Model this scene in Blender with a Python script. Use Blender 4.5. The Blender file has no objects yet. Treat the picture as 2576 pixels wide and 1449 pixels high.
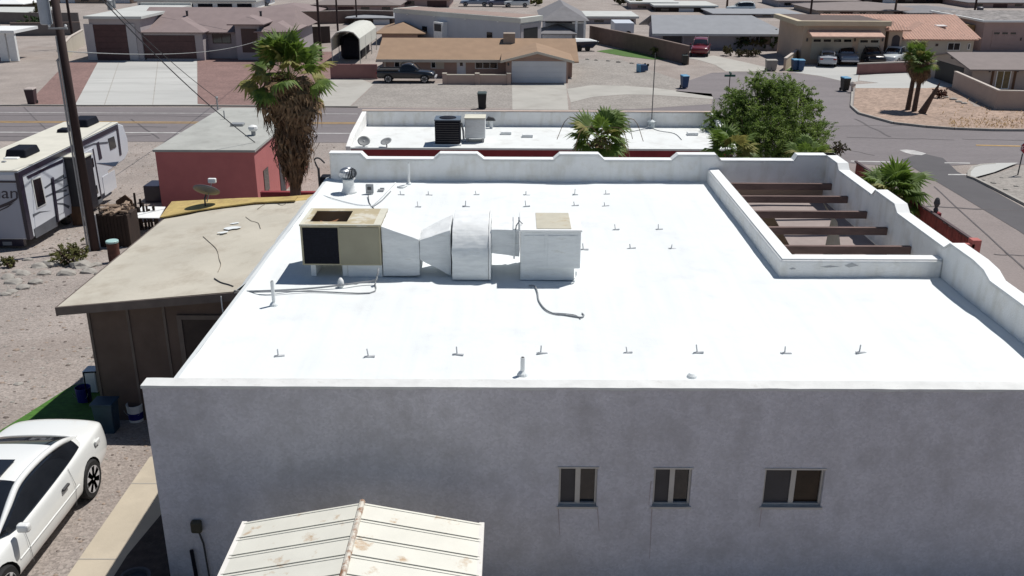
import bpy, bmesh, math, random
from math import sin, cos, tan, atan, atan2, radians, pi, sqrt, hypot
from mathutils import Vector, Matrix, noise
RNG = random.Random(11)
sc = bpy.context.scene
COL = sc.collection
V = Vector

# ---------------------------------------------------------------- camera
TH, FPX, ROLL, CX, CY, CZ = radians(20.8), 2358.0, 0.0045, 1288.0, 724.5, 9.0
FW = V((0, cos(TH), -sin(TH)))
_u = V((0, sin(TH), cos(TH)))
RT = V((1, 0, 0)) * cos(ROLL) + _u * sin(ROLL)
UP = _u * cos(ROLL) - V((1, 0, 0)) * sin(ROLL)
EYE = V((0, 0, CZ))
cd = bpy.data.cameras.new('camera')
cam = bpy.data.objects.new('camera', cd)
COL.objects.link(cam)
m = Matrix((RT, UP, -FW)).transposed().to_4x4()
m.translation = EYE
cam.matrix_world = m
cd.sensor_fit = 'HORIZONTAL'
cd.sensor_width = 36
cd.lens = 36 * FPX / 2576
cd.clip_start = 0.1
cd.clip_end = 6000
sc.camera = cam

# ---------------------------------------------------------------- sky, sun, exposure
SUNV = V((0.42, 0.34, 1.0)).normalized()
world = bpy.data.worlds.new('World')
sc.world = world
world.use_nodes = True
wn = world.node_tree
bg = wn.nodes['Background']
sky = wn.nodes.new('ShaderNodeTexSky')
sky.sky_type = 'NISHITA'
sky.sun_disc = False
sky.sun_elevation = math.asin(SUNV.z)
sky.sun_rotation = atan2(SUNV.x, SUNV.y)
sky.altitude = 300
sky.air_density = 1.0
sky.dust_density = 0.15
sky.ozone_density = 2.0
wn.links.new(sky.outputs[0], bg.inputs[0])
bg.inputs[1].default_value = 0.052
ld = bpy.data.lights.new('sun', 'SUN')
ld.energy = 4.0
ld.angle = radians(0.53)
ld.color = (1.0, 0.965, 0.91)
sun = bpy.data.objects.new('sun', ld)
COL.objects.link(sun)
sun.rotation_euler = (-SUNV).to_track_quat('-Z', 'Y').to_euler()
sun.location = (40, 50, 80)
vs = sc.view_settings
vs.view_transform = 'Standard'
vs.look = 'None'
vs.exposure = 0.18
vs.gamma = 1.0
try:
    vs.use_curve_mapping = False
except Exception:
    pass

# ---------------------------------------------------------------- pixel -> place
GZ = [(-400, 0.0), (15, 0.0), (34, -2.4), (57, -3.1), (70, -3.3), (5000, -3.3)]
def gz(y):
    for (a, za), (b, zb) in zip(GZ, GZ[1:]):
        if y <= b:
            return za + (zb - za) * (y - a) / (b - a)
    return GZ[-1][1]
def ray(x, y):
    return FW * FPX + RT * (x - CX) - UP * (y - CY)
def PZ(x, y, z):
    d = ray(x, y)
    return EYE + d * ((z - CZ) / d.z)
def PY(x, y, Y):
    d = ray(x, y)
    return EYE + d * (Y / d.y)
def PX(x, y, X):
    d = ray(x, y)
    return EYE + d * (X / d.x)
def PG(x, y):
    d = ray(x, y)
    a, b = 0.5, 900.0
    for _ in range(60):
        c = (a + b) / 2
        p = EYE + d * (c / d.y)
        if p.z > gz(c):
            a = c
        else:
            b = c
    p = EYE + d * (b / d.y)
    p.z = gz(p.y)
    return p

# ---------------------------------------------------------------- materials
MATS = {}
def M(name, c, rough=0.85, var=0.12, scale=2.0, bump=0.0, bscale=30.0, c2=None, metal=0.0, spec=0.5, stain=None, stretch=None, coat=0.0, leaf=0.0, streak=None, fine=0.0, fscale=60):
    if name in MATS:
        return MATS[name]
    mt = bpy.data.materials.new(name)
    mt.use_nodes = True
    nt = mt.node_tree
    N, L = nt.nodes, nt.links
    b = N['Principled BSDF']
    b.inputs['Roughness'].default_value = rough
    b.inputs['Metallic'].default_value = metal
    b.inputs['Specular IOR Level'].default_value = spec
    if coat:
        b.inputs['Coat Weight'].default_value = coat
        b.inputs['Coat Roughness'].default_value = 0.05
    tc = N.new('ShaderNodeTexCoord')
    src = tc.outputs['Object']
    if stretch:
        mp = N.new('ShaderNodeMapping')
        mp.inputs['Scale'].default_value = stretch
        L.new(src, mp.inputs[0])
        src = mp.outputs[0]
    def nz(s, det=6, ro=0.6):
        n = N.new('ShaderNodeTexNoise')
        n.inputs['Scale'].default_value = s
        n.inputs['Detail'].default_value = det
        n.inputs['Roughness'].default_value = ro
        L.new(src, n.inputs['Vector'])
        return n.outputs['Fac']
    c = tuple(c)
    hi = tuple(c2) if c2 else tuple(min(1, x * (1 + var)) for x in c)
    lo = c if c2 else tuple(x * (1 - var) for x in c)
    rp = N.new('ShaderNodeValToRGB')
    rp.color_ramp.elements[0].position = 0.32
    rp.color_ramp.elements[1].position = 0.68
    rp.color_ramp.elements[0].color = lo + (1,)
    rp.color_ramp.elements[1].color = hi + (1,)
    L.new(nz(scale), rp.inputs[0])
    out = rp.outputs[0]
    if fine:
        f = N.new('ShaderNodeTexVoronoi')
        f.inputs['Scale'].default_value = fscale
        L.new(src, f.inputs['Vector'])
        r3 = N.new('ShaderNodeValToRGB')
        r3.color_ramp.elements[0].color = (1 - fine,) * 3 + (1,)
        r3.color_ramp.elements[1].color = (1 + fine * 0.6,) * 3 + (1,)
        sepc = N.new('ShaderNodeSeparateColor')
        L.new(f.outputs['Color'], sepc.inputs[0])
        L.new(sepc.outputs[0], r3.inputs[0])
        mx = N.new('ShaderNodeMix')
        mx.data_type = 'RGBA'
        mx.blend_type = 'MULTIPLY'
        mx.inputs[0].default_value = 1.0
        L.new(out, mx.inputs[6])
        L.new(r3.outputs[0], mx.inputs[7])
        out = mx.outputs[2]
    if stain:
        sc_, sscale, lo_, hi_ = stain
        r2 = N.new('ShaderNodeValToRGB')
        r2.color_ramp.elements[0].position = lo_
        r2.color_ramp.elements[1].position = hi_
        L.new(nz(sscale, 8, 0.65), r2.inputs[0])
        mx = N.new('ShaderNodeMix')
        mx.data_type = 'RGBA'
        L.new(r2.outputs[0], mx.inputs[0])
        L.new(out, mx.inputs[6])
        mx.inputs[7].default_value = tuple(sc_) + (1,)
        out = mx.outputs[2]
    if streak:
        mp2 = N.new('ShaderNodeMapping'); mp2.inputs['Scale'].default_value = streak[1]
        L.new(tc.outputs['Object'], mp2.inputs[0])
        n2 = N.new('ShaderNodeTexNoise'); n2.inputs['Scale'].default_value = 1.0; n2.inputs['Detail'].default_value = 5
        L.new(mp2.outputs[0], n2.inputs['Vector'])
        r4 = N.new('ShaderNodeValToRGB'); r4.color_ramp.elements[0].position = 0.5; r4.color_ramp.elements[1].position = 0.72
        r4.color_ramp.elements[0].color = (1, 1, 1, 1); r4.color_ramp.elements[1].color = tuple(streak[0]) + (1,)
        L.new(n2.outputs['Fac'], r4.inputs[0])
        mx = N.new('ShaderNodeMix'); mx.data_type = 'RGBA'; mx.blend_type = 'MULTIPLY'; mx.inputs[0].default_value = 1.0
        L.new(out, mx.inputs[6]); L.new(r4.outputs[0], mx.inputs[7]); out = mx.outputs[2]
    L.new(out, b.inputs['Base Color'])
    if leaf:
        tr = N.new('ShaderNodeBsdfTranslucent'); L.new(out, tr.inputs['Color'])
        ms = N.new('ShaderNodeMixShader'); ms.inputs[0].default_value = leaf
        L.new(b.outputs[0], ms.inputs[1]); L.new(tr.outputs[0], ms.inputs[2]); L.new(ms.outputs[0], N['Material Output'].inputs['Surface'])
    if bump:
        bp = N.new('ShaderNodeBump')
        bp.inputs['Strength'].default_value = min(1.0, bump)
        bp.inputs['Distance'].default_value = 0.02
        L.new(nz(bscale, 8, 0.7), bp.inputs['Height'])
        L.new(bp.outputs[0], b.inputs['Normal'])
    MATS[name] = mt
    return mt

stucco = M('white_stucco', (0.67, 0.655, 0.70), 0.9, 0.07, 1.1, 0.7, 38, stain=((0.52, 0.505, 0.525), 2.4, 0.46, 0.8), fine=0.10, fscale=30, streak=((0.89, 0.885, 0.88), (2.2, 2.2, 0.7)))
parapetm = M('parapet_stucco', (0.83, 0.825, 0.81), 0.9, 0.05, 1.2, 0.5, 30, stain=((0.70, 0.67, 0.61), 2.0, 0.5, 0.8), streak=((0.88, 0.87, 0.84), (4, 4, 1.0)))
roofw = M('white_roof_coat', (0.735, 0.765, 0.765), 0.75, 0.03, 0.5, 0.35, 5, stain=((0.62, 0.64, 0.655), 1.1, 0.54, 0.86), streak=((0.95, 0.95, 0.955), (5, 0.35, 1)))
paintw = M('white_paint', (0.78, 0.79, 0.78), 0.6, 0.05, 4)
ductw = M('duct_white', (0.73, 0.75, 0.75), 0.7, 0.10, 3, 0.1, 8, stretch=(1, 1, 4), stain=((0.48, 0.47, 0.42), 3, 0.58, 0.8))
beige = M('hvac_beige', (0.42, 0.38, 0.26), 0.6, 0.07, 3)
blackm = M('black_metal', (0.008, 0.009, 0.016), 0.6, 0.3, 20, spec=0.15)
darkg = M('dark_grey', (0.05, 0.05, 0.055), 0.6, 0.2, 6)
greym = M('grey_metal', (0.33, 0.34, 0.35), 0.45, 0.12, 6, metal=0.3)
galv = M('galvanised', (0.5, 0.52, 0.55), 0.38, 0.1, 8, metal=0.75)
glassd = M('dark_glass', (0.012, 0.014, 0.018), 0.06, 0.3, 1.5, spec=0.7)
glasss = M('screened_glass', (0.038, 0.038, 0.045), 0.5, 0.2, 3)
glassb = M('brown_glass', (0.026, 0.016, 0.010), 0.2, 0.5, 2.5, spec=0.3)
alu = M('aluminium_frame', (0.5, 0.49, 0.47), 0.5, 0.08, 5, metal=0.3)
tanroof = M('tan_coated_roof', (0.50, 0.465, 0.39), 0.9, 0.10, 0.5, 0.4, 5, stain=((0.36, 0.315, 0.25), 1.3, 0.5, 0.78))
woodd = M('dark_wood', (0.032, 0.019, 0.014), 0.85, 0.3, 3, 0.3, 25, stretch=(1, 1, 0.3))
woodb = M('brown_beam', (0.15, 0.098, 0.086), 0.85, 0.3, 4, 0.3, 25, stretch=(0.25, 1, 1))
woodr = M('red_brown_wood', (0.19, 0.035, 0.028), 0.8, 0.3, 4, 0.2, 20)
brownp = M('brown_panel', (0.125, 0.088, 0.072), 0.9, 0.15, 2)
fascia = M('brown_fascia', (0.15, 0.12, 0.105), 0.85, 0.15, 3)
yellowf = M('yellow_foam', (0.47, 0.35, 0.13), 0.9, 0.18, 3, 0.4, 12, stain=((0.33, 0.22, 0.10), 4, 0.5, 0.75))
pinkw = M('pink_stucco', (0.44, 0.14, 0.125), 0.9, 0.08, 1.2, 0.3, 40)
pinkd = M('crimson_paint', (0.23, 0.028, 0.035), 0.85, 0.12, 2)
gravel = M('desert_gravel', (0.325, 0.282, 0.255), 0.95, 0.14, 0.35, 0.9, 14, fine=0.34, fscale=27, stain=((0.235, 0.19, 0.165), 0.16, 0.52, 0.8))
gravelg = M('grey_gravel', (0.30, 0.275, 0.25), 0.95, 0.12, 0.4, 0.8, 10, fine=0.25, fscale=9)
gravelp = M('pink_gravel', (0.225, 0.14, 0.125), 0.95, 0.13, 0.5, 0.6, 9, fine=0.22, fscale=9)
dirt = M('tan_dirt', (0.36, 0.262, 0.205), 0.95, 0.14, 0.5, 0.7, 8, fine=0.3, fscale=5, stain=((0.27, 0.19, 0.145), 0.9, 0.55, 0.85))
asphalt = M('asphalt', (0.185, 0.165, 0.168), 0.9, 0.12, 0.12, 0.4, 25, fine=0.12, fscale=20, stretch=(0.25, 1, 1), stain=((0.145, 0.13, 0.133), 0.5, 0.5, 0.8))
asphaltl = M('worn_asphalt', (0.25, 0.212, 0.20), 0.9, 0.10, 0.3, 0.4, 25, fine=0.12, fscale=18, stain=((0.20, 0.17, 0.163), 0.3, 0.5, 0.8))
asphaltd = M('new_asphalt', (0.088, 0.083, 0.088), 0.9, 0.10, 0.5, 0.3, 25)
concrete = M('concrete', (0.40, 0.385, 0.35), 0.9, 0.09, 0.3, 0.2, 20, stain=((0.31, 0.29, 0.26), 0.5, 0.5, 0.8))
concretew = M('pale_concrete', (0.46, 0.46, 0.44), 0.9, 0.10, 0.15, 0.2, 20, stretch=(0.3, 1, 1), stain=((0.36, 0.36, 0.345), 0.35, 0.48, 0.75))
kerbm = M('kerb_concrete', (0.34, 0.32, 0.29), 0.9, 0.15, 1)
linew = M('white_line', (0.45, 0.44, 0.43), 0.8, 0.25, 2)
liney = M('yellow_line', (0.38, 0.24, 0.09), 0.8, 0.2, 2)
stone = M('stone', (0.33, 0.31, 0.28), 0.9, 0.25, 3, 0.5, 12)
poled = M('pole_wood', (0.036, 0.02, 0.019), 0.85, 0.3, 2, 0.4, 18, stretch=(3, 3, 0.2))
rust = M('rust', (0.24, 0.11, 0.05), 0.9, 0.35, 6)
block = M('block_wall', (0.17, 0.115, 0.095), 0.9, 0.12, 1.5, 0.3, 10)
tanwall = M('tan_wall', (0.36, 0.27, 0.205), 0.9, 0.07, 1)
rubber = M('rubber', (0.012, 0.012, 0.013), 0.8, 0.2, 20)
chrome = M('alloy', (0.60, 0.60, 0.62), 0.3, 0.05, 5, metal=0.25)
carw = M('car_white', (0.80, 0.81, 0.79), 0.25, 0.01, 2, coat=0.6)
leafm = M('leaf_green', (0.105, 0.18, 0.035), 0.6, 0.4, 1.3, c2=(0.26, 0.35, 0.085), leaf=0.5)
palmg = M('palm_green', (0.08, 0.145, 0.022), 0.6, 0.35, 4, c2=(0.17, 0.25, 0.045), leaf=0.38)
palmy = M('palm_yellow', (0.20, 0.21, 0.055), 0.7, 0.3, 5, c2=(0.32, 0.29, 0.09), leaf=0.3)
palmd = M('palm_dead', (0.105, 0.062, 0.035), 0.9, 0.35, 6, c2=(0.30, 0.20, 0.115))
palmd2 = M('palm_dead_dark', (0.09, 0.05, 0.03), 0.9, 0.35, 6, c2=(0.24, 0.145, 0.08), leaf=0.2)
bark = M('bark', (0.10, 0.062, 0.045), 0.9, 0.3, 5, 0.5, 12)
bluep = M('blue_plastic', (0.018, 0.06, 0.15), 0.5, 0.15, 4)
bluel = M('blue_lid', (0.10, 0.30, 0.48), 0.45, 0.1, 4)

# ---------------------------------------------------------------- mesh helpers
ORG = {}
class MB:
    def __init__(s):
        s.v, s.f, s.m = [], [], []
    def add(s, vs_, fs, mi=0):
        o = len(s.v)
        s.v += [V(p) for p in vs_]
        s.f += [tuple(i + o for i in f) for f in fs]
        s.m += [mi] * len(fs)
        return s
    def box(s, x0, x1, y0, y1, z0, z1, mi=0):
        if x0 > x1: x0, x1 = x1, x0
        if y0 > y1: y0, y1 = y1, y0
        if z0 > z1: z0, z1 = z1, z0
        return s.add([(x0,y0,z0),(x1,y0,z0),(x1,y1,z0),(x0,y1,z0),(x0,y0,z1),(x1,y0,z1),(x1,y1,z1),(x0,y1,z1)],
                     [(0,3,2,1),(4,5,6,7),(0,1,5,4),(1,2,6,5),(2,3,7,6),(3,0,4,7)], mi)
    def poly(s, pts, mi=0):
        return s.add(pts, [tuple(range(len(pts)))], mi)
    def prism(s, pts, vec, mi=0):
        vec = V(vec); n = len(pts); pts = [V(p) for p in pts]
        nrm = V((0, 0, 0))
        for i in range(n):
            nrm += pts[i].cross(pts[(i + 1) % n])
        if nrm.dot(vec) > 0:
            pts = pts[::-1]
        return s.add(pts + [p + vec for p in pts],
                     [tuple(range(n)), tuple(range(2 * n - 1, n - 1, -1))] + [(i, i + n, (i + 1) % n + n, (i + 1) % n) for i in range(n)], mi)
    def hexa(s, a, b, mi=0):
        # two quads a (4 pts) and b (4 pts), joined
        return s.add(list(a) + list(b), [(3,2,1,0),(4,5,6,7)] + [(i, (i+1) % 4, (i+1) % 4 + 4, i + 4) for i in range(4)], mi)
    def tube(s, pts, r, n=8, mi=0, cap=True):
        pts = [V(p) for p in pts]
        rs = r if isinstance(r, (list, tuple)) else [r] * len(pts)
        vs_, fs = [], []
        for i, p in enumerate(pts):
            t = (pts[min(i + 1, len(pts) - 1)] - pts[max(i - 1, 0)])
            if t.length < 1e-9: t = V((0, 0, 1))
            t.normalize()
            a = t.cross(V((0, 0, 1)))
            if a.length < 0.05: a = t.cross(V((0, 1, 0)))
            a.normalize(); b = t.cross(a)
            for k in range(n):
                an = 2 * pi * k / n
                vs_.append(p + (a * cos(an) + b * sin(an)) * rs[i])
        for i in range(len(pts) - 1):
            for k in range(n):
                fs.append((i*n+k, i*n+(k+1) % n, (i+1)*n+(k+1) % n, (i+1)*n+k))
        if cap:
            fs.append(tuple(range(n - 1, -1, -1)))
            fs.append(tuple((len(pts) - 1) * n + k for k in range(n)))
        return s.add(vs_, fs, mi)
    def lathe(s, c, prof, n=16, mi=0, ax=None):
        c = V(c); vs_, fs = [], []
        q = ax.to_track_quat('Z', 'Y') if ax else None
        for r, z in prof:
            for k in range(n):
                a = 2 * pi * k / n
                p = V((r * cos(a), r * sin(a), z))
                if q: p = q @ p
                vs_.append(c + p)
        for i in range(len(prof) - 1):
            for k in range(n):
                fs.append((i*n+k, i*n+(k+1) % n, (i+1)*n+(k+1) % n, (i+1)*n+k))
        fs.append(tuple(range(n - 1, -1, -1)))
        fs.append(tuple((len(prof) - 1) * n + k for k in range(n)))
        return s.add(vs_, fs, mi)
    def mesh(s, name, mats, smooth=False, org=None):
        me = bpy.data.meshes.new(name)
        o = org or V((0, 0, 0))
        me.from_pydata([tuple(p - o) for p in s.v], [], s.f)
        for mt in (mats if isinstance(mats, (list, tuple)) else [mats]):
            me.materials.append(mt)
        if len(set(s.m)) > 1:
            me.polygons.foreach_set('material_index', s.m)
        if smooth:
            me.polygons.foreach_set('use_smooth', [True] * len(me.polygons))
        me.update()
        return me
    def fixn(s):
        bm = bmesh.new()
        return s
def link(name, me, parent=None):
    o = bpy.data.objects.new(name, me)
    COL.objects.link(o)
    if parent: o.parent = parent
    return o
def part(name, mb, mats, parent, smooth=False, bevel=0, seg=2, sub=0, label=None):
    org = ORG.get(parent.name, V((0, 0, 0)))
    o = link(name, mb.mesh(name, mats, smooth, org), parent)
    ORG[o.name] = org
    mods(o, bevel, seg, sub)
    if label: o['label'] = label
    return o
def mods(o, bevel=0, seg=2, sub=0):
    if bevel:
        b = o.modifiers.new('bevel', 'BEVEL'); b.width = bevel; b.segments = seg; b.limit_method = 'ANGLE'; b.angle_limit = radians(40)
    if sub:
        b = o.modifiers.new('sub', 'SUBSURF'); b.levels = b.render_levels = sub
def tag(o, label, cat, group=None):
    o['label'] = label; o['category'] = cat
    if group: o['group'] = group
    return o
def thing(name, label, cat, loc, group=None, rotz=0, local=False):
    o = bpy.data.objects.new(name, None)
    COL.objects.link(o)
    o.empty_display_size = 0.2
    o.location = loc; o.rotation_euler = (0, 0, rotz)
    ORG[o.name] = V((0, 0, 0)) if local else V(loc)
    return tag(o, label, cat, group)
def single(name, mb, mats, label, cat, group=None, smooth=False, bevel=0, sub=0):
    xs = [p.x for p in mb.v]; ys = [p.y for p in mb.v]; zs = [p.z for p in mb.v]
    c = V(((min(xs) + max(xs)) / 2, (min(ys) + max(ys)) / 2, min(zs)))
    o = link(name, mb.mesh(name, mats, smooth, c))
    o.location = c
    mods(o, bevel, 2, sub)
    return tag(o, label, cat, group)
def struct(name, mb, mats, parent=None, smooth=False):
    o = link(name, mb.mesh(name, mats, smooth), parent)
    if not parent: o['kind'] = 'structure'
    return o
def dup(root, loc=None, rotz=None, label=None, group=None, scale=None):
    r = root.copy(); COL.objects.link(r)
    if loc is not None: r.location = loc
    if rotz is not None: r.rotation_euler = (0, 0, rotz)
    if scale: r.scale = (scale,) * 3
    if label: r['label'] = label
    if group: r['group'] = group
    for ch in list(root.children):
        c = ch.copy(); COL.objects.link(c); c.parent = r
        for g in list(ch.children):
            d = g.copy(); COL.objects.link(d); d.parent = c
    return r
def drape_mb(pts, off):
    bm = bmesh.new()
    vs_ = [bm.verts.new((p.x, p.y, 0)) for p in pts]
    f = bm.faces.new(vs_)
    f.normal_update()
    if f.normal.z < 0: f.normal_flip()
    bmesh.ops.triangulate(bm, faces=bm.faces[:])
    ys = [p.y for p in pts]
    for yb, _ in GZ[1:-1]:
        if min(ys) < yb < max(ys):
            bmesh.ops.bisect_plane(bm, geom=bm.verts[:] + bm.edges[:] + bm.faces[:], plane_co=(0, yb, 0), plane_no=(0, 1, 0))
    mb = MB()
    bm.verts.index_update()
    mb.add([(v.co.x, v.co.y, gz(v.co.y) + off) for v in bm.verts], [tuple(v.index for v in f.verts) for f in bm.faces])
    bm.free()
    return mb
def drape(name, px, off, mat, world=None):
    return struct(name, drape_mb(world or [PG(*p) for p in px], off), mat)
def smooth_line(pts, n=6):
    out = []
    P = [V(p) for p in pts]
    for i in range(len(P) - 1):
        a, b, c, d = P[max(i-1, 0)], P[i], P[i+1], P[min(i+2, len(P)-1)]
        for k in range(n):
            t = k / n
            out.append(0.5 * ((2*b) + (c-a)*t + (2*a-5*b+4*c-d)*t*t + (3*b-a-3*c+d)*t**3))
    out.append(P[-1])
    return out
def holed_wall(mb, x0, x1, z0, z1, y0, y1, holes, mi=0):
    xs = sorted({x0, x1} | {h[0] for h in holes} | {h[1] for h in holes})
    zs = sorted({z0, z1} | {h[2] for h in holes} | {h[3] for h in holes})
    solid = {}
    for i in range(len(xs) - 1):
        for k in range(len(zs) - 1):
            cx, cz = (xs[i] + xs[i+1]) / 2, (zs[k] + zs[k+1]) / 2
            solid[i, k] = not any(h[0] < cx < h[1] and h[2] < cz < h[3] for h in holes)
    for (i, k), s in solid.items():
        if not s: continue
        a, b, c, d = xs[i], xs[i+1], zs[k], zs[k+1]
        mb.poly([(a,y0,c),(b,y0,c),(b,y0,d),(a,y0,d)], mi)
        mb.poly([(a,y1,d),(b,y1,d),(b,y1,c),(a,y1,c)], mi)
        if not solid.get((i-1, k)): mb.poly([(a,y1,c),(a,y0,c),(a,y0,d),(a,y1,d)], mi)
        if not solid.get((i+1, k)): mb.poly([(b,y0,c),(b,y1,c),(b,y1,d),(b,y0,d)], mi)
        if not solid.get((i, k-1)): mb.poly([(a,y0,c),(a,y1,c),(b,y1,c),(b,y0,c)], mi)
        if not solid.get((i, k+1)): mb.poly([(a,y0,d),(b,y0,d),(b,y1,d),(a,y1,d)], mi)

# ---------------------------------------------------------------- ground, streets, drives
g = MB()
ysr = [-300, -40, 0, 15, 20, 26, 34, 45, 57, 70, 120, 300, 1000, 4500]
xsr = [-4500, -600, -100, -40, 0, 40, 100, 600, 4500]
idx = {}
for j, y in enumerate(ysr):
    for i, x in enumerate(xsr):
        idx[i, j] = len(g.v); g.v.append(V((x, y, gz(y))))
for j in range(len(ysr) - 1):
    for i in range(len(xsr) - 1):
        g.f.append((idx[i, j], idx[i+1, j], idx[i+1, j+1], idx[i, j+1])); g.m.append(0)
struct('ground', g, gravel)
drape('street', [(-600,266),(900,272),(1430,277.5),(1600,275),(1790,262),(1795,244),(1700,230),(1717,208),(1790,183.5),(1870,181),(1990,183),(2060,192),(2150,212),(2146,270),(2166,288),(2250,311),(2400,325),(2900,331),(2900,414),(2440,414),(2300,424),(2100,407),(1900,398),(1400,362),(-600,352)], 0.012, asphalt)
drape('side_street', [(2120,409),(2290,424),(2440,440),(2700,640),(3000,850),(3000,1400),(2760,1300),(2560,840),(2450,655),(2150,432)], 0.008, asphaltl)
drape('new_asphalt_band', [(2268,402),(2318,386),(2372,398),(2408,432),(2480,470),(2700,592),(2700,662),(2560,580),(2400,484),(2306,428)], 0.018, asphaltd)
drape('corner_gravel', [(2452,452),(2500,438),(2590,414),(2900,414),(2900,640),(2700,584),(2500,476)], 0.022, gravelg)
drape('corner_ramp', [(2432,446),(2434,434),(2444,423),(2466,417),(2500,415),(2560,414),(2500,438),(2448,452)], 0.11, concretew)
drape('pavement_patch', [(2262,378),(2280,377),(2300,379),(2330,387),(2318,391),(2292,389),(2272,383)], 0.02, linew)
def hline(name, y0, y1, x0, x1, m_, dy=0.0):
    drape(name, [(x0, y0), (x1, y0 + dy), (x1, y1 + dy), (x0, y1)], 0.024, m_)
hline('centre_line', 303.2, 304.6, -500, 930, liney, 5.5)
hline('centre_line', 306.0, 307.4, -500, 930, liney, 5.5)
hline('edge_line', 330.5, 332.6, -500, 890, linew, 5)
hline('edge_line', 281.0, 282.0, -500, 900, linew, 6)
hline('centre_line', 364.6, 367.2, 2455, 2850, liney, 9)
hline('stop_line', 405, 407.5, 2140, 2268, linew, 3)
hline('stop_line', 409.5, 411.5, 2376, 2440, linew, 1)
hline('gutter_seam', 439, 441.5, 2385, 2432, linew, 0)
# kerbs
def kerb(name, px, h=0.13, w=0.16, mat=kerbm):
    P = [PG(*p) for p in px]
    mb = MB()
    for a, b in zip(P, P[1:]):
        d = (b - a).normalized(); n = V((-d.y, d.x, 0)) * w
        q = [a, b, b + n, a + n]
        mb.hexa([(p.x, p.y, gz(p.y) - 0.05) for p in q], [(p.x, p.y, gz(p.y) + h) for p in q])
    return struct(name, mb, mat)
kerb('kerb', [(-600,265.5),(190,267.5),(500,267.5),(900,271)], 0.10)
kerb('kerb', [(2148,214),(2144,270),(2164,288),(2250,312),(2330,321),(2400,326),(2500,329.5),(2900,332)][::-1], 0.16)
kerb('kerb', [(2700,588),(2600,530),(2500,478),(2450,453),(2432,447),(2433,435),(2444,424),(2466,417.5),(2500,415.5)][::-1], 0.12)
# yards and drives
drape('driveway', [(246,157),(495,145),(497,262),(560,267),(150,267.5),(190,262)], 0.012, concretew)
drape('pink_gravel_yard', [(168,157),(246,157),(190,262),(66,264)], 0.008, gravelp)
drape('pink_gravel_yard', [(497,146),(640,134),(835,130),(835,195),(700,262),(560,266),(497,261)], 0.008, gravelp)
drape('pale_drive', [(836,198),(905,198),(940,212),(880,268),(700,268),(705,262)], 0.010, concrete)
drape('grey_gravel_yard', [(905,207),(1290,212),(1290,272),(885,268),(940,215)], 0.006, gravelg)
dv = drape('driveway', [(1288,212),(1424,211),(1430,277),(1289,276)], 0.014, concrete)
drape('grey_gravel_yard', [(1432,150),(1560,150),(1718,205),(1700,228),(1640,222),(1500,214),(1430,224)], 0.006, gravelg)
drape('curved_drive', [(1426,224),(1492,214),(1575,216),(1650,222),(1715,230),(1790,236),(1795,250),(1717,244),(1640,239),(1575,238),(1492,244),(1436,258)], 0.012, concrete)
drape('grey_gravel_yard', [(1436,258.5),(1492,245),(1575,239),(1640,240),(1717,245),(1788,251),(1785,262),(1600,274),(1436,276)], 0.006, gravelg)
drape('driveway', [(1728,146),(1796,140),(1870,156),(1962,177),(1880,180),(1826,180),(1800,164),(1760,152)], 0.014, concrete)
drape('driveway', [(1996,182),(2018,164),(2200,160),(2300,158),(2160,186),(2158,205),(2140,209),(2060,191)], 0.014, concretew)
drape('driveway', [(2164,190),(2330,178),(2392,180),(2404,218),(2330,222),(2152,222),(2152,213),(2210,209),(2160,203)], 0.016, concretew)
drape('corner_yard', [(2152,222.5),(2330,222.5),(2400,219),(2450,268),(2600,280),(2900,284),(2900,331.5),(2500,329),(2330,320.5),(2250,311),(2166,287),(2147,268)], 0.030, dirt)
drape('lawn', [(1975,178),(2006,160),(2022,160),(2010,180)], 0.02, M('lawn_green', (0.06, 0.13, 0.02), 0.9, 0.2, 3))
drape('lawn', [(1500,129),(1535,124),(1600,126),(1665,138),(1690,150),(1640,150),(1570,142)], 0.02, MATS['lawn_green'])
# joints of the pale driveway
for i, (a, b) in enumerate([((300,154.5),(262,266)),((398,150),(384,266)),((222,198),(496,196)),((206,230),(496,229)),((236,172),(495,170))]):
    A, B = PG(*a), PG(*b)
    d = (B - A).normalized(); n = V((-d.y, d.x, 0)) * 0.03
    struct('driveway_joint', drape_mb([A - n, B - n, B + n, A + n], 0.016), kerbm)
# tar seams and wheel tracks in the asphalt
tarm = M('tar_seam', (0.105, 0.095, 0.098), 0.9, 0.15, 3)
for i, (x0_, y0_, x1_, y1_) in enumerate(((-40,290,760,294),(-40,318,420,320),(-40,343,380,341),(2080,318,2300,316),(2130,346,2400,352),(1860,230,1980,212),(2200,392,2110,372),(2420,350,2640,356),(2150,300,2240,345),(60,270,140,350),(330,300,400,349),(2330,520,2560,530),(2350,470,2600,700),(2500,640,2680,650))):
    P_ = []
    for k in range(15):
        t = k / 14; P_.append(PG(x0_ + (x1_ - x0_) * t, y0_ + (y1_ - y0_) * t + 2.2 * noise.noise(V((t * 5, i * 3.7, 0)))))
    mb_ = MB(); w_ = 0.035 + 0.02 * (i % 3)
    for a_, b_ in zip(P_, P_[1:]):
        d_ = (b_ - a_).normalized(); n_ = V((-d_.y, d_.x, 0)) * w_; q_ = [a_ - n_, b_ - n_, b_ + n_, a_ + n_]
        mb_.poly([(p.x, p.y, gz(p.y) + 0.0215) for p in q_])
    struct('tar_seam', mb_, tarm)
drape('garden_path', None, 0.012, M('path_concrete', (0.47, 0.41, 0.32), 0.9, 0.1, 0.6, 0.2, 20, stain=((0.38, 0.33, 0.26), 0.9, 0.5, 0.8)), world=[V((-6.6,4,0)),V((-4.4,4,0)),V((-4.4,15.2,0)),V((-6.6,14.9,0))])
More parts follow.
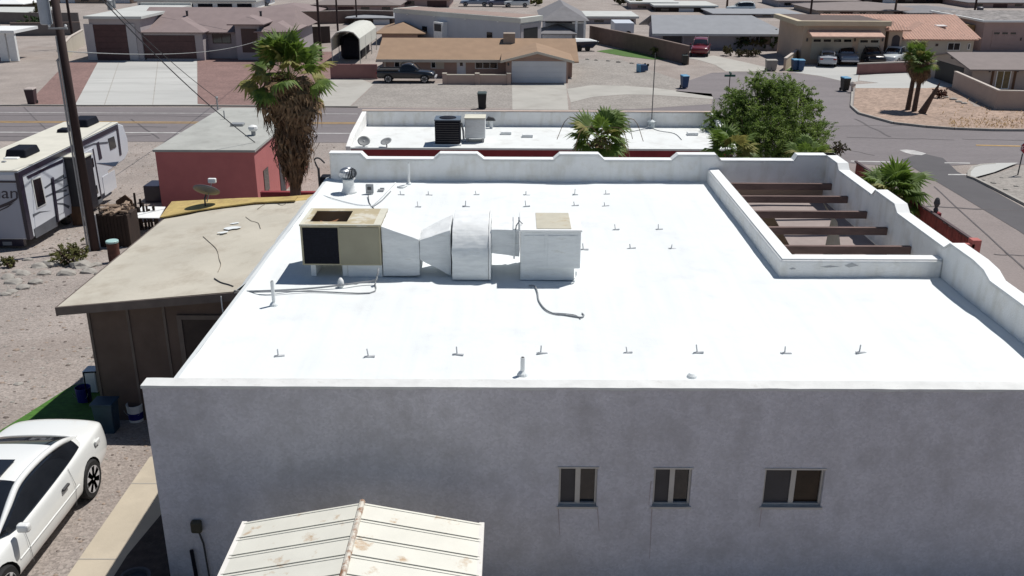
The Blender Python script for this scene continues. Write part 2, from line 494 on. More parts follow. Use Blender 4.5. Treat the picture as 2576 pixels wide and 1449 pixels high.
drape('wall_shade_strip', None, 0.018, M('wall_shade_dark', (0.045, 0.035, 0.033), 0.95, 0.4, 6, 0.8, 20), world=[V((-5.95,4,0)),V((-4.45,4,0)),V((-4.45,14.4,0)),V((-5.6,14.3,0)),V((-5.9,12,0))])  # dark strip added on the path: house wall's shade deepened by colour
for y in (9.4, 11.9, 14.0):
    drape('path_joint', None, 0.016, kerbm, world=[V((-6.6,y,0)),V((-6.0,y,0)),V((-6.0,y+0.02,0)),V((-6.6,y+0.02,0))])
# ---------------------------------------------------------------- main white house
RZ = 3.15
YF, YB = 11.28, 22.92
XL, XR = -4.62, 7.80
H = thing('stucco_house', 'white stucco house with glaring white flat roof and scalloped parapets', 'house', (0, 17, 0))
# front wall with window openings
def wpx(x0, y0, x1, y1):
    a, b = PY(x0, y1, YF), PY(x1, y0, YF)
    return (a.x, b.x, a.z, b.z)
WIN = [wpx(1404,1178,1504,1273), wpx(1640,1180,1742,1273), wpx(1915,1182,2077,1274)]
wb = MB()
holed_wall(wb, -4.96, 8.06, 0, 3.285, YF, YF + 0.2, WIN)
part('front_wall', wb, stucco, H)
# hand-applied coating folded over the wall top, ragged lower edge
cb = MB()
n = 130
top, low = [], []
for i in range(n + 1):
    x = -4.975 + (8.08 + 4.975) * i / n
    z = 3.262 - 0.026 * (noise.noise(V((x * 2.3, 0, 0))) + 0.6 * noise.noise(V((x * 7.1, 3, 0)))) 
    low.append((x, YF - 0.014, min(z, 3.283))); top.append((x, YF - 0.012, 3.298))
    top[-1] = (x, YF - 0.012, 3.295 + 0.006 * noise.noise(V((x * 3, 9, 0))))
for i in range(n):
    cb.poly([low[i], low[i+1], top[i+1], top[i]])
    a, b = top[i], top[i+1]
    cb.poly([a, b, (b[0], YF + 0.22, b[2] + 0.004), (a[0], YF + 0.22, a[2] + 0.004)])
    cb.poly([(a[0], YF + 0.22, a[2] + 0.004), (b[0], YF + 0.22, b[2] + 0.004), (b[0], YF + 0.30, RZ), (a[0], YF + 0.30, RZ)])
capm = M('cap_coat', (0.66, 0.665, 0.65), 0.8, 0.1, 3, 0.3, 12, stain=((0.45, 0.44, 0.41), 6, 0.6, 0.8))
part('parapet_cap', cb, capm, H, smooth=True)
cb = MB(); cb.box(-4.976, -4.962, YF - 0.012, YF + 0.2, 3.25, 3.292)
part('parapet_cap', cb, capm, H)
# window frames and panes
for i, (a, b, c, d) in enumerate(WIN):
    w = MB(); t = 0.03; mid = (a + b) / 2
    for q in ((a+0.002, a + t, c+0.002, d-0.002), (b - t, b-0.002, c+0.002, d-0.002), (a + t, b - t, d - t, d-0.002), (a + t, b - t, c+0.002, c + t), (mid - 0.035, mid + 0.035, c + t, d - t)):
        w.box(q[0], q[1], YF + 0.045, YF + 0.10, q[2], q[3])
    w.box(a - 0.02, b + 0.02, YF - 0.025, YF + 0.045, c - 0.03, c + 0.001); w.box(a - 0.015, b + 0.015, YF - 0.012, YF - 0.001, d, d + 0.025)
    fo = part('window', w, alu, H)
    pb = MB(); pb.box(a + t, mid - 0.035, YF + 0.065, YF + 0.075, c + t, d - t); part('pane', pb, glasss, fo)
    pb = MB(); pb.box(mid + 0.035, b - t, YF + 0.08, YF + 0.09, c + t, d - t); part('pane', pb, glassb if i == 2 else glassd, fo)
    pb = MB(); pb.box(a, b, YF + 0.6, YF + 0.62, c, d)
    part('blind', pb, darkg, fo)
# rust streaks
rs = M('rust_streak', (0.45, 0.385, 0.40), 0.9, 0.2, 8)
for (x, y, ln) in ((1404,1275,70),(1503,1276,60),(1640,1275,130),(1916,1277,50),(1638,1210,60)):
    a = PY(x, y, YF); b = PY(x + (4 if x < 1600 else -6), y + ln, YF)
    s = MB(); s.poly([(a.x - 0.007, YF - 0.004, a.z), (b.x - 0.003, YF - 0.004, b.z), (b.x + 0.003, YF - 0.004, b.z), (a.x + 0.007, YF - 0.004, a.z)])
    part('rust_streak', s, rs, H)
# roof deck: gently uneven grid, L-shaped
CXI, CYI = 4.86, 16.02      # courtyard opening starts here
def deck_z(x, y):
    e = min(1.0, min(x - XL, y - 11.5, YB - y, XR - x) / 0.5)
    return RZ + 0.018 * noise.noise(V((x * 0.5, y * 0.5, 1))) + 0.01 * noise.noise(V((x * 1.7, y * 1.7, 5))) + 0.05 * max(0, 1 - (x - XL) / 0.35) 
db = MB()
NX, NY = 62, 58
gi = {}
for j in range(NY + 1):
    for i in range(NX + 1):
        x = XL + (XR + 0.05 - XL) * i / NX; y = 11.5 + (YB + 0.05 - 11.5) * j / NY
        gi[i, j] = len(db.v); db.v.append(V((x, y, deck_z(x, y))))
for j in range(NY):
    for i in range(NX):
        c = db.v[gi[i, j]]; d = db.v[gi[i+1, j+1]]
        if c.x > CXI + 0.05 and c.y > CYI + 0.05: continue
        db.f.append((gi[i, j], gi[i+1, j], gi[i+1, j+1], gi[i, j+1])); db.m.append(0)
roof = part('roof', db, roofw, H, smooth=True)
sl = MB(); sl.box(XL + 0.02, CXI, 11.5, YB, 2.9, 3.05); sl.box(CXI, XR, 11.5, CYI, 2.9, 3.05)
part('roof_slab', sl, roofw, H)
# left edge: wall, and coated flashing down onto the lean-to
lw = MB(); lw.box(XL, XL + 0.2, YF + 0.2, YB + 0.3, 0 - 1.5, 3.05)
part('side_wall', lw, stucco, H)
fl = MB()
for k in range(20):
    y0 = 11.5 + (YB + 0.2 - 11.5) * k / 20; y1 = 11.5 + (YB + 0.2 - 11.5) * (k + 1) / 20
    def rim(y): return RZ + 0.05 + 0.012 * noise.noise(V((y * 1.3, 2, 0)))
    fl.poly([(XL, y0, rim(y0)), (XL, y1, rim(y1)), (XL - 0.09, y1, rim(y1) - 0.03), (XL - 0.09, y0, rim(y0) - 0.03)][::-1])
    fl.poly([(XL - 0.09, y0, rim(y0) - 0.03), (XL - 0.09, y1, rim(y1) - 0.03), (XL - 0.10, y1, 2.9), (XL - 0.10, y0, 2.9)][::-1])
part('roof_edge', fl, roofw, H, smooth=True)
fl = MB()
for k in range(18):
    y0 = 16.3 + 6.5 * k / 18; y1 = 16.3 + 6.5 * (k + 1) / 18
    def ex(y): return -5.14 + 0.06 * noise.noise(V((y * 1.7, 7, 0)))
    fl.poly([(XL - 0.10, y0, 3.05), (XL - 0.10, y1, 3.05), (ex(y1), y1, 2.715), (ex(y0), y0, 2.715)][::-1])
part('flashing', fl, roofw, H)
# back parapet, stepped profile (pixels along the back)
HI, LO = 3.84, 3.70
prof = [(828,1),(908,1),(922,0),(1090,0),(1106,1),(1200,1),(1218,0),(1392,0),(1408,1),(1506,1),(1521,0),(1690,0),(1706,1),(1802,1),(1816,0),(1998,0),(2006,1),(2090,1)]
pts = []
for x, h in prof:
    pts.append((PY(x, 395, YB).x, HI if h else LO))
pts[0] = (XL + 0.06, HI); pts[-1] = (XR + 0.25, HI)
base = [(pts[-1][0], -1.8), (pts[0][0], -1.8)]
bp = MB(); bp.prism([(x, YB, z) for x, z in pts + base], (0, 0.27, 0))
part('back_parapet', bp, parapetm, H, bevel=0.05, seg=3)
# white coat on the parapet foot (rolled up the wall) and crown
ct = MB()
for (xa, za), (xb, zb) in zip(pts, pts[1:]):
    ct.hexa([(xa, YB - 0.012, za - 0.004), (xb, YB - 0.012, zb - 0.004), (xb, YB + 0.282, zb - 0.004), (xa, YB + 0.282, za - 0.004)],
            [(xa, YB - 0.006, za + 0.016), (xb, YB - 0.006, zb + 0.016), (xb, YB + 0.276, zb + 0.016), (xa, YB + 0.276, za + 0.016)])
part('parapet_cap', ct, paintw, H)
# right parapet
rp_ = [(11.3, LO), (14.35, LO), (14.6, 3.80), (15.0, HI), (15.9, HI), (16.1, LO), (18.3, LO), (18.5, HI), (19.6, HI), (19.75, LO), (21.95, LO), (22.1, HI), (YB + 0.27, HI)]
bp = MB(); bp.prism([(XR, y, z) for y, z in rp_] + [(XR, YB + 0.27, -1.8), (XR, 11.3, -1.0)], (0.25, 0, 0))
part('right_parapet', bp, parapetm, H, bevel=0.05, seg=3)
ct = MB()
for (ya, za), (yb, zb) in zip(rp_, rp_[1:]):
    ct.hexa([(XR - 0.012, ya, za - 0.004), (XR + 0.262, ya, za - 0.004), (XR + 0.262, yb, zb - 0.004), (XR - 0.012, yb, zb - 0.004)],
            [(XR - 0.006, ya, za + 0.016), (XR + 0.256, ya, za + 0.016), (XR + 0.256, yb, zb + 0.016), (XR - 0.006, yb, zb + 0.016)])
part('parapet_cap', ct, paintw, H)
# outer curled wing wall
ww = [(13.95, 3.2), (13.9, 3.52), (13.75, 3.72), (13.5, 3.8), (13.1, 3.78), (12.6, 3.66), (12.0, 3.45), (11.3, 3.3)]
bp = MB(); bp.prism([(8.55, y, z) for y, z in ww] + [(8.55, 11.3, 0), (8.55, 13.95, 0)], (0.22, 0, 0))
part('wing_wall', bp, parapetm, H, bevel=0.05, seg=3)
# courtyard walls rising above the roof
bp = MB()
cw = [(CXI, CYI), (XR - 0.003, CYI), (XR - 0.003, CYI + 0.3), (CXI + 0.3, CYI + 0.3), (CXI + 0.3, YB - 0.002), (CXI, YB - 0.002)]
bp.prism([(x, y, -1.2) for x, y in cw], (0, 0, 4.68))
part('courtyard_wall', bp, parapetm, H, bevel=0.045, seg=3)
ct = MB(); ct.prism([(x, y, 3.482) for x, y in [(CXI+0.03, CYI+0.03), (XR - 0.004, CYI+0.03), (XR - 0.004, CYI + 0.27), (CXI + 0.27, CYI + 0.27), (CXI + 0.27, YB - 0.004), (CXI+0.03, YB - 0.004)]], (0, 0, 0.012))
part('parapet_cap', ct, paintw, H)
# dark scuffs on the courtyard wall
for x0, x1, y, hh in ((1985,2003,676,4),(2063,2113,671,4),(2124,2160,668,9)):
    a, b = PY(x0, y, CYI), PY(x1, y, CYI); s = MB()
    s.poly([(a.x, CYI - 0.004, a.z), ((a.x*2+b.x)/3, CYI - 0.004, a.z - 0.004*hh), (b.x, CYI - 0.004, b.z), ((a.x+b.x)/2, CYI - 0.004, a.z + 0.006*hh)])
    part('scuff', s, greym, H)
# inner floor and beams
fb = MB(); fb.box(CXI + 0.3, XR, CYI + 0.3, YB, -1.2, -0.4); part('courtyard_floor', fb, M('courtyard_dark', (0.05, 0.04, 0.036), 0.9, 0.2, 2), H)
iw = MB(); iw.box(CXI + 0.302, XR - 0.002, YB - 0.03, YB - 0.004, -0.4, 3.1); part('courtyard_back_wall', iw, tanwall, H)
for y in (22.28, 21.1, 19.84, 18.64, 17.4):
    b = MB(); b.box(CXI + 0.30, XR - 0.003 + (0.0), y, y + 0.09, 3.13, 3.29); part('beam', b, woodb, H, bevel=0.008)
# shade sails under the beams
sailm = M('shade_cloth', (0.30, 0.25, 0.235), 0.95, 0.08, 3)
def sail(px, label):
    P = [PZ(x, y, 2.75) for x, y in px]
    for p in P:
        p.x = min(max(p.x, CXI + 0.32), XR - 0.03); p.y = min(max(p.y, CYI + 0.32), YB - 0.05)
        p.z += 0.05 * noise.noise(p)
    b = MB(); b.prism(P, (0, 0, 0.012))
    return single('shade_sail', b, sailm, label, 'shade sail', 'cloths strung under the courtyard beams')
sail([(1790,446),(2080,446),(2090,555),(2070,645),(2000,645),(1945,541),(1860,536),(1820,500)], 'broad tan shade cloth under the courtyard beams beside the inner wall')
sail([(2098,446),(2200,446),(2330,645),(2117,645),(2107,560)], 'tan shade cloth under the courtyard beams against the scalloped outer wall')
# ---------------------------------------------------------------- things on the roof
def PR(x, y): return PZ(x, y, RZ)
# packaged air conditioner
X0, X1, Y0, Y1, Z0, Z1 = -3.76, -2.34, 15.88, 16.95, 3.39, 4.12
A = thing('rooftop_air_conditioner', 'beige rooftop air conditioner with open fan hole and black coil grille', 'air conditioner', ((X0+X1)/2, (Y0+Y1)/2, RZ))
b = MB(); t = 0.03
b.box(X0, X1, Y0, Y1, Z0, Z0 + t); b.box(X0, X0 + t, Y0, Y1, Z0 + t, Z1 - 0.002); b.box(X1 - t, X1, Y0, Y1, Z0 + t, Z1 - 0.002)
b.box(X0 + t, X1 - t, Y0, Y0 + t, Z0 + t, Z1 - 0.002); b.box(X0 + t, X1 - t, Y1 - t, Y1, Z0 + t, Z1 - 0.002)
part('casing', b, beige, A)
HX0, HX1, HY0, HY1 = X0 + 0.13, X0 + 0.80, Y0 + 0.22, Y1 - 0.16
b = MB()
for q in ((X0 - 0.01, HX0, Y0 - 0.01, Y1 + 0.01), (HX1, X1 + 0.01, Y0 - 0.01, Y1 + 0.01), (HX0, HX1, Y0 - 0.01, HY0), (HX0, HX1, HY1, Y1 + 0.01)):
    b.box(q[0], q[1], q[2], q[3], Z1, Z1 + 0.02)
part('lid', b, M('hvac_lid', (0.46, 0.39, 0.25), 0.6, 0.08, 2.5, stain=((0.6, 0.57, 0.48), 2.5, 0.5, 0.6)), A)
b = MB(); b.box(X0 - 0.012, X1 + 0.012, Y0 - 0.012, Y0 + 0.03, Z1 + 0.021, Z1 + 0.035); b.box(X0 - 0.012, X0 + 0.05, Y0 + 0.03, Y1, Z1 + 0.021, Z1 + 0.03)
b.box(X1 - 0.12, X1 + 0.012, Y0 + 0.03, Y1, Z1 + 0.021, Z1 + 0.027); part('lid_trim', b, M('cream_trim', (0.62, 0.60, 0.50), 0.6, 0.1, 4), A)
fan = MB()
for k in range(5):
    a = 2 * pi * k / 5 + 0.4; c = V(((HX0 + HX1) / 2, (HY0 + HY1) / 2, Z1 - 0.14)); d = V((cos(a), sin(a), 0)); e = V((-sin(a), cos(a), 0))
    fan.poly([c + d * 0.05 - e * 0.03, c + d * 0.27 - e * 0.10 + V((0, 0, 0.03)), c + d * 0.27 + e * 0.08 - V((0, 0, 0.03)), c + d * 0.05 + e * 0.03])
fan.lathe(c - V((0, 0, 0.05)), [(0.06, 0), (0.06, 0.1)], 12)
part('fan', fan, rust, A)
b = MB(); b.box(X0 + t, HX1 + 0.05, Y0 + t, Y1 - t, Z1 - 0.4, Z1 - 0.38); part('coil_pan', b, rust, A)
b = MB(); b.box(X0 + 0.04, X0 + 0.665, Y0 - 0.012, Y0 + 0.0, Z0 + 0.03, Z1 - 0.03); gr = part('coil_grille', b, blackm, A)
for k in range(18):
    z = Z0 + 0.06 + k * 0.036; b = MB(); b.box(X0 + 0.045, X0 + 0.66, Y0 - 0.018, Y0 - 0.012, z, z + 0.006); part('grille_bar', b, blackm, gr)
b = MB(); b.box(X0 + 0.69, X1 - 0.03, Y0 - 0.012, Y0, Z0 + 0.02, Z1 - 0.02); part('access_panel', b, M('panel_olive', (0.30, 0.28, 0.20), 0.6, 0.06, 3), A, bevel=0.004)
for x in (X0 + 0.13, X0 + 0.70):
    b = MB(); b.box(x, x + 0.09, Y0 + 0.05, Y1 - 0.05, RZ + 0.01, Z0); part('support', b, paintw, A)
b = MB(); b.box(X0 + 0.80, X1, Y0 + 0.03, Y1 - 0.03, RZ + 0.01, Z0); part('curb', b, ductw, A)
# duct run
D = thing('duct_run', 'white sheet-metal duct run with curved elbow between rooftop units', 'duct', (-0.9, 16.4, RZ))
b = MB()
a4 = [(X1 + 0.012, Y0 + 0.02, RZ + 0.02), (X1 + 0.012, Y1, RZ + 0.02), (X1 + 0.012, Y1, Z1), (X1 + 0.012, Y0 + 0.02, Z1)]
TX = -1.66
b4 = [(TX, Y0 + 0.0, RZ + 0.05), (TX, Y1 - 0.45, RZ + 0.05), (TX, Y1 - 0.45, 3.90), (TX, Y0 + 0.0, 3.88)]
b.hexa(a4, b4); part('taper', b, ductw, D)
b = MB()
c4 = [(-1.10, 15.92, RZ + 0.02), (-1.10, 16.85, RZ + 0.02), (-1.10, 16.85, 4.08), (-1.10, 15.94, 4.04)]
b4b = [(TX + 0.003, Y0 + 0.02, RZ + 0.35), (TX + 0.003, Y1 - 0.45, RZ + 0.35), (TX + 0.003, Y1 - 0.45, 3.88), (TX + 0.003, Y0 + 0.02, 3.86)]
b.hexa(b4b, c4); part('flare', b, ductw, D)
b = MB()
pr = [(16.95, RZ + 0.02), (16.95, 4.13)]
for k in range(17):
    a = pi / 2 * k / 16
    pr.append((16.32 - 0.62 * sin(a), 3.55 + 0.58 * cos(a)))
pr += [(15.70, RZ + 0.12), (15.74, RZ + 0.02)]
b.prism([(-1.07, y, z) for y, z in pr], (0.65, 0, 0)); part('elbow', b, ductw, D, bevel=0.01)
b = MB(); b.prism([(-0.415, y - 0.01 if y < 16.5 else y + 0.01, z + 0.01) for y, z in pr], (0.035, 0, 0)); part('flange', b, paintw, D)
b = MB()
a4 = [(-0.375, 15.92, 3.62), (-0.375, 16.75, 3.62), (-0.375, 16.75, 4.06), (-0.375, 15.92, 4.06)]
b4 = [(0.13, 15.94, 3.54), (0.13, 16.75, 3.54), (0.13, 16.75, 4.05), (0.13, 15.94, 4.05)]
b.hexa(a4, b4); part('connector', b, ductw, D, bevel=0.01)
b = MB(); b.box(0.02, 0.05, 15.90, 16.78, 3.52, 4.08); part('flange', b, ductw, D)
# the coating has run and sagged: lumpy surfaces
lump = bpy.data.textures.new('lumps', 'CLOUDS'); lump.noise_scale = 0.22
def lumpy(o, lv=4, st=0.035):
    b_ = o.modifiers.new('cut', 'SUBSURF'); b_.subdivision_type = 'SIMPLE'; b_.levels = b_.render_levels = lv
    d_ = o.modifiers.new('lump', 'DISPLACE'); d_.texture = lump; d_.strength = st; d_.mid_level = 0.5; d_.texture_coords = 'GLOBAL'
    s_ = o.modifiers.new('soft', 'SMOOTH'); s_.iterations = 2; s_.factor = 0.4
for o_ in D.children:
    if o_.name.split('.')[0] in ('taper', 'flare', 'connector'): lumpy(o_)
    elif o_.name.startswith('elbow'): lumpy(o_, 3, 0.03)
# evaporative cooler
E = thing('evaporative_cooler', 'white square rooftop evaporative cooler with stained beige top', 'cooler', (0.68, 16.3, RZ))
EX0, EX1, EY0, EY1 = 0.15, 1.21, 15.72, 16.82
b = MB(); b.box(EX0, EX1, EY0, EY1, 3.40, 4.08); part('casing', b, ductw, E, bevel=0.012)
b = MB(); b.box(EX0 - 0.015, EX1 + 0.02, EY0 - 0.015, EY1 + 0.015, 4.082, 4.12); part('lid', b, paintw, E, bevel=0.01)
b = MB(); b.box(EX0 + 0.28, EX1 - 0.17, EY0 + 0.06, EY1 - 0.05, 4.121, 4.128); part('stained_top', b, M('stain_top', (0.50, 0.47, 0.38), 0.8, 0.08, 3, stain=((0.42, 0.33, 0.2), 2.5, 0.55, 0.7)), E)
b = MB(); b.box(EX0 + 0.0, EX1 - 0.10, EY0 + 0.05, EY1 - 0.05, RZ + 0.015, 3.398); part('base', b, ductw, E)
for x0, x1 in ((EX0 + 0.06, EX0 + 0.42), (EX0 + 0.48, EX1 - 0.06)):
    b = MB(); b.box(x0, x1, EY0 - 0.007, EY0, 3.44, 4.02); part('panel', b, ductw, E, bevel=0.003)
b = MB(); b.tube([(EX0 - 0.1, EY0 + 0.25, 3.95), (EX0 - 0.08, EY0 + 0.25, 4.12), (EX0 - 0.02, EY0 + 0.28, 4.2), (EX0 + 0.03, EY0 + 0.3, 4.14)], 0.012, 6); part('water_line', b, greym, E)
# little roof brackets
brk = [(703,895),(930,897),(1153,893),(1363,890),(1580,887),(1757,888),(1977,888),(2164,888),(1053,520),(1173,520),(1325,520),(1447,518),(1523,518),(1010,490),(1080,490),(1199,490),(1325,490),(1447,490),(1526,489),(1550,578),(1658,577),(1470,627),(1588,625),(1691,625)]
rowname = {0: 'in the long row behind the front wall', 1: 'in the row behind the air conditioner and cooler', 2: 'in the row before the scalloped back parapet', 3: 'on the open roof beside the cooler'}
proto = None
bm_ = M('bracket_metal', (0.52, 0.53, 0.54), 0.6, 0.15, 8)
for i, (x, y) in enumerate(brk):
    p = PR(x, y); p.z = deck_z(p.x, p.y) - 0.003
    row = 0 if i < 8 else 1 if i < 13 else 2 if i < 19 else 3
    nth = ['first', 'second', 'third', 'fourth', 'fifth', 'sixth', 'seventh', 'eighth']
    k0 = (0, 8, 13, 19)[row]
    lab = nth[i - k0] + (' small bracket from the left roof edge in the row behind the front parapet', ' small bracket from the air conditioner in the row behind the cooler', ' small bracket from the turbine ventilator in the row before the back parapet', '')[row]
    if row == 3: lab = ('small bracket behind the cooler, nearer the cooler', 'small bracket behind the cooler, nearer the courtyard', 'small bracket touching the right side of the cooler', 'small bracket level with the cooler front, midway to the courtyard', 'small bracket level with the cooler front, nearer the courtyard')[i - 19]
    if proto is None:
        proto = thing('roof_bracket', lab, 'bracket', p, 'roof brackets row 0', local=True)
        b = MB(); b.box(-0.085, 0.085, -0.03, 0.01, 0.0, 0.022); part('foot', b, bm_, proto)
        b = MB(); b.tube([(-0.02, 0, 0.02), (-0.025, 0, 0.13)], 0.011, 6); part('pin', b, bm_, proto)
        r = proto
    else:
        r = dup(proto, p, 0, lab)
    r['group'] = 'roof brackets ' + rowname[row]
    r.rotation_euler = (RNG.uniform(-.12, .12), RNG.uniform(-.14, .14), RNG.uniform(-0.3, 0.3)); r.scale = (RNG.uniform(.75, 1.05), 1, RNG.uniform(.65, 1.15))
# vent pipes
def vent(x, yt, Y, label, r=0.035, bend=False, mat=paintw):
    p = PY(x, yt, Y); base = V((p.x, Y, RZ))
    T = thing('vent_pipe', label, 'pipe', base)
    b = MB(); b.tube([base, V((p.x, Y, p.z))], r, 12); q = part('pipe', b, mat, T, smooth=False)
    b = MB(); b.lathe(base, [(r * 2.6, 0.0), (r * 2.2, 0.03), (r * 1.2, 0.06)], 14); part('boot', b, roofw, T)
    b = MB(); b.lathe(V((p.x, Y, p.z)), [(r * 0.75, 0.001), (r * 0.75, 0.002)], 12); part('pipe_mouth', b, darkg, T)
vent(1315, 899, 11.95, 'tall white vent pipe rising just behind the front parapet', 0.032)
vent(1741, 943, 11.9, 'short vent pipe stub peeking over the front parapet', 0.03)
vent(684, 707, PR(684, 768).y, 'white vent pipe beside the left roof edge near the conduits', 0.03)
vent(1027, 410, PR(1027, 464).y, 'tall white vent pipe near the turbine ventilator', 0.03)
# turbine ventilator
p = PR(878, 484)
T = thing('turbine_vent', 'round finned turbine ventilator on a white flared base', 'ventilator', p)
b = MB(); b.lathe(p, [(0.19, 0.0), (0.17, 0.04), (0.14, 0.12), (0.13, 0.30), (0.17, 0.34)], 18); part('base', b, paintw, T, smooth=True)
for k in range(20):
    a = 2 * pi * k / 20; b = MB(); q = []
    for s in range(7):
        th = -1.2 + 2.2 * s / 6
        rr = 0.20 * cos(th) + 0.015; z = p.z + 0.47 + 0.14 * sin(th); tw = a + 0.25 * sin(th)
        q.append((V((p.x + rr * cos(tw), p.y + rr * sin(tw), z)), V((p.x + (rr - 0.035) * cos(tw + 0.24), p.y + (rr - 0.035) * sin(tw + 0.24), z))))
    for (u0, w0), (u1, w1) in zip(q, q[1:]): b.poly([u0, w0, w1, u1])
    part('fin', b, galv, T)
b = MB(); b.lathe(p + V((0, 0, 0.58)), [(0.10, 0), (0.08, 0.03), (0.02, 0.045)], 14); part('cap', b, galv, T, smooth=True)
b = MB(); b.lathe(p + V((0, 0, 0.36)), [(0.12, 0), (0.12, 0.2)], 14); part('throat', b, darkg, T)
# electrical boxes
p = PR(930, 489)
T = thing('junction_box', 'grey electrical disconnect box on posts near the turbine ventilator', 'box', p)
b = MB(); b.box(p.x - 0.09, p.x + 0.09, p.y, p.y + 0.08, p.z + 0.02, p.z + 0.24); part('box', b, greym, T, bevel=0.01)
b = MB(); b.box(p.x - 0.05, p.x + 0.04, p.y - 0.012, p.y, p.z + 0.11, p.z + 0.18); part('switch_plate', b, darkg, T)
p = PR(958, 482)
b = MB(); b.box(p.x - 0.07, p.x + 0.07, p.y - 0.05, p.y + 0.06, p.z, p.z + 0.05); b.box(p.x - 0.03, p.x + 0.07, p.y + 0.09, p.y + 0.14, p.z, p.z + 0.06)
single('timber_block', b, greym, 'small grey sleeper block beside the disconnect box', 'block')
# conduits and hoses lying on the roof
def line(name, px, r, mat, label, cat, zoff=None, z=RZ, closed=False, n=6):
    P = []
    for q in px:
        pz = z + (q[2] if len(q) > 2 else r + 0.01)
        P.append(PZ(q[0], q[1], pz))
    b = MB(); b.tube(smooth_line(P, 4), r, n)
    return single(name, b, mat, label, cat)
line('conduit', [(590,731,-0.45),(622,733,0.04),(760,727),(860,717,0.06),(905,711,0.06),(942,706,0.08),(950,690,0.22),(952,675,0.3)], 0.016, greym, 'grey metal conduit running from the roof edge to the air conditioner', 'conduit')
line('conduit', [(590,737,-0.45),(625,735,0.03),(780,733),(930,737),(944,712,0.03),(949,700,0.1)], 0.012, greym, 'thin second conduit looping along the roof edge conduit', 'conduit')
line('conduit', [(933,519),(950,505),(975,480),(995,459)], 0.014, ductw, 'pale straight conduit slanting towards the back parapet', 'conduit')
line('conduit', [(936,521),(958,506),(974,490),(983,481)], 0.012, greym, 'short dark conduit slanting beside the pale one', 'conduit')
line('cable', [(926,490,0.05),(929,510),(936,519),(940,524)], 0.010, darkg, 'dark flexible cable dropping from the disconnect box', 'cable')
line('cable', [(806,489),(850,503),(900,515),(932,516)], 0.010, ductw, 'thin white cable from the roof corner to the conduits', 'cable')
line('drain_hose', [(1330,718),(1345,720),(1352,735),(1356,757),(1372,778),(1394,789),(1420,792),(1450,797),(1464,798),(1469,793),(1464,788)], 0.013, greym, 'grey drain hose snaking across the roof from the cooler', 'hose')
line('drain_hose', [(1390,787),(1420,789),(1448,793),(1460,803)], 0.007, greym, 'thin hose strand beside the end of the drain hose', 'hose')
line('bent_pipe', [(1449,683,0.12),(1449,697,0.03),(1443,709),(1436,712)], 0.014, ductw, 'short bent pipe stub at the right foot of the cooler', 'pipe')
line('bent_pipe', [(1000,470,0.02),(1012,471,0.03),(1024,466,0.02)], 0.022, ductw, 'short pipe lying at the foot of the tall vent pipe', 'pipe')
p = PR(858, 722)
b = MB(); b.lathe(p, [(0.05, 0), (0.06, 0.05), (0.05, 0.12), (0.02, 0.17)], 12)
single('dome_vent', b, paintw, 'small white domed cap standing on the conduit line', 'vent', smooth=True)
# wall meter on the front wall
p = PY(497, 1320, YF)
T = thing('electric_meter', 'rusty round electric meter box on the shaded front wall', 'meter', (p.x, YF, p.z - 0.12))
olive = M('olive_metal', (0.06, 0.055, 0.035), 0.7, 0.3, 8)
b = MB(); b.box(p.x - 0.075, p.x + 0.075, YF - 0.10, YF - 0.001, p.z - 0.09, p.z + 0.10); part('case', b, olive, T, bevel=0.03, seg=3)
b = MB(); b.tube([(p.x + 0.02, YF - 0.04, p.z - 0.09), (p.x + 0.06, YF - 0.03, p.z - 0.3), (p.x + 0.09, YF - 0.03, p.z - 1.2)], 0.014, 6); part('conduit', b, darkg, T)
p = PY(485, 1378, YF)
b = MB(); b.tube([(p.x, YF - 0.06, p.z), (p.x + 0.03, YF - 0.05, p.z - 0.9)], 0.03, 8)
single('downpipe', b, blackm, 'black pipe standing against the front wall under the meter', 'pipe')
# ---------------------------------------------------------------- metal shed
SH = thing('metal_shed', 'white ribbed metal shed with rusty ridge by the front wall', 'shed', (-2.25, 9.1, 0))
shm = M('shed_white', (0.67, 0.66, 0.59), 0.55, 0.05, 2, stain=((0.42, 0.27, 0.14), 3.4, 0.58, 0.72))
ze, zr = 1.75, 2.06
eL = PZ(617, 1313, ze); eR = PZ(1212, 1321, ze); rd = PZ(909, 1276, zr)
SY1 = (eL.y + eR.y) / 2; SY0 = SY1 - 2.9
b = MB(); b.box(eL.x + 0.06, eR.x - 0.06, SY0 + 0.05, SY1 - 0.05, 0, ze - 0.02); part('walls', b, shm, SH)
b = MB(); b.prism([(eL.x + 0.06, SY0 + 0.05, ze - 0.02), (eR.x - 0.06, SY0 + 0.05, ze - 0.02), (rd.x, SY0 + 0.05, zr - 0.03)], (0, SY1 - SY0 - 0.1, 0)); part('gable', b, shm, SH)
NP = 8
for side, ex in ((0, eL.x), (1, eR.x)):
    for k in range(NP):
        y0 = SY0 + (SY1 - SY0) * k / NP; y1 = SY0 + (SY1 - SY0) * (k + 1) / NP
        b = MB(); dz = V((0, 0, 0.014))
        q = [V((rd.x, y0 + 0.006, zr)), V((rd.x, y1 - 0.006, zr)), V((ex, y1 - 0.006, ze)), V((ex, y0 + 0.006, ze))]
        b.hexa(q, [p + dz for p in q])
        for yy in (y0 + 0.008, y1 - 0.05):
            q = [V((rd.x, yy, zr + 0.0145)), V((rd.x, yy + 0.018, zr + 0.0145)), V((ex, yy + 0.018, ze + 0.0145)), V((ex, yy, ze + 0.0145))]
            b.hexa(q, [p + V((0, 0, 0.009)) for p in q])
        part('roof_panel', b, shm, SH)
b = MB(); b.tube([(rd.x, SY0 - 0.01, zr + 0.02), (rd.x, SY1 + 0.01, zr + 0.02)], 0.04, 8)
part('ridge_cap', b, M('ridge_rust', (0.60, 0.57, 0.50), 0.7, 0.1, 6, stain=((0.26, 0.13, 0.07), 9, 0.46, 0.62)), SH)
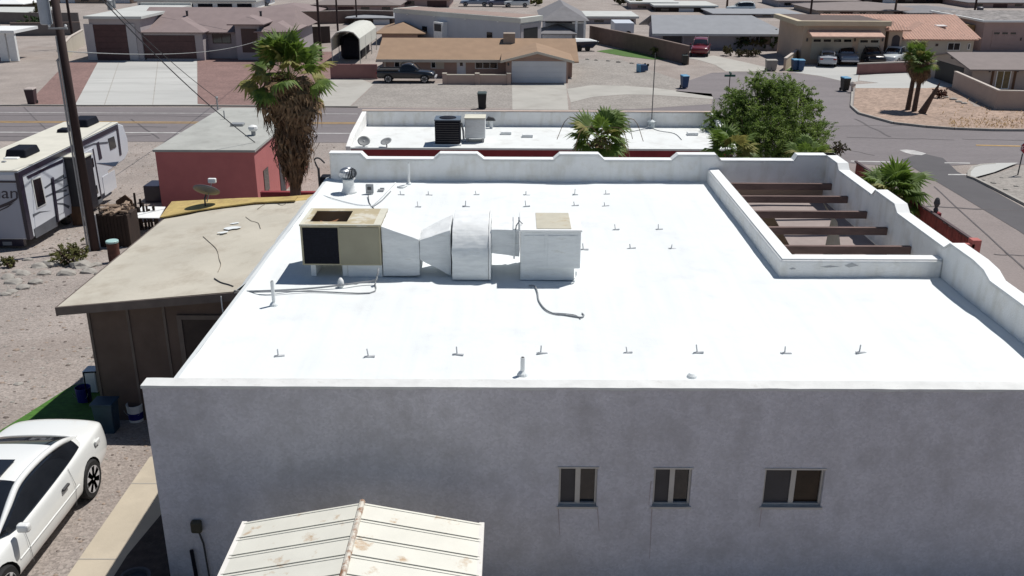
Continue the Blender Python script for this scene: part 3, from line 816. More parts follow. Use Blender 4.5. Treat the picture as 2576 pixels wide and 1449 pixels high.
for xx in (eR.x, eL.x):
    b = MB(); b.box(xx - 0.033, xx + 0.033, SY0, SY1 + 0.01, ze - 0.06, ze + 0.02)
    part('eave_trim', b, M('trim_white', (0.72, 0.70, 0.66), 0.6, 0.08, 3, stain=((0.45, 0.3, 0.15), 2.5, 0.62, 0.7)), SH)
for x0, x1, y0, y1 in ((1197,1206,1408,1430),(1185,1195,1340,1347),(600,607,1360,1375),(590,596,1388,1400)):
    pass
# ---------------------------------------------------------------- vehicles: one builder, many bodies
def eval_mesh(o):
    dg = bpy.context.evaluated_depsgraph_get()
    return bpy.data.meshes.new_from_object(o.evaluated_get(dg))
def carve(me, name, wheels, r, halfw, paint, sub=2):
    """smooth the shell, then cut the wheel openings out of it"""
    o = link(name, me)
    s = o.modifiers.new('s', 'SUBSURF'); s.levels = s.render_levels = sub
    cut = []
    for y in wheels:
        b = MB()
        for sx in (-1, 1):
            b.lathe(V((sx * halfw * 0.68, y, r * 0.98)), [(r * 1.14, -halfw * 0.6), (r * 1.14, halfw * 0.6)], 22, ax=V((1, 0, 0)))
        cm = b.mesh('cut', rubber); c = link('cut', cm); cut.append(c)
        m_ = o.modifiers.new('b', 'BOOLEAN'); m_.object = c; m_.operation = 'DIFFERENCE'; m_.solver = 'EXACT'; m_.material_mode = 'TRANSFER'
    bpy.context.view_layer.update()
    out = eval_mesh(o)
    for c in cut: bpy.data.objects.remove(c)
    bpy.data.objects.remove(o)
    out.polygons.foreach_set('use_smooth', [True] * len(out.polygons))
    try:
        out.set_sharp_from_angle(angle=radians(38))
    except Exception: pass
    return out
def body_mesh(st, paint, crown=0.04):
    b = MB(); rows = []
    for (y, zb, wb, wm, zm, wt, zt) in st:
        half = [(wb, zb), (wm * 0.985, zb + 0.10), (wm, zm), (wt + (wm - wt) * 0.35, zt - 0.05), (wt, zt), (wt * 0.5, zt + crown)]
        ring = [(0, zb)] + half + [(0, zt + crown * 1.15)] + [(-x, z) for x, z in half[::-1]]
        rows.append([V((x, y, z)) for x, z in ring])
    n = len(rows[0])
    for r in rows: b.v += r
    for i in range(len(rows) - 1):
        for k in range(n):
            b.f.append((i*n+k, i*n+(k+1) % n, (i+1)*n+(k+1) % n, (i+1)*n+k)); b.m.append(0)
    b.f.append(tuple(range(n - 1, -1, -1))); b.m.append(0)
    b.f.append(tuple((len(rows) - 1) * n + k for k in range(n))); b.m.append(0)
    bm = bmesh.new(); me = b.mesh('body', paint); bm.from_mesh(me); bmesh.ops.recalc_face_normals(bm, faces=bm.faces[:]); bm.to_mesh(me); bm.free()
    return me
def cabin_parts(T, cs, flags, paint, sub=2, rail=0.022):
    """cs: (y, zb, wb, zr, wr); flags per segment: 's' side glass, 't' top glass"""
    b = MB(); n = 9
    for (y, zb, wb, zr, wr) in cs:
        half = [(wb, zb), (wb * 0.45 + wr * 0.55 + 0.02, zb * 0.5 + zr * 0.5), (wr, zr), (wr * 0.55, zr + 0.022)]
        ring = half + [(0, zr + 0.03)] + [(-x, z) for x, z in half[::-1]]
        b.v += [V((x, y, z)) for x, z in ring]
    for i in range(len(cs) - 1):
        for k in range(n - 1):
            side = k in (0, 1, 6, 7)
            fl = flags[i]
            mi = 1 if (side and 's' in fl) else 2 if (not side and 't' in fl) else 0
            b.f.append((i*n+k, i*n+k+1, (i+1)*n+k+1, (i+1)*n+k)); b.m.append(mi)
    for e in (0, len(cs) - 1):
        f = tuple(e*n+k for k in range(n)); b.f.append(f if e else f[::-1]); b.m.append(0)
    me = b.mesh('cabin', [paint, glassd, glassd])
    bm = bmesh.new(); bm.from_mesh(me); bmesh.ops.recalc_face_normals(bm, faces=bm.faces[:]); bm.to_mesh(me); bm.free()
    o = link('cabin', me); s = o.modifiers.new('s', 'SUBSURF'); s.levels = s.render_levels = sub
    bpy.context.view_layer.update(); me = eval_mesh(o); bpy.data.objects.remove(o)
    ymid = sum(c[0] for c in cs) / len(cs)
    sets = {'cabin': [], 'side_window': [], 'side_window#': [], 'windscreen': [], 'rear_window': []}
    for p in me.polygons:
        c = p.center
        if p.material_index == 0: sets['cabin'].append(p)
        elif p.material_index == 1: sets['side_window' if c.x > 0 else 'side_window#'].append(p)
        else: sets['windscreen' if c.y > ymid else 'rear_window'].append(p)
    for k, ps in sets.items():
        if not ps: continue
        b = MB(); mp = {}
        for p in ps:
            f = []
            for vi in p.vertices:
                if vi not in mp: mp[vi] = len(b.v); b.v.append(me.vertices[vi].co.copy())
                f.append(mp[vi])
            b.f.append(tuple(f)); b.m.append(0)
        if k != 'cabin':
            part(k.rstrip('#'), b, glassd, T, smooth=True); continue
        for nm, keep in (('roof_panel', lambda z, x: z > 0.6), ('pillar_panel', lambda z, x: z <= 0.6 and x > 0), ('pillar_panel', lambda z, x: z <= 0.6 and x <= 0)):
            zlo, zhi = min(p.z for p in b.v), max(p.z for p in b.v); b3 = MB(); mp = {}
            for f in b.f:
                zz = max(b.v[i].z for i in f)
                if keep((zz - zlo) / (zhi - zlo), sum(b.v[i].x for i in f)):
                    b3.f.append(tuple(mp.setdefault(i, len(mp)) for i in f)); b3.m.append(0)
            b3.v = [b.v[i] for i in mp]
            if b3.f: part(nm, b3, paint, T, smooth=True)
    if rail:
        for sx in (1, -1):
            r = MB(); nn = (len(cs) - 1) * 4; r.tube(smooth_line([(sx * (c[4] - 0.012), c[0], c[3] - rail * .35) for c in cs], 4), [max(.008, rail * min(1, 4.5 * i / nn, 4.5 * (nn - i) / nn + .3)) for i in range(nn + 1)], 8); part('roof_rail', r, paint, T, smooth=True)
def wheel_parts(T, wheels, r, x, spokes=7, rimm=chrome, w=0.2):
    for y in wheels:
        for sx in (-1, 1):
            b = MB(); c = V((sx * (x - w), y, r))
            b.lathe(c, [(r * 0.66, 0), (r * 0.93, 0), (r, 0.03), (r, w - 0.03), (r * 0.93, w), (r * 0.68, w)], 24, ax=V((sx, 0, 0)))
            ty = part('tyre', b, rubber, T)
            b = MB()
            for k in range(spokes):
                a = 2 * pi * k / spokes
                d = V((0, cos(a), sin(a))); e = V((0, -sin(a), cos(a)))
                o = c + V((sx * (w - 0.02), 0, 0)); h = V((sx * 0.025, 0, 0))
                q = [o + d * r * 0.05 - e * r * 0.09, o + d * r * 0.66 - e * r * 0.15, o + d * r * 0.66 + e * r * 0.15, o + d * r * 0.05 + e * r * 0.09]
                b.hexa(q, [p + h for p in q])
            b.lathe(c + V((sx * (w - 0.03), 0, 0)), [(r * 0.63, 0), (r * 0.68, 0), (r * 0.69, 0.035), (r * 0.61, 0.035)], 24, ax=V((sx, 0, 0)))
            part('rim', b, rimm, ty)
def loft_car(name, label, loc, rotz, st, cs, flags, wheels, r, paint, halfw, group=None, sub=2, lamps=True, rim=chrome, spokes=7, rail=0.022):
    T = thing(name, label, 'car' if 'truck' not in name else 'truck', loc, group, rotz, local=True)
    me = carve(body_mesh(st, paint), 'body', wheels, r, halfw, paint, sub)
    o = link('body', me, T); ORG[o.name] = V((0, 0, 0))
    cabin_parts(T, cs, flags, paint, sub, rail)
    wheel_parts(T, wheels, r, halfw - 0.015, spokes, rim)
    yr, yf = st[0], st[-1]
    if lamps:
        for sx in (-1, 1):
            b = MB(); s1 = st[1]; b.box(sx * s1[5] * 0.62, sx * s1[3] * 0.93, s1[0] - 0.10, s1[0] - 0.03, s1[6] - 0.24, s1[6] - 0.10); part('tail_lamp', b, M('red_lens', (0.25, 0.01, 0.01), 0.2), T, bevel=0.02)
            s1 = st[-2]; b = MB(); b.box(sx * s1[5] * 0.55, sx * s1[3] * 0.92, s1[0] - 0.02, s1[0] + 0.08, s1[6] - 0.2, s1[6] - 0.07); part('headlight', b, M('clear_lens', (0.55, 0.57, 0.6), 0.1), T, bevel=0.02)
            cy = cs[-1][0] - 0.35; cz = cs[-1][1]
            b = MB(); b.box(sx * (halfw - 0.02), sx * (halfw + 0.16), cy - 0.02, cy + 0.10, cz + 0.02, cz + 0.15); part('mirror', b, paint, T, bevel=0.035)
    return T
# the white coupe beside the house
ST = [(-2.52,.40,.58,.64,.56,.58,.80),(-2.40,.29,.74,.82,.56,.74,.93),(-1.9,.23,.80,.90,.58,.80,.975),(-1.42,.21,.82,.925,.58,.82,.97),(-.7,.20,.82,.93,.58,.84,.95),(0,.20,.82,.925,.56,.85,.92),(.8,.20,.82,.925,.56,.84,.90),(1.42,.21,.82,.92,.55,.80,.86),(2.0,.24,.78,.88,.52,.72,.79),(2.40,.30,.64,.75,.48,.57,.69),(2.54,.37,.45,.52,.46,.42,.60)]
CS = [(-1.72,.975,.72,1.0,.62),(-1.40,.975,.80,1.13,.66),(-.95,.975,.835,1.28,.68),(-.35,.965,.85,1.36,.67),(.25,.955,.85,1.35,.67),(.62,.945,.845,1.22,.69),(1.22,.92,.82,.95,.73)]
COUPE = loft_car('coupe', 'white two-door coupe with tinted windows parked on the gravel beside the house', (-7.97, 12.22, 0), pi, ST, CS, ['t','st','s','s','st','st'], (-1.42, 1.42), 0.335, carw, 0.93, rail=0.05)
b = MB(); b.box(-0.36, 0.36, -0.28, 0.22, 1.393, 1.403); part('sunroof', b, glassd, COUPE, bevel=0.004)
for o_ in [c for c in COUPE.children if c.name.startswith('tail_lamp')]: bpy.data.objects.remove(o_)
for sx in (-1, 1):
    b = MB(); b.tube([(sx * 0.917, -0.95, .53), (sx * 0.918, -0.4, .53), (sx * 0.916, 0.5, .53), (sx * 0.912, 1.0, .53)], 0.012, 6); part('side_moulding', b, carw, COUPE)
    b = MB(); b.box(sx * 0.90, sx * 0.945, -0.62, -0.42, .735, .775); part('door_handle', b, darkg, COUPE, bevel=0.01)
    b = MB(); b.tube([(sx * 0.868, 0.72, .92), (sx * 0.93, 0.74, .62), (sx * 0.92, 0.70, .26)], 0.004, 4); part('door_seam', b, greym, COUPE)
    b = MB(); b.tube([(sx * 0.866, -0.78, .93), (sx * 0.936, -0.80, .62), (sx * 0.922, -0.74, .26)], 0.004, 4); part('door_seam', b, greym, COUPE)
    b = MB(); b.box(sx * 0.86, sx * 0.90, -1.92, -1.75, .77, .86); part('fuel_flap' if sx > 0 else 'badge', b, carw, COUPE, bevel=0.02)
# ---------------------------------------------------------------- lean-to garage
LT = thing('lean_to_garage', 'brown boarded lean-to garage under a weathered tan coated roof', 'garage', (-7, 20, 0))
LX0, LX1, LYF, LYB = -8.54, -4.80, 16.33, 22.7
def ltz(x): return 2.38 + (x - LX0) / (LX1 - LX0) * 0.36
b = MB(); nx, ny = 14, 22
for j in range(ny + 1):
    for i in range(nx + 1):
        x = LX0 + (LX1 - LX0) * i / nx; y = LYF + (LYB - LYF) * j / ny
        e = 0 if i in (0, nx) or j in (0, ny) else 1
        b.v.append(V((x, y, ltz(x) + e * 0.022 * noise.noise(V((x * 1.3, y * 1.3, 4))))))
for j in range(ny):
    for i in range(nx):
        k = j * (nx + 1) + i; b.f.append((k, k + 1, k + nx + 2, k + nx + 1)); b.m.append(0)
part('roof', b, tanroof, LT, smooth=True)
b = MB(); q = [V((LX0 + 0.01, LYF + 0.01, ltz(LX0) - 0.13)), V((LX1, LYF + 0.01, ltz(LX1) - 0.13)), V((LX1, LYB, ltz(LX1) - 0.13)), V((LX0 + 0.01, LYB, ltz(LX0) - 0.13))]
b.hexa(q, [p + V((0, 0, 0.085)) for p in q]); part('roof_deck', b, fascia, LT)
b = MB(); q = [V((LX0 - 0.01, LYF - 0.03, ltz(LX0) - 0.17)), V((LX1 + 0.1, LYF - 0.03, ltz(LX1) - 0.17)), V((LX1 + 0.1, LYF - 0.002, ltz(LX1) - 0.17)), V((LX0 - 0.01, LYF - 0.002, ltz(LX0) - 0.17))]
b.hexa(q, [p + V((0, 0, 0.165)) for p in q]); part('fascia', b, fascia, LT)
b = MB(); b.box(LX0 - 0.04, LX0 - 0.012, LYF - 0.03, LYB, 2.2, 2.375); part('eave_board', b, fascia, LT)
b = MB(); b.box(LX0 + 0.35, XL - 0.11, LYF + 0.35, LYF + 0.45, -0.35, 2.36); b2 = part('front_wall', b, brownp, LT)
b = MB(); b.box(LX0 + 0.35, LX0 + 0.45, LYF + 0.452, LYB - 0.1, -1.2, 2.26); part('side_wall', b, brownp, LT)
for x in (-8.18, -7.42, -6.72):
    b = MB(); b.box(x, x + 0.05, LYF + 0.325, LYF + 0.349, -0.2, 2.25); part('batten', b, fascia, LT)
DX = -6.45
for q in ((DX, DX + 0.09, 0.0, 2.0), (DX + 0.93, DX + 1.02, 0.0, 2.0), (DX, DX + 1.02, 2.0, 2.09)):
    b = MB(); b.box(q[0], q[1], LYF + 0.30, LYF + 0.349, q[2], q[3]); part('door_frame', b, fascia, LT)
b = MB(); b.box(DX + 0.092, DX + 0.928, LYF + 0.325, LYF + 0.348, 0.0, 1.998); dr = part('door', b, M('door_brown', (0.05, 0.035, 0.03), 0.8, 0.2, 3), LT)
b = MB(); b.lathe(V((DX + 0.84, LYF + 0.28, 1.0)), [(0.02, 0), (0.03, 0.02), (0.03, 0.045)], 10, ax=V((0, 1, 0))); part('door_knob', b, alu, dr)
yp = [PZ(x, y, z) for x, y, z in ((402,548,2.42),(432,506,2.42),(600,502,2.55),(750,498,2.70),(742,508,2.70),(640,513,2.6),(560,522,2.54),(500,530,2.49),(450,540,2.45))]
for p in yp: p.z = ltz(p.x) + 0.035
b = MB(); b.prism(yp, (0, 0, 0.03)); part('yellow_roof_strip', b, yellowf, LT)
b = MB(); q = [V((-8.35, LYB - 0.02, 2.37)), V((LX1, LYB - 0.02, 2.71)), V((LX1, LYB + 1.0, 2.62)), V((-8.25, LYB + 1.05, 2.30))]
b.hexa([p - V((0, 0, 0.12)) for p in q], q); part('yellow_roof_edge', b, yellowf, LT)
# old patch blotches on the tan roof
for (cx, cy, r) in ((585,572,0.2),(560,582,0.12),(590,560,0.1)):
    c = PZ(cx, cy, 2.62); b = MB(); pts = []
    for k in range(14):
        a = 2 * pi * k / 14; rr = r * (0.7 + 0.5 * noise.noise(V((cos(a) * 2, sin(a) * 2, cx))))
        x, y = c.x + rr * 1.5 * cos(a), c.y + rr * 0.9 * sin(a); pts.append((x, y, ltz(x) + 0.03))
    b.poly(pts); part('white_patch', b, roofw, LT)
def roofline(px, r, mat, label, cat='cable'):
    P = []
    for x, y in px:
        p = PZ(x, y, 2.6); p.z = ltz(p.x) + 0.012 + 0.022 * noise.noise(V((p.x * 1.3, p.y * 1.3, 4))); P.append(p)
    b = MB(); b.tube(smooth_line(P, 4), r, 5); single('cable', b, mat, label, cat)
roofline([(510,588),(525,604),(545,628),(552,655),(556,670),(549,690)], 0.007, M('cable_tan', (0.22, 0.19, 0.15), 0.8), 'dark cable trailing over the middle of the tan roof')
roofline([(618,545),(632,558),(650,565),(656,582)], 0.006, MATS['cable_tan'], 'short dark cable on the tan roof below the white blotch')
roofline([(540,708),(556,720),(575,727),(588,733)], 0.012, darkg, 'dark cable end curling at the front edge of the tan roof')
roofline([(648,527),(668,515),(690,513),(712,521),(735,508)], 0.007, MATS['cable_tan'], 'dark cable near the yellow edge of the tan roof')
b = MB(); p = PY(556, 745, LYF - 0.05); b.tube(smooth_line([p, p + V((0.01, -0.02, -0.3)), p + V((0.04, 0, -0.55))], 4), 0.012, 6)
single('cable', b, ductw, 'white cable hanging below the lean-to fascia', 'cable')
# satellite dish on the tan roof
p = PZ(517, 523, 2.48); p.z = ltz(p.x)
SD = thing('satellite_dish', 'grey oval satellite dish on a short mast at the tan roof edge', 'satellite dish', p)
b = MB(); b.tube([p, p + V((0, 0.02, 0.26)), p + V((0.02, 0.1, 0.34))], 0.022, 8); part('mast', b, darkg, SD)
def dish(mb, c, ax, rx, ry, depth, n=24):
    q = ax.to_track_quat('Z', 'Y'); rings = []
    for s in range(5):
        f = s / 4
        rings.append([c + q @ V((rx * f * cos(2*pi*k/n), ry * f * sin(2*pi*k/n), depth * f * f)) for k in range(n)])
    o = len(mb.v)
    for r in rings: mb.v += r
    for s in range(4):
        for k in range(n):
            mb.f.append((o+s*n+k, o+s*n+(k+1) % n, o+(s+1)*n+(k+1) % n, o+(s+1)*n+k)); mb.m.append(0)
dc = p + V((0.02, 0.1, 0.40)); da = V((0.1, 0.62, 0.75)).normalized()
b = MB(); dish(b, dc, da, 0.34, 0.30, 0.06); o = part('dish', b, M('dish_grey', (0.11, 0.115, 0.13), 0.5, 0.1, 4), SD, smooth=True); o.modifiers.new('t', 'SOLIDIFY').thickness = 0.012
b = MB(); b.tube([dc - V((0, 0, 0.25)), dc + da * 0.42 + V((0.05, 0, -0.12))], 0.014, 6); part('arm', b, greym, SD)
lc = dc + da * 0.42 + V((0.06, 0, -0.10)); b = MB()
b.box(lc.x - 0.10, lc.x + 0.10, lc.y - 0.05, lc.y + 0.05, lc.z - 0.05, lc.z + 0.07); part('receiver', b, paintw, SD, bevel=0.02)
# ---------------------------------------------------------------- clutter in the shade by the lean-to
turf = M('turf', (0.05, 0.14, 0.015), 0.9, 0.3, 8)
b = MB(); P = [(-10.05, 14.9), (-8.10, 14.7), (-8.10, 18.6), (-8.9, 19.2), (-9.72, 18.6), (-9.85, 16.8)]
b.prism([(x, y, gz(y) + 0.006) for x, y in P], (0, 0, 0.035))
single('turf_mat', b, turf, 'strip of green artificial turf along the lean-to side', 'turf')
def bucket(px, py, r, h, m_, lab, band=None):
    c = PG(px, py); T = thing('bucket', lab, 'bucket', c)
    b = MB(); b.lathe(c, [(r * 0.85, 0), (r, h), (r * 0.93, h), (r * 0.8, 0.02)], 18); part('pail', b, m_, T, smooth=False)
    if band:
        b = MB(); b.lathe(c, [(r * 0.90, h * 0.18), (r * 0.955, h * 0.56)], 18); part('printed_band', b, band, T)
    b = MB(); b.tube([c + V((r * cos(a), r * sin(a) * 0.2 - r * 0.9, h * 0.8 - 0.16 * sin(a))) for a in [pi * k / 8 for k in range(9)]], 0.005, 5); part('handle', b, greym, T)
blued = M('bucket_blue', (0.01, 0.012, 0.16), 0.5, 0.1, 5)
bucket(344, 1058, 0.16, 0.38, paintw, 'white plastic bucket with blue band near the house corner', blued)
bucket(214, 1012, 0.16, 0.36, blued, 'blue plastic bucket in the lean-to shade')
c = PG(226, 995); b = MB(); b.box(c.x - 0.14, c.x + 0.14, c.y + 0.1, c.y + 0.42, c.z, c.z + 0.52)
single('storage_box', b, paintw, 'white lidded box behind the blue bucket', 'box', bevel=0.02)
c = PG(275, 1085); T = thing('plastic_bin', 'dark teal plastic bin standing by the lean-to wall', 'bin', c)
b = MB(); b.hexa([(c.x-.17,c.y-.12,c.z),(c.x+.15,c.y-.12,c.z),(c.x+.15,c.y+.18,c.z),(c.x-.17,c.y+.18,c.z)],[(c.x-.21,c.y-.14,c.z+.62),(c.x+.18,c.y-.14,c.z+.62),(c.x+.18,c.y+.2,c.z+.62),(c.x-.21,c.y+.2,c.z+.62)]); part('bin', b, M('teal_plastic', (0.02, 0.05, 0.085), 0.5, 0.2, 4), T, bevel=0.015)
b = MB(); b.box(c.x - .23, c.x + .2, c.y - .16, c.y + .22, c.z + .621, c.z + .66); part('lid', b, MATS['teal_plastic'], T, bevel=0.01)
c = PG(262, 1030); b = MB(); b.tube(smooth_line([c + V((-0.45, 0.3, 0)), c + V((-0.45, 0.3, 0.62)), c + V((-0.38, 0.3, 0.7)), c + V((0.15, 0.3, 0.7)), c + V((0.24, 0.28, 0.62)), c + V((0.26, 0.26, 0))], 4), 0.016, 6)
single('pipe_frame', b, blackm, 'black bent pipe frame standing before the brown boards', 'frame')
for (x0, y0, hh, lab) in ((-5.35, 11.0, 0.4, 'dark pot standing in the shade beside the house wall'), (-5.3, 10.2, 0.5, 'tall dark pot in the shade further along the house wall')):
    b = MB(); b.lathe(V((x0, y0, 0.01)), [(0.14, 0), (0.2, hh * 0.8), (0.22, hh), (0.18, hh), (0.16, hh - 0.06)], 16); single('plant_pot', b, darkg, lab, 'pot')
b = MB(); b.tube([(-5.86, 9.75, 0), (-5.92, 9.7, 0.55)], 0.018, 6); single('stake', b, blackm, 'thin dark stake at the edge of the concrete path', 'stake')
# ---------------------------------------------------------------- utility pole and wires
pb_ = PG(240, 630)
top = PY(122, -90, pb_.y)
UPL = thing('utility_pole', 'dark wooden utility pole with conduits and a grey transformer', 'utility pole', pb_)
b = MB(); b.tube([pb_ - V((0, 0, 0.3)), V((pb_.x, pb_.y, top.z + 1.2))], [0.165, 0.125], 14); part('pole', b, poled, UPL, smooth=True)
for dx, r in ((-0.20, 0.035), (-0.12, 0.03)):
    b = MB(); z1 = PY(150, 150, pb_.y).z if dx == -0.2 else PY(150, 90, pb_.y).z
    b.tube([(pb_.x + dx, pb_.y - 0.17, pb_.z), (pb_.x + dx + 0.02, pb_.y - 0.15, z1)], r, 8); part('conduit', b, greym, UPL)
tz = PY(115, 62, pb_.y).z
b = MB(); b.lathe(V((pb_.x - 0.42, pb_.y, tz)), [(0.16, 0), (0.2, 0.03), (0.2, 0.95), (0.17, 1.02)], 18); part('transformer', b, M('transformer_grey', (0.42, 0.47, 0.53), 0.5, 0.1, 4), UPL)
b = MB(); zz = PY(140, 70, pb_.y).z; b.box(pb_.x - 0.3, pb_.x + 0.35, pb_.y - 0.2, pb_.y - 0.12, zz - 0.03, zz + 0.03); part('crossarm', b, greym, UPL)
for dx in (-0.26, 0.3):
    b = MB(); b.lathe(V((pb_.x + dx, pb_.y - 0.16, zz + 0.03)), [(0.03, 0), (0.05, 0.05), (0.03, 0.1)], 10); part('insulator', b, paintw, UPL)
wirem = M('wire_black', (0.03, 0.032, 0.038), 0.6, 0.1, 5)
def wire(A, B, sag, r, label, mat=wirem):
    A, B = V(A), V(B); b = MB()
    b.tube([A.lerp(B, t / 24) - V((0, 0, sag * 4 * (t / 24) * (1 - t / 24))) for t in range(25)], r, 5)
    return single('overhead_wire', b, mat, label, 'wire')
# ---------------------------------------------------------------- facade helpers (pixels on an upright plane at depth Y)
def fb(parent, name, mat, x0, y0, x1, y1, Y, d=0.1, bevel=0, off=0.0):
    a, c = PY(x0, y1, Y), PY(x1, y0, Y)
    b = MB(); b.box(a.x, c.x, Y - off, Y - off + d, a.z, c.z)
    return part(name, b, mat, parent, bevel=bevel)
framew = M('white_frame', (0.62, 0.62, 0.6), 0.6, 0.05, 3)
framed = M('brown_frame', (0.08, 0.05, 0.045), 0.7, 0.1, 3)
def fwin(parent, x0, y0, x1, y1, Y, frame=framew, n=2, name='window', pane=glassd):
    a, c = PY(x0, y1, Y), PY(x1, y0, Y); t = 0.07
    b = MB(); b.box(a.x, c.x, Y - 0.05, Y, a.z, a.z + t); b.box(a.x, c.x, Y - 0.05, Y, c.z - t, c.z)
    b.box(a.x, a.x + t, Y - 0.05, Y, a.z + t, c.z - t); b.box(c.x - t, c.x, Y - 0.05, Y, a.z + t, c.z - t)
    w = (c.x - a.x - 2 * t) / n
    for k in range(1, n): b.box(a.x + t + w * k - 0.03, a.x + t + w * k + 0.03, Y - 0.05, Y, a.z + t, c.z - t)
    f = part(name, b, frame, parent)
    for k in range(n):
        b = MB(); b.box(a.x + t + w * k + (0.03 if k else 0), a.x + t + w * (k + 1) - (0.03 if k < n - 1 else 0), Y - 0.03, Y - 0.002, a.z + t, c.z - t); part('pane', b, pane, f)
    return f
def fgarage(parent, x0, y0, x1, y1, Y, mat, rows=4, lights=0, cols=1):
    a, c = PY(x0, y1, Y), PY(x1, y0, Y); h = (c.z - a.z) / rows
    b = MB(); b.box(a.x, c.x, Y - 0.02, Y, a.z, c.z); g_ = part('garage_door', b, mat, parent)
    for k in range(rows):
        b = MB(); b.box(a.x + 0.03, c.x - 0.03, Y - 0.045, Y - 0.021, a.z + h * k + 0.02, a.z + h * (k + 1) - 0.02); part('door_panel', b, mat, g_)
    for k in range(lights):
        w = (c.x - a.x) / lights; b = MB(); b.box(a.x + w * k + 0.15, a.x + w * (k + 1) - 0.15, Y - 0.055, Y - 0.046, c.z - h * 0.75, c.z - h * 0.3); part('door_light', b, glassd, g_)
    return g_
def slab(parent, name, q, mat, t=0.12):
    q = [V(p) for p in q]
    nrm = (q[1] - q[0]).cross(q[-1] - q[0]).normalized()
    if nrm.z < 0: nrm = -nrm
    b = MB(); b.prism([p - nrm * t for p in q], nrm * t)
    return part(name, b, mat, parent)
def gable_x(parent, x0, x1, y0, y1, ze, zr, mat, over=0.5, endw=None, t=0.12, yr=None):
    """ridge along x"""
    ym = yr if yr is not None else (y0 + y1) / 2
    s = (zr - ze) / (ym - y0); s2 = (zr - ze) / (y1 - ym)
    slab(parent, 'roof', [(x0 - over, y0 - over, ze - s * over), (x1 + over, y0 - over, ze - s * over), (x1 + over, ym, zr), (x0 - over, ym, zr)], mat, t)
    slab(parent, 'roof', [(x0 - over, ym, zr), (x1 + over, ym, zr), (x1 + over, y1 + over, ze - s2 * over), (x0 - over, y1 + over, ze - s2 * over)], mat, t)
    if endw:
        for x in (x0, x1 - 0.15):
            b = MB(); b.prism([(x, y0, ze - 0.02), (x, y1, ze - 0.02), (x, ym, zr - t - 0.05)], (0.15, 0, 0)); part('gable', b, endw, parent)
def gable_y(parent, x0, x1, y0, y1, ze, zr, mat, over=0.4, endw=None, t=0.12, xr=None, yback=None):
    """ridge along y, gable towards the street"""
    xm = xr if xr is not None else (x0 + x1) / 2
    s = (zr - ze) / (xm - x0); s2 = (zr - ze) / (x1 - xm)
    slab(parent, 'roof', [(x0 - over, y0 - over, ze - s * over), (x0 - over, y1, ze - s * over), (xm, y1, zr), (xm, y0 - over, zr)], mat, t)
    slab(parent, 'roof', [(x1 + over, y0 - over, ze - s2 * over), (x1 + over, y1, ze - s2 * over), (xm, y1, zr), (xm, y0 - over, zr)], mat, t)
    if endw:
        b = MB(); b.prism([(x0, y0, ze - 0.02), (x1, y0, ze - 0.02), (xm, y0, zr - t - 0.05)], (0, 0.15, 0)); part('gable', b, endw, parent)
def hip(parent, x0, x1, y0, y1, ze, zr, mat, over=0.5, t=0.12, ribs=None, front_only=False):
    x0 -= over; x1 += over; y0 -= over; y1 += over
    w, d = x1 - x0, y1 - y0
    if w >= d:
        r0, r1 = V((x0 + d / 2, (y0 + y1) / 2, zr)), V((x1 - d / 2, (y0 + y1) / 2, zr))
    else:
        r0, r1 = V(((x0 + x1) / 2, y0 + w / 2, zr)), V(((x0 + x1) / 2, y1 - w / 2, zr))
    a, b_, c, d_ = V((x0, y0, ze)), V((x1, y0, ze)), V((x1, y1, ze)), V((x0, y1, ze))
    if w >= d: faces = [[a, b_, r1, r0], [b_, c, r1], [c, d_, r0, r1], [d_, a, r0]]
    else: faces = [[a, b_, r0], [b_, c, r1, r0], [c, d_, r1], [d_, a, r0, r1]]
    for f in faces:
        o = slab(parent, 'roof', f, mat, t)
        if ribs: tile_ribs(o, f, ribs)
    return faces, (r0, r1)
def tile_ribs(parent, f, mat, sp=0.30, r=0.055):
    """rows of barrel tiles running down the slope, clipped to the roof face"""
    f = [V(p) for p in f]; nrm = (f[1] - f[0]).cross(f[-1] - f[0]).normalized()
    if nrm.z < 0: nrm = -nrm
    up = (V((0, 0, 1)) - nrm * nrm.z).normalized(); ac = up.cross(nrm); o = f[0]
    uv = [((p - o).dot(ac), (p - o).dot(up)) for p in f]
    u0, u1 = min(u for u, _ in uv), max(u for u, _ in uv); b = MB(); u = u0 + sp / 2
    while u < u1:
        xs = []
        for i in range(len(uv)):
            (ua, va), (ub, vb) = uv[i], uv[(i + 1) % len(uv)]
            if (ua - u) * (ub - u) < 0: xs.append(va + (vb - va) * (u - ua) / (ub - ua))
        if len(xs) >= 2 and max(xs) - min(xs) > 0.1:
            A, B = o + ac * u + up * min(xs), o + ac * u + up * max(xs)
            l, h = ac * r * 1.6, nrm * r
            b.add([A - l, A + h, A + l, B - l, B + h, B + l], [(0, 1, 4, 3), (1, 2, 5, 4), (0, 2, 1), (3, 4, 5)])
        u += sp
    if b.f:
        q = part('tile_rows', b, mat, parent); q['kind'] = 'stuff'
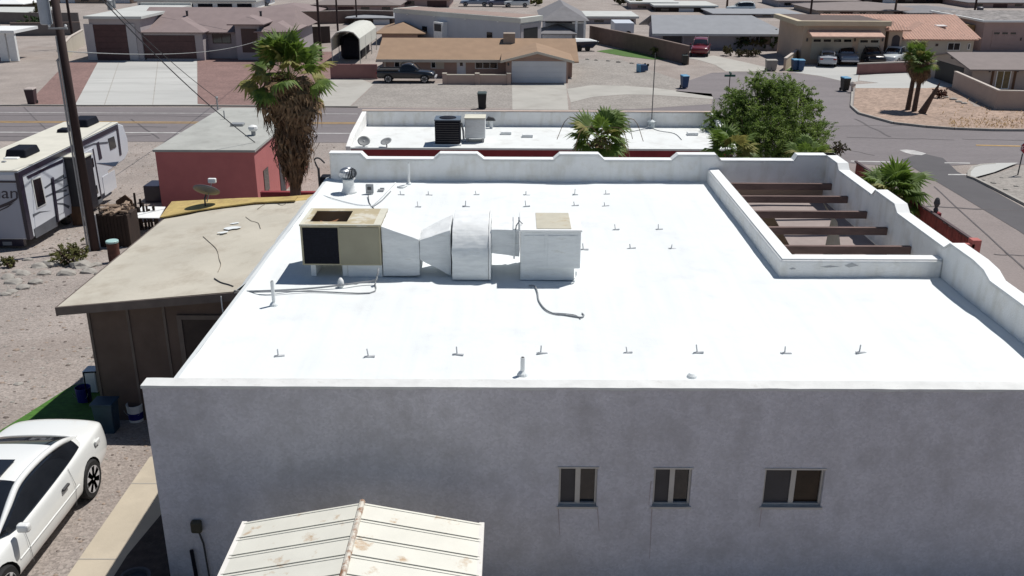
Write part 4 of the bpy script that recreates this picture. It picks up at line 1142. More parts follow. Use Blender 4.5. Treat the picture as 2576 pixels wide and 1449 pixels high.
# ---------------------------------------------------------------- travel trailer
RVX = -18.3
def rv(x, y): return PX(x, y, RVX)
RVT = thing('travel_trailer', 'long white fifth-wheel trailer with dark swooshes parked on the gravel', 'trailer', (-19.5, 38, gz(38)))
rvw = M('trailer_white', (0.66, 0.69, 0.74), 0.35, 0.03, 1, coat=0.3)
rvr = M('trailer_roof', (0.62, 0.60, 0.52), 0.7, 0.06, 1.5)
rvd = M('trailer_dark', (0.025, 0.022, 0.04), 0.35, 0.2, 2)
rvg = M('trailer_grey', (0.10, 0.11, 0.13), 0.45, 0.15, 2)
ZT = PY(60, 432, 33.9).z
Yr, Yn = 33.9, 44.0
ZB = PY(90, 603, 33.9).z
pro = [(Yr, ZB), (Yr, ZT - 0.12), (Yr + 0.06, ZT), (Yn - 0.7, ZT), (Yn - 0.15, ZT - 0.2), (Yn + 0.15, ZT - 0.9), (Yn + 0.05, ZT - 1.5), (Yn - 0.5, ZT - 1.75), (Yn - 2.5, ZT - 1.85), (Yn - 2.6, ZB - 0.05)]
b = MB(); b.prism([(RVX - 2.5, y, z) for y, z in pro], (2.5, 0, 0)); part('body', b, rvw, RVT, bevel=0.05)
b = MB(); b.box(RVX - 2.52, RVX - 0.0, Yr - 0.01, Yn - 0.65, ZT + 0.0, ZT + 0.05); part('roof', b, rvr, RVT, bevel=0.03)
b = MB(); b.box(RVX + 0.003, RVX + 0.03, Yr + 0.02, Yn - 0.8, ZT - 0.22, ZT - 0.02); part('awning', b, rvd, RVT)
b = MB(); b.box(RVX - 2.49, RVX - 0.01, Yr - 0.02, Yr - 0.002, ZT - 0.42, ZT - 0.34); part('rear_trim', b, rvd, RVT)
b = MB(); b.box(RVX - 0.12, RVX + 0.02, Yr - 0.03, Yr + 0.25, ZB, ZT - 0.05); part('corner_trim', b, rvd, RVT)
b = MB(); b.box(RVX - 2.4, RVX - 0.14, Yr - 0.015, Yr - 0.002, ZB + 0.05, ZT - 0.45); part('rear_panel', b, M('trailer_rear', (0.36, 0.39, 0.46), 0.4, 0.04, 1), RVT)
b = MB(); b.box(RVX - 2.3, RVX - 0.3, Yr + 0.05, Yr + 0.25, ZB - 0.28, ZB - 0.01); part('bumper', b, rvd, RVT)
b = MB(); b.box(RVX - 1.1, RVX - 0.75, Yr + 0.03, Yr + 0.048, ZB - 0.24, ZB - 0.10); part('plate', b, greym, RVT)
def rvq(name, px, mat, off):
    P = [rv(*p) for p in px]
    b = MB(); b.prism([V((RVX + 0.002, p.y, p.z)) for p in P], (off, 0, 0)); return part(name, b, mat, RVT)
def rcr(cx, cy): return (cx * 0.2454, 288.5 + cy * 0.2454)   # detail crop -> picture
rvq('rear_side_panel', [rcr(320,640),rcr(640,500),rcr(720,960),rcr(360,1160)], rvw, 0.012)
rvq('skirt', [rcr(345,1172),rcr(575,1030),rcr(590,1140),rcr(365,1268)], rvg, 0.02)
w = rvq('window', [rcr(315,662),rcr(412,632),rcr(470,915),rcr(372,965)], framew, 0.03); w = rvq('pane', [rcr(328,672),rcr(404,645),rcr(458,905),rcr(378,950)], glassd, 0.04)
rvq('swoosh', [rcr(335,1020),rcr(400,992),rcr(520,985),rcr(410,1005),rcr(340,1045)], rvg, 0.016)
rvq('swoosh', [rcr(450,745),rcr(560,665),rcr(650,610),rcr(655,640),rcr(560,690),rcr(460,760)], rvg, 0.016)
rvq('swoosh', [rcr(460,835),rcr(560,785),rcr(680,765),rcr(682,785),rcr(570,805),rcr(465,850)], rvg, 0.016)
rvq('swoosh', [rcr(570,905),rcr(640,905),rcr(712,935),rcr(700,965),rcr(640,925),rcr(575,918)], rvg, 0.016)
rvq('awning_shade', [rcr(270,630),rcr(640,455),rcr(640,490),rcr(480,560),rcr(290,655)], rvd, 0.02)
rvq('front_window', [rcr(1105,245),rcr(1165,220),rcr(1190,330),rcr(1128,362)], glassd, 0.02)
rvq('corner_band', [rcr(1188,135),rcr(1208,125),rcr(1245,410),rcr(1225,420)], rvd, 0.016)
rvq('side_band', [rcr(985,290),rcr(1010,275),rcr(1045,445),rcr(1015,462)], rvd, 0.016)
rvq('swoosh', [rcr(990,495),rcr(1100,492),rcr(1215,480),rcr(1180,530),rcr(1090,512)], M('trailer_blue', (0.05, 0.09, 0.16), 0.4, 0.2, 2), 0.016)
rvq('swoosh', [rcr(860,330),rcr(960,290),rcr(1105,275),rcr(1105,292),rcr(960,305),rcr(862,345)], rvg, 0.014)
dr = rvq('door', [rcr(862,390),rcr(948,345),rcr(1040,850),rcr(950,910)], rvw, 0.02)
rvq('door_frame', [rcr(940,352),rcr(952,346),rcr(1042,852),rcr(1030,858)], rvd, 0.03)
rvq('door_window', [rcr(905,465),rcr(945,440),rcr(960,530),rcr(920,552)], glassd, 0.035)
rvq('pane', [rcr(948,745),rcr(985,720),rcr(1003,800),rcr(962,825)], glassd, 0.035)
rvq('front_skirt', [rcr(935,880),rcr(1040,820),rcr(1050,890),rcr(950,960)], rvg, 0.02)
rvq('storage_door', [rcr(1045,640),rcr(1170,565),rcr(1195,745),rcr(1075,830)], rvw, 0.016)
for px in ([rcr(515,655),rcr(530,640),rcr(590,1095),rcr(575,1100)],):
    rvq('ladder_rail', px, rvd, 0.08)
for k in range(3):
    y = 700 + k * 90; rvq('ladder_rung', [rcr(540+k*8,y),rcr(690+k*5,y-70),rcr(691+k*5,y-60),rcr(541+k*8,y+10)], rvg, 0.03)
# slide-out room
sa = rv(*rcr(645, 430)); sb = rv(*rcr(790, 330)); Ys, Ye = sa.y, sa.y + 0.7
zs0 = rv(*rcr(720, 985)).z; zs1 = sa.z - 0.05
b = MB(); b.box(RVX + 0.005, RVX + 0.85, Ys, Ye, zs0, zs1); part('slide_out', b, M('slide_black', (0.02, 0.02, 0.026), 0.5, 0.2, 2), RVT, bevel=0.03)
b = MB(); b.box(RVX + 0.003, RVX + 0.9, Ys - 0.03, Ye + 0.03, zs1 + 0.002, zs1 + 0.05); part('slide_topper', b, rvr, RVT)
def rooftop(px, py, w, d, h, mat, name):
    c = PZ(px, py, ZT + 0.05); b = MB()
    b.hexa([(c.x-w,c.y-d,ZT+.052),(c.x+w,c.y-d,ZT+.052),(c.x+w,c.y+d,ZT+.052),(c.x-w,c.y+d,ZT+.052)],[(c.x-w*.88,c.y-d*.82,ZT+h),(c.x+w*.88,c.y-d*.82,ZT+h),(c.x+w*.88,c.y+d*.82,ZT+h),(c.x-w*.88,c.y+d*.82,ZT+h)])
    part(name, b, mat, RVT, bevel=0.05)
rooftop(58, 389, 0.42, 0.62, 0.36, blackm, 'roof_air_conditioner')
rooftop(212, 314, 0.45, 0.65, 0.38, blackm, 'roof_air_conditioner')
rooftop(163, 331, 0.25, 0.3, 0.2, blackm, 'roof_vent')
rooftop(32, 398, 0.3, 0.2, 0.10, paintw, 'roof_vent')
rooftop(10, 408, 0.08, 0.08, 0.10, greym, 'vent_cap')
for y in (37.6, 38.6):
    for x in (RVX - 0.32, RVX - 2.2):
        b = MB(); b.lathe(V((x, y, gz(y) + 0.38)), [(0.2, -0.12), (0.36, -0.12), (0.38, -0.08), (0.38, 0.08), (0.36, 0.12), (0.2, 0.12)], 20, ax=V((1, 0, 0))); ty = part('tyre', b, rubber, RVT)
        b = MB(); b.lathe(V((x, y, gz(y) + 0.38)), [(0.2, -0.1), (0.22, 0.1), (0.1, 0.12)], 14, ax=V((1, 0, 0))); part('rim', b, chrome, ty)
b = MB(); b.box(RVX - 1.3, RVX - 1.2, 42.5, 42.6, gz(42.5), ZT - 1.85); b.box(RVX - 0.5, RVX - 0.4, 41.0, 41.1, gz(41), ZB); part('landing_leg', b, darkg, RVT)
b = MB(); b.box(RVX - 2.3, RVX - 0.2, 36.4, 39.6, gz(38) + 0.55, ZB + 0.02); part('chassis', b, blackm, RVT)
# lettering on the rear wall
fc = bpy.data.curves.new('lettering', 'FONT'); fc.body = 'man'; fc.size = 0.62; fc.extrude = 0.006; fc.shear = 0.12
fo = bpy.data.objects.new('lettering', fc); COL.objects.link(fo); bpy.context.view_layer.update()
me = eval_mesh(fo); bpy.data.objects.remove(fo)
e = PY(46, 492, Yr); wmax = max(v.co.x for v in me.vertices)
b = MB(); b.add([V((e.x - wmax * 1.15 + v.co.x * 1.15, Yr - 0.022 - v.co.z * 0.5, e.z - 0.1 + v.co.y)) for v in me.vertices], [tuple(p.vertices) for p in me.polygons]); part('lettering', b, rvd, RVT)
def rq(px):
    P = [PY(x, y, Yr - 0.017) for x, y in px]; b = MB(); b.prism(P, (0, -0.006, 0)); part('swoosh', b, rvd, RVT)
rq([(46,495),(43,502),(25,515),(-5,526),(-5,518),(20,508)]); rq([(38,508),(20,522),(-5,533),(-5,530),(18,519)])
# ---------------------------------------------------------------- wood yard behind the lean-to
def stick(mb, base, h, r, lean):
    mb.tube([base, base + V((lean[0], lean[1], h))], [r, r * 0.8], 6)
pk = []
A, B = PG(262, 588), PG(400, 574)
FN = thing('picket_fence', 'crooked dark stick fence behind the lean-to', 'fence', A.lerp(B, 0.5))
for k in range(18):
    p = A.lerp(B, (k + RNG.uniform(-.2, .2)) / 17); p.z = gz(p.y)
    b = MB(); stick(b, p, RNG.uniform(0.85, 1.15), RNG.uniform(0.04, 0.065), (RNG.uniform(-.12, .05), RNG.uniform(-.1, .1))); part('picket', b, woodd, FN)
for z in (0.3, 0.75):
    b = MB(); b.tube([A + V((0, 0.06, z)), B + V((0, 0.06, z))], 0.025, 6); part('rail', b, woodd, FN)
c = PG(378, 562); T = thing('work_table', 'sheet of bright white board on trestles behind the stick fence', 'table', c)
q = [PZ(334, 548, c.z + 0.8), PZ(400, 548, c.z + 0.8), PZ(416, 520, c.z + 0.8), PZ(357, 519, c.z + 0.8)]
b = MB(); b.prism(q, (0, 0, -0.03)); part('table_top', b, paintw, T)
for k in range(4):
    p = q[k].lerp(c + V((0, 0, 0.8)), 0.15); b = MB(); b.tube([(p.x, p.y, gz(p.y)), (p.x, p.y, c.z + 0.77)], 0.03, 6); part('leg', b, woodd, T)
p = PG(380, 522); b = MB(); b.box(p.x - 0.6, p.x + 0.6, p.y + 0.9, p.y + 2.0, p.z - 0.3, p.z + 0.75); single('tool_chest', b, rvd, 'dark blue tool chest against the pink garage', 'chest', bevel=0.03)
p = PG(318, 578); b = MB(); b.prism([(p.x - 0.42, p.y, p.z), (p.x + 0.42, p.y, p.z), (p.x + 0.36, p.y + 0.1, p.z + 1.2), (p.x + 0.1, p.y + 0.1, p.z + 1.45), (p.x - 0.3, p.y + 0.1, p.z + 1.2)], (0, 0.05, 0)); single('leaning_board', b, M('old_board', (0.10, 0.055, 0.03), 0.9, 0.35, 3, stretch=(4, 1, 0.4)), 'tall brown wooden board standing above the stick fence', 'board')
for x, y, h in ((345,548,1.1),(357,546,0.8)):
    p = PG(x, y); b = MB(); b.tube([p, p + V((0.02, 0, h))], 0.05, 6); single('fence_post', b, woodd, 'dark post beside the brown board, %s' % ('taller one' if h > 1 else 'shorter one'), 'post')
p = PG(198, 568); b = MB(); b.hexa([(p.x-.22,p.y,p.z),(p.x+.25,p.y,p.z),(p.x+.25,p.y+.08,p.z),(p.x-.22,p.y+.08,p.z)],[(p.x-.35,p.y+.2,p.z+.8),(p.x+.1,p.y+.2,p.z+.8),(p.x+.1,p.y+.26,p.z+.8),(p.x-.35,p.y+.26,p.z+.8)]); single('plank', b, MATS['old_board'], 'short brown plank leaning below the trailer slide-out', 'plank')
# open-topped drum with firewood
p = PG(248, 628) + V((0.35, 0.4, 0)); p.z = gz(p.y)
T = thing('wood_crate', 'dark boarded crate heaped with firewood beside the utility pole', 'crate', p)
b = MB(); b.box(p.x - 0.45, p.x + 0.75, p.y, p.y + 1.0, p.z, p.z + 1.25); part('crate', b, woodd, T)
for k in range(9):
    b = MB(); x = p.x - 0.42 + k * 0.13; b.box(x, x + 0.11, p.y - 0.025, p.y - 0.002, p.z, p.z + RNG.uniform(1.2, 1.35)); part('board', b, woodd, T)
for k in range(26):
    a = RNG.uniform(0, pi); c = p + V((RNG.uniform(-.35, .65), RNG.uniform(.1, .9), 1.27 + RNG.uniform(0, .25))); d = V((cos(a), sin(a), RNG.uniform(-.25, .25))) * RNG.uniform(.2, .4)
    b = MB(); b.tube([c - d, c + d], RNG.uniform(.03, .06), 6); part('log', b, M('cut_wood', (0.30, 0.22, 0.16), 0.9, 0.25, 5), T)
b = MB(); x = p.x - 0.47; b.box(x, x + 0.05, p.y - 0.06, p.y - 0.03, p.z, p.z + 1.3); part('pale_strip', b, paintw, T)
p = PG(290, 660); T = thing('drum', 'rusty brown drum with a pale teal lid beside the tan roof', 'drum', p)
b = MB(); b.lathe(p, [(0.2, 0), (0.21, 0.25), (0.2, 0.5), (0.21, 0.75)], 18); part('barrel', b, M('drum_brown', (0.09, 0.03, 0.02), 0.7, 0.3, 3), T)
b = MB(); b.lathe(p + V((0, 0, 0.751)), [(0.22, 0), (0.22, 0.06), (0.2, 0.075)], 18); part('lid', b, M('teal_lid', (0.35, 0.52, 0.50), 0.5, 0.1, 4), T)
# rocks in the yard, stones on the gravel
rk = []
RK = [(100,672,.24),(60,690,.2),(130,668,.3),(170,690,.26),(205,672,.34),(225,686,.22),(240,668,.18),(35,712,.24),(60,726,.18),(15,742,.16),(88,712,.2),(150,660,.18),(18,700,.2),(45,684,.16),(112,690,.2),(8,665,.14),(250,690,.14),(70,655,.15),(30,735,.14),(195,660,.17)]
for i, (x, y, r) in enumerate(RK):
    p = PG(x, y); b = MB(); bm = bmesh.new(); bmesh.ops.create_icosphere(bm, subdivisions=2, radius=r)
    for v in bm.verts:
        n_ = noise.noise(v.co * 4 + V((i * 3.1, 0, 0))); v.co *= 1 + 0.45 * n_; v.co.z *= 0.55; v.co.x *= 1.25
    b.add([v.co + p + V((0, 0, r * 0.12)) for v in bm.verts], [tuple(v.index for v in f.verts) for f in bm.faces]); bm.free()
    single('rock', b, stone, 'rough grey boulder in the row beside the dry bush' if r > .21 else 'small grey rock among the boulders by the dry bush', 'rock', 'boulders in the gravel yard' if r > .21 else 'small rocks in the gravel yard')
b = MB(); g0 = bmesh.new(); bmesh.ops.create_icosphere(g0, subdivisions=1, radius=1); iv = [v.co.copy() for v in g0.verts]; ifc = [tuple(v.index for v in f.verts) for f in g0.faces]; g0.free()
for k in range(5200):
    y = RNG.uniform(13, 42) if k % 4 else RNG.uniform(40, 56); x = RNG.uniform(-22 - (y - 13) * .1, -8.6)
    if y < 24 and x > -9.2 and y > 16: continue
    r = RNG.uniform(.018, .055) * (1 if RNG.random() > .04 else 1.8); sx = RNG.uniform(.8, 1.5)
    b.add([V((x + p.x * r * sx, y + p.y * r, gz(y) + p.z * r * .55)) for p in iv], ifc, RNG.choice((0, 0, 1, 2)))
for k in range(900):
    y = RNG.uniform(9, 15.8); x = RNG.uniform(-11.5, -6.65)
    if abs(x + 7.97) < .9 and y < 14.8: continue
    r = RNG.uniform(.012, .035); sx = RNG.uniform(.8, 1.5)
    b.add([V((x + p.x * r * sx, y + p.y * r, gz(y) + p.z * r * .55)) for p in iv], ifc, RNG.choice((0, 1, 1, 2)))
o = link('loose_gravel', b.mesh('loose_gravel', [stone, M('stone_tan', (0.30, 0.235, 0.19), 0.9, 0.2, 3), M('stone_dark', (0.14, 0.115, 0.10), 0.9, 0.2, 3)])); o['kind'] = 'stuff'; o['label'] = 'loose stones scattered over the gravel yard'
# ---------------------------------------------------------------- pink garage
PGY = 39.0
PT = thing('pink_garage', 'pink stucco garage with a plain pale flat roof beside the tall palm', 'garage', (-13, 44, gz(44)))
a = PY(385, 378, PGY); c = PY(640, 376, PGY); zt = (a.z + c.z) / 2
b = MB(); b.box(a.x + 0.05, c.x - 0.05, PGY + 0.05, 49, gz(49) - 0.1, zt - 0.1); part('walls', b, M('rose_stucco', (0.47, 0.155, 0.15), 0.9, 0.07, 1.2, 0.3, 40), PT)
b = MB(); b.box(a.x - 0.02, c.x + 0.02, PGY - 0.02, 49.1, zt - 0.1, zt); part('roof', b, M('grey_roof_coat', (0.38, 0.385, 0.36), 0.9, 0.08, 0.7, 0.2, 6, stain=((0.30, 0.30, 0.28), 1.2, 0.5, 0.75)), PT)
b = MB(); b.box(c.x - 0.048, c.x - 0.02, PGY + 4.0, PGY + 4.9, gz(43), gz(43) + 2.0); part('door', b, M('slate_door', (0.05, 0.05, 0.06), 0.6, 0.1, 3), PT)
b = MB(); b.box(c.x - 0.048, c.x - 0.02, PGY + 1.2, PGY + 2.0, gz(40) + 0.75, gz(40) + 1.75); part('window', b, glassd, PT)
p = PZ(638, 340, zt); T2 = thing('roof_cowl', 'small white cowl vent on the pink garage roof', 'vent', p)
b = MB(); b.lathe(p, [(0.1, 0), (0.1, 0.2)], 10); part('neck', b, greym, T2)
b = MB(); b.lathe(p + V((0, 0, 0.2)), [(0.16, 0), (0.22, 0.1), (0.2, 0.2), (0.08, 0.26)], 12); part('hood', b, paintw, T2)
p = PZ(598, 316, zt); b = MB(); b.box(p.x - 0.3, p.x + 0.3, p.y - 0.2, p.y + 0.2, zt + .002, zt + 0.12); single('roof_hatch', b, greym, 'small grey hatch on the pink garage roof', 'hatch', bevel=0.02)
p = PZ(548, 276, zt); p.y = min(p.y, 48.9); T2 = thing('service_mast', 'thin electrical service mast at the back of the pink garage roof', 'mast', p)
mt_ = PY(548, 248, p.y)
b = MB(); b.tube([p, V((p.x, p.y, mt_.z))], 0.04, 8); part('mast', b, greym, T2)
b = MB(); b.lathe(V((p.x, p.y, mt_.z)), [(0.06, 0), (0.08, 0.06), (0.03, 0.12)], 8); part('weather_head', b, greym, T2)
p = PZ(565, 300, zt); b = MB(); b.tube([p, p + V((0, 0, 0.42))], 0.03, 6); single('vent_pipe', b, greym, 'thin grey vent pipe on the pink garage roof', 'pipe')
tp = V((pb_.x, pb_.y, top.z + 0.9))
wire(tp, PY(668, 378, PGY + 2), 0.5, 0.022, 'black service wire from the utility pole to the pink garage corner')
wire(tp, (p.x * 0 + PY(548, 249, 48.9).x, 48.9, PY(548, 249, 48.9).z), 0.35, 0.016, 'black wire from the utility pole to the service mast')
wire(PY(142, 128, pb_.y), PY(705, 77, 101), 0.9, 0.018, 'long sagging pale wire from the utility pole to the tiled house', M('wire_grey', (0.30, 0.31, 0.31), 0.6, 0.1, 5))
# pink low wall with gate posts beside the palm
y0 = 31.2; T = thing('low_wall', 'low crimson wall behind the tall palm trunk', 'wall', (PY(735, 488, y0).x, y0, gz(y0)))
a, c = PY(655, 489, y0), PY(800, 484, y0); b = MB(); b.box(a.x, c.x, y0, y0 + 0.2, gz(y0), c.z); part('wall', b, pinkd, T)
# grill and cart by the roof corner
p = PY(806, 470, 27.5); p.z = gz(27.5)
T = thing('patio_heater', 'tangle of dark metal patio gear beyond the roof corner', 'patio gear', p)
z1 = PY(806, 398, 27.5).z
b = MB(); b.tube([p, V((p.x - 0.02, p.y, z1 - 0.3))], 0.035, 8); part('post', b, darkg, T)
b = MB(); b.tube(smooth_line([(p.x - 0.02, p.y, z1 - 0.35), (p.x - 0.12, p.y, z1 - 0.05), (p.x + 0.02, p.y, z1), (p.x + 0.18, p.y, z1 - 0.15)], 4), 0.025, 6); part('arm', b, darkg, T)
b = MB(); b.box(p.x + 0.02, p.x + 0.32, p.y - 0.1, p.y + 0.3, z1 - 0.85, z1 - 0.55); part('case', b, blackm, T, bevel=0.04)
b = MB(); b.box(p.x - 0.15, p.x + 0.2, p.y - 0.1, p.y + 0.3, p.z, z1 - 1.0); part('cabinet', b, darkg, T, bevel=0.03)
# ---------------------------------------------------------------- neighbour: white roof over pink walls
NZ = 0.2; NYF = PZ(1300, 373, NZ).y
NB = thing('pink_house', 'low crimson house with a white parapeted roof behind the scalloped parapet', 'house', (3, 43, gz(43)))
x0, x1 = PZ(862, 372, NZ).x, PZ(1818, 374, NZ).x; NYB = PZ(1300, 318, NZ).y
xb0, xb1 = PZ(938, 318, NZ).x, PZ(1806, 320, NZ).x
x0 = (x0 + xb0) / 2; x1 = (x1 + xb1) / 2
b = MB(); b.box(x0 + 0.02, x1 - 0.02, NYF + 0.03, NYB, gz(45) - 0.2, NZ - 0.08); part('walls', b, pinkd, NB)
b = MB()
for i in range(24):
    pass
b.box(x0, x1, NYF, NYB, NZ - 0.08, NZ); part('roof', b, M('neighbour_roof', (0.70, 0.72, 0.71), 0.8, 0.04, 0.7, 0.2, 5, stain=((0.55, 0.55, 0.53), 1.5, 0.5, 0.8)), NB)
zp = PY(1300, 281, NYB).z
b = MB(); b.box(x0 - 0.2, x1 + 0.2, NYB, NYB + 0.25, gz(46) - 0.2, zp); part('back_parapet', b, parapetm, NB, bevel=0.04)
b = MB(); b.box(x0 - 0.205, x1 + 0.205, NYB - 0.006, NYB + 0.256, zp + 0.0015, zp + 0.03); part('parapet_cap', b, M('peach_cap', (0.50, 0.40, 0.34), 0.85, 0.1, 2), NB)
for xx, s in ((x0 - 0.2, 0), (x1 - 0.02, 1)):
    b = MB(); b.prism([(xx, NYF - 0.05, gz(45) - 0.2), (xx, NYB - 0.003, gz(45) - 0.2), (xx, NYB - 0.003, zp - 0.01), (xx, NYF + 1.2, NZ + 0.35), (xx, NYF - 0.05, NZ + 0.06)], (0.22, 0, 0)); part('side_parapet', b, parapetm, NB, bevel=0.03)
# things on it
c = PZ(1126, 366, NZ); T = thing('condenser_unit', 'black louvred condenser unit on the neighbour\'s white roof', 'air conditioner', c)
b = MB(); b.box(c.x - 0.55, c.x + 0.55, c.y, c.y + 1.0, NZ + 0.06, NZ + 1.08); part('casing', b, blackm, T, bevel=0.03)
for k in range(9):
    b = MB(); b.box(c.x - 0.5, c.x + 0.5, c.y - 0.02, c.y - 0.002, NZ + 0.15 + k * 0.1, NZ + 0.19 + k * 0.1); part('louvre', b, darkg, T)
b = MB(); b.box(c.x - 0.57, c.x + 0.57, c.y - 0.02, c.y + 1.02, NZ + 1.081, NZ + 1.13); part('top', b, M('condenser_top', (0.12, 0.15, 0.19), 0.4, 0.1, 3), T)
b = MB(); b.lathe(V((c.x, c.y + 0.5, NZ + 1.131)), [(0.38, 0), (0.36, 0.03), (0.1, 0.05)], 18); part('fan_guard', b, blackm, T)
b = MB(); b.box(c.x - 0.6, c.x + 0.6, c.y - 0.03, c.y + 1.0, NZ + 0.002, NZ + 0.058); part('pad', b, ductw, T)
c = PZ(1195, 360, NZ); T = thing('air_handler', 'white boxy air handler beside the black condenser unit', 'air conditioner', c)
b = MB(); b.box(c.x - 0.45, c.x + 0.45, c.y + 0.1, c.y + 1.0, NZ + 0.18, NZ + 1.05); part('casing', b, ductw, T, bevel=0.03)
b = MB(); b.box(c.x - 0.47, c.x + 0.47, c.y + 0.08, c.y + 1.02, NZ + 1.051, NZ + 1.1); part('top', b, M('cream_top', (0.62, 0.60, 0.50), 0.7, 0.08, 3), T)
for dx in (-0.4, 0.3):
    b = MB(); b.box(c.x + dx, c.x + dx + 0.1, c.y + 0.15, c.y + 0.95, NZ, NZ + 0.178); part('support', b, greym, T)
b = MB(); b.tube([(c.x - 0.6, c.y + 0.1, NZ + 0.9), (c.x - 0.52, c.y + 0.1, NZ + 0.5), (c.x - 0.5, c.y + 0.05, NZ + 0.1)], 0.05, 8); part('pipes', b, greym, T)
for x, y, lab in ((916,368,'round grey satellite dish on the neighbour\'s white roof'),(973,370,'tilted oval satellite dish on the neighbour\'s white roof')):
    c = PZ(x, y, NZ); T = thing('satellite_dish', lab, 'satellite dish', c); ax = V((-0.3, -0.35, 0.8)) if 'oval' in lab else V((0.1, -0.7, 0.55)); ax.normalize()
    b = MB(); dish(b, c + V((0, 0, 0.22)), ax, 0.28, 0.24, 0.05); o = part('dish', b, M('dish_pale', (0.30, 0.31, 0.31), 0.5, 0.1, 4), T, smooth=True); o.modifiers.new('t', 'SOLIDIFY').thickness = 0.015
    b = MB(); b.tube([c, c + V((0, 0, 0.22))], 0.03, 6); part('mast', b, greym, T)
for x, y, lab in ((1273,338,'small white skylight curb nearer the air handler'),(1327,345,'small white skylight curb on the open white roof'),(1742,340,'small white skylight curb near the green tree')):
    c = PZ(x, y, NZ); b = MB(); b.box(c.x - 0.25, c.x + 0.25, c.y - 0.12, c.y + 0.2, NZ + .002, NZ + 0.13); single('skylight_curb', b, ductw, lab, 'skylight', bevel=0.02)
c = PZ(1236, 322, NZ); T = thing('roof_cowl', 'dark cowl vent by the neighbour\'s back parapet', 'vent', c); b = MB(); b.lathe(c, [(0.09, 0), (0.09, 0.35)], 8); part('neck', b, paintw, T)
b = MB(); b.hexa([(c.x-.28,c.y-.1,c.z+.36),(c.x+.2,c.y-.1,c.z+.36),(c.x+.2,c.y+.15,c.z+.36),(c.x-.28,c.y+.15,c.z+.36)],[(c.x-.15,c.y-.08,c.z+.55),(c.x+.12,c.y-.08,c.z+.48),(c.x+.12,c.y+.12,c.z+.48),(c.x-.15,c.y+.12,c.z+.55)]); part('hood', b, darkg, T)
c = PZ(1638, 322, NZ); T = thing('antenna_mast', 'very tall thin antenna mast on the neighbour\'s white roof', 'antenna', c)
zt2 = PY(1643, 133, c.y).z
b = MB(); b.tube([c, V((c.x, c.y, zt2))], 0.022, 6); part('mast', b, darkg, T)
b = MB(); b.lathe(c, [(0.16, 0), (0.16, 0.3), (0.2, 0.32), (0.05, 0.4)], 10); part('base', b, M('base_pale', (0.45, 0.5, 0.52), 0.5, 0.1, 4), T)
b = MB(); b.tube(smooth_line([c + V((-1.6, -1.2, 0.01)), c + V((-0.7, -0.7, 0.03)), c + V((-0.1, -0.2, 0.15)), c + V((0, 0, 0.3))], 4), 0.018, 5); part('cable', b, greym, T)
b = MB(); b.tube(smooth_line([c + V((0, -0.1, 0.02)), c + V((0.3, -0.8, 0.02)), c + V((0.9, -1.4, 0.02)), c + V((1.0, -2.8, 0.02))], 4), 0.015, 5); part('cable', b, greym, T)
# ---------------------------------------------------------------- red fence and planters on the street side
FX = 11.6
FT = thing('board_fence', 'dark red board fence between the house and the side street', 'fence', (FX, 26, gz(26)))
ft = 1.75; y = 22.6
while y < 31:
    b = MB(); b.box(FX, FX + 0.03, y, y + 0.155, gz(y + .2), ft + RNG.uniform(-.02, .02)); part('board', b, woodr, FT); y += 0.17
b = MB(); b.box(FX - 0.03, FX + 0.06, 22.55, 31.2, ft + 0.022, ft + 0.06); part('cap_rail', b, M('fence_cap', (0.07, 0.04, 0.045), 0.7, 0.15, 4), FT)
for k, z in enumerate((ft - 0.1, ft - 0.4)):
    b = MB(); b.box(FX - 1.6, FX - 0.035, 22.3, 22.42, z, z + 0.1); part('return_rail', b, pinkw, FT)
b = MB(); b.box(FX - 0.1, FX + 0.12, 22.3, 22.54, gz(22), ft + 0.1); part('end_post', b, pinkw, FT)
b = MB(); b.box(FX + 0.05, FX + 0.28, 25.0, 25.2, gz(25), ft + 0.02); part('side_post', b, pinkd, FT)
c = V((FX + 0.15, 25.1, ft + 0.02)); b = MB()
b.lathe(c, [(0.05, 0), (0.07, 0.08), (0.04, 0.14), (0.09, 0.26), (0.06, 0.38), (0.03, 0.42)], 10); single('post_finial', b, darkg, 'small dark ornament on the red fence post', 'ornament')
# stop sign, cut by the picture edge
sy = PG(2562, 441).y; p = PG(2560, 441)
T = thing('stop_sign', 'red octagonal stop sign on a thin post at the street corner', 'stop sign', p)
hc = PY(2583, 371, sy)
b = MB(); b.tube([p, V((p.x + 0.05, p.y, hc.z + 0.4))], 0.035, 6); part('post', b, darkg, T)
o8 = [(hc.x + 0.38 * cos(pi / 8 + k * pi / 4), hc.z + 0.38 * sin(pi / 8 + k * pi / 4)) for k in range(8)]
b = MB(); b.prism([(x, sy - 0.05, z) for x, z in o8], (0, 0.012, 0)); part('sign_rim', b, paintw, T)
o8 = [(hc.x + 0.34 * cos(pi / 8 + k * pi / 4), hc.z + 0.34 * sin(pi / 8 + k * pi / 4)) for k in range(8)]
b = MB(); b.prism([(x, sy - 0.056, z) for x, z in o8], (0, 0.005, 0)); part('sign_face', b, M('sign_red', (0.32, 0.012, 0.03), 0.5, 0.05, 4), T)
fc = bpy.data.curves.new('t', 'FONT'); fc.body = 'STOP'; fc.size = 0.26; fc.align_x = 'CENTER'; fo = bpy.data.objects.new('t', fc); COL.objects.link(fo); bpy.context.view_layer.update(); me = eval_mesh(fo); bpy.data.objects.remove(fo)
b = MB(); b.add([V((hc.x + v.co.x, sy - 0.06, hc.z - 0.09 + v.co.y)) for v in me.vertices], [tuple(q.vertices) for q in me.polygons]); part('lettering', b, paintw, T)
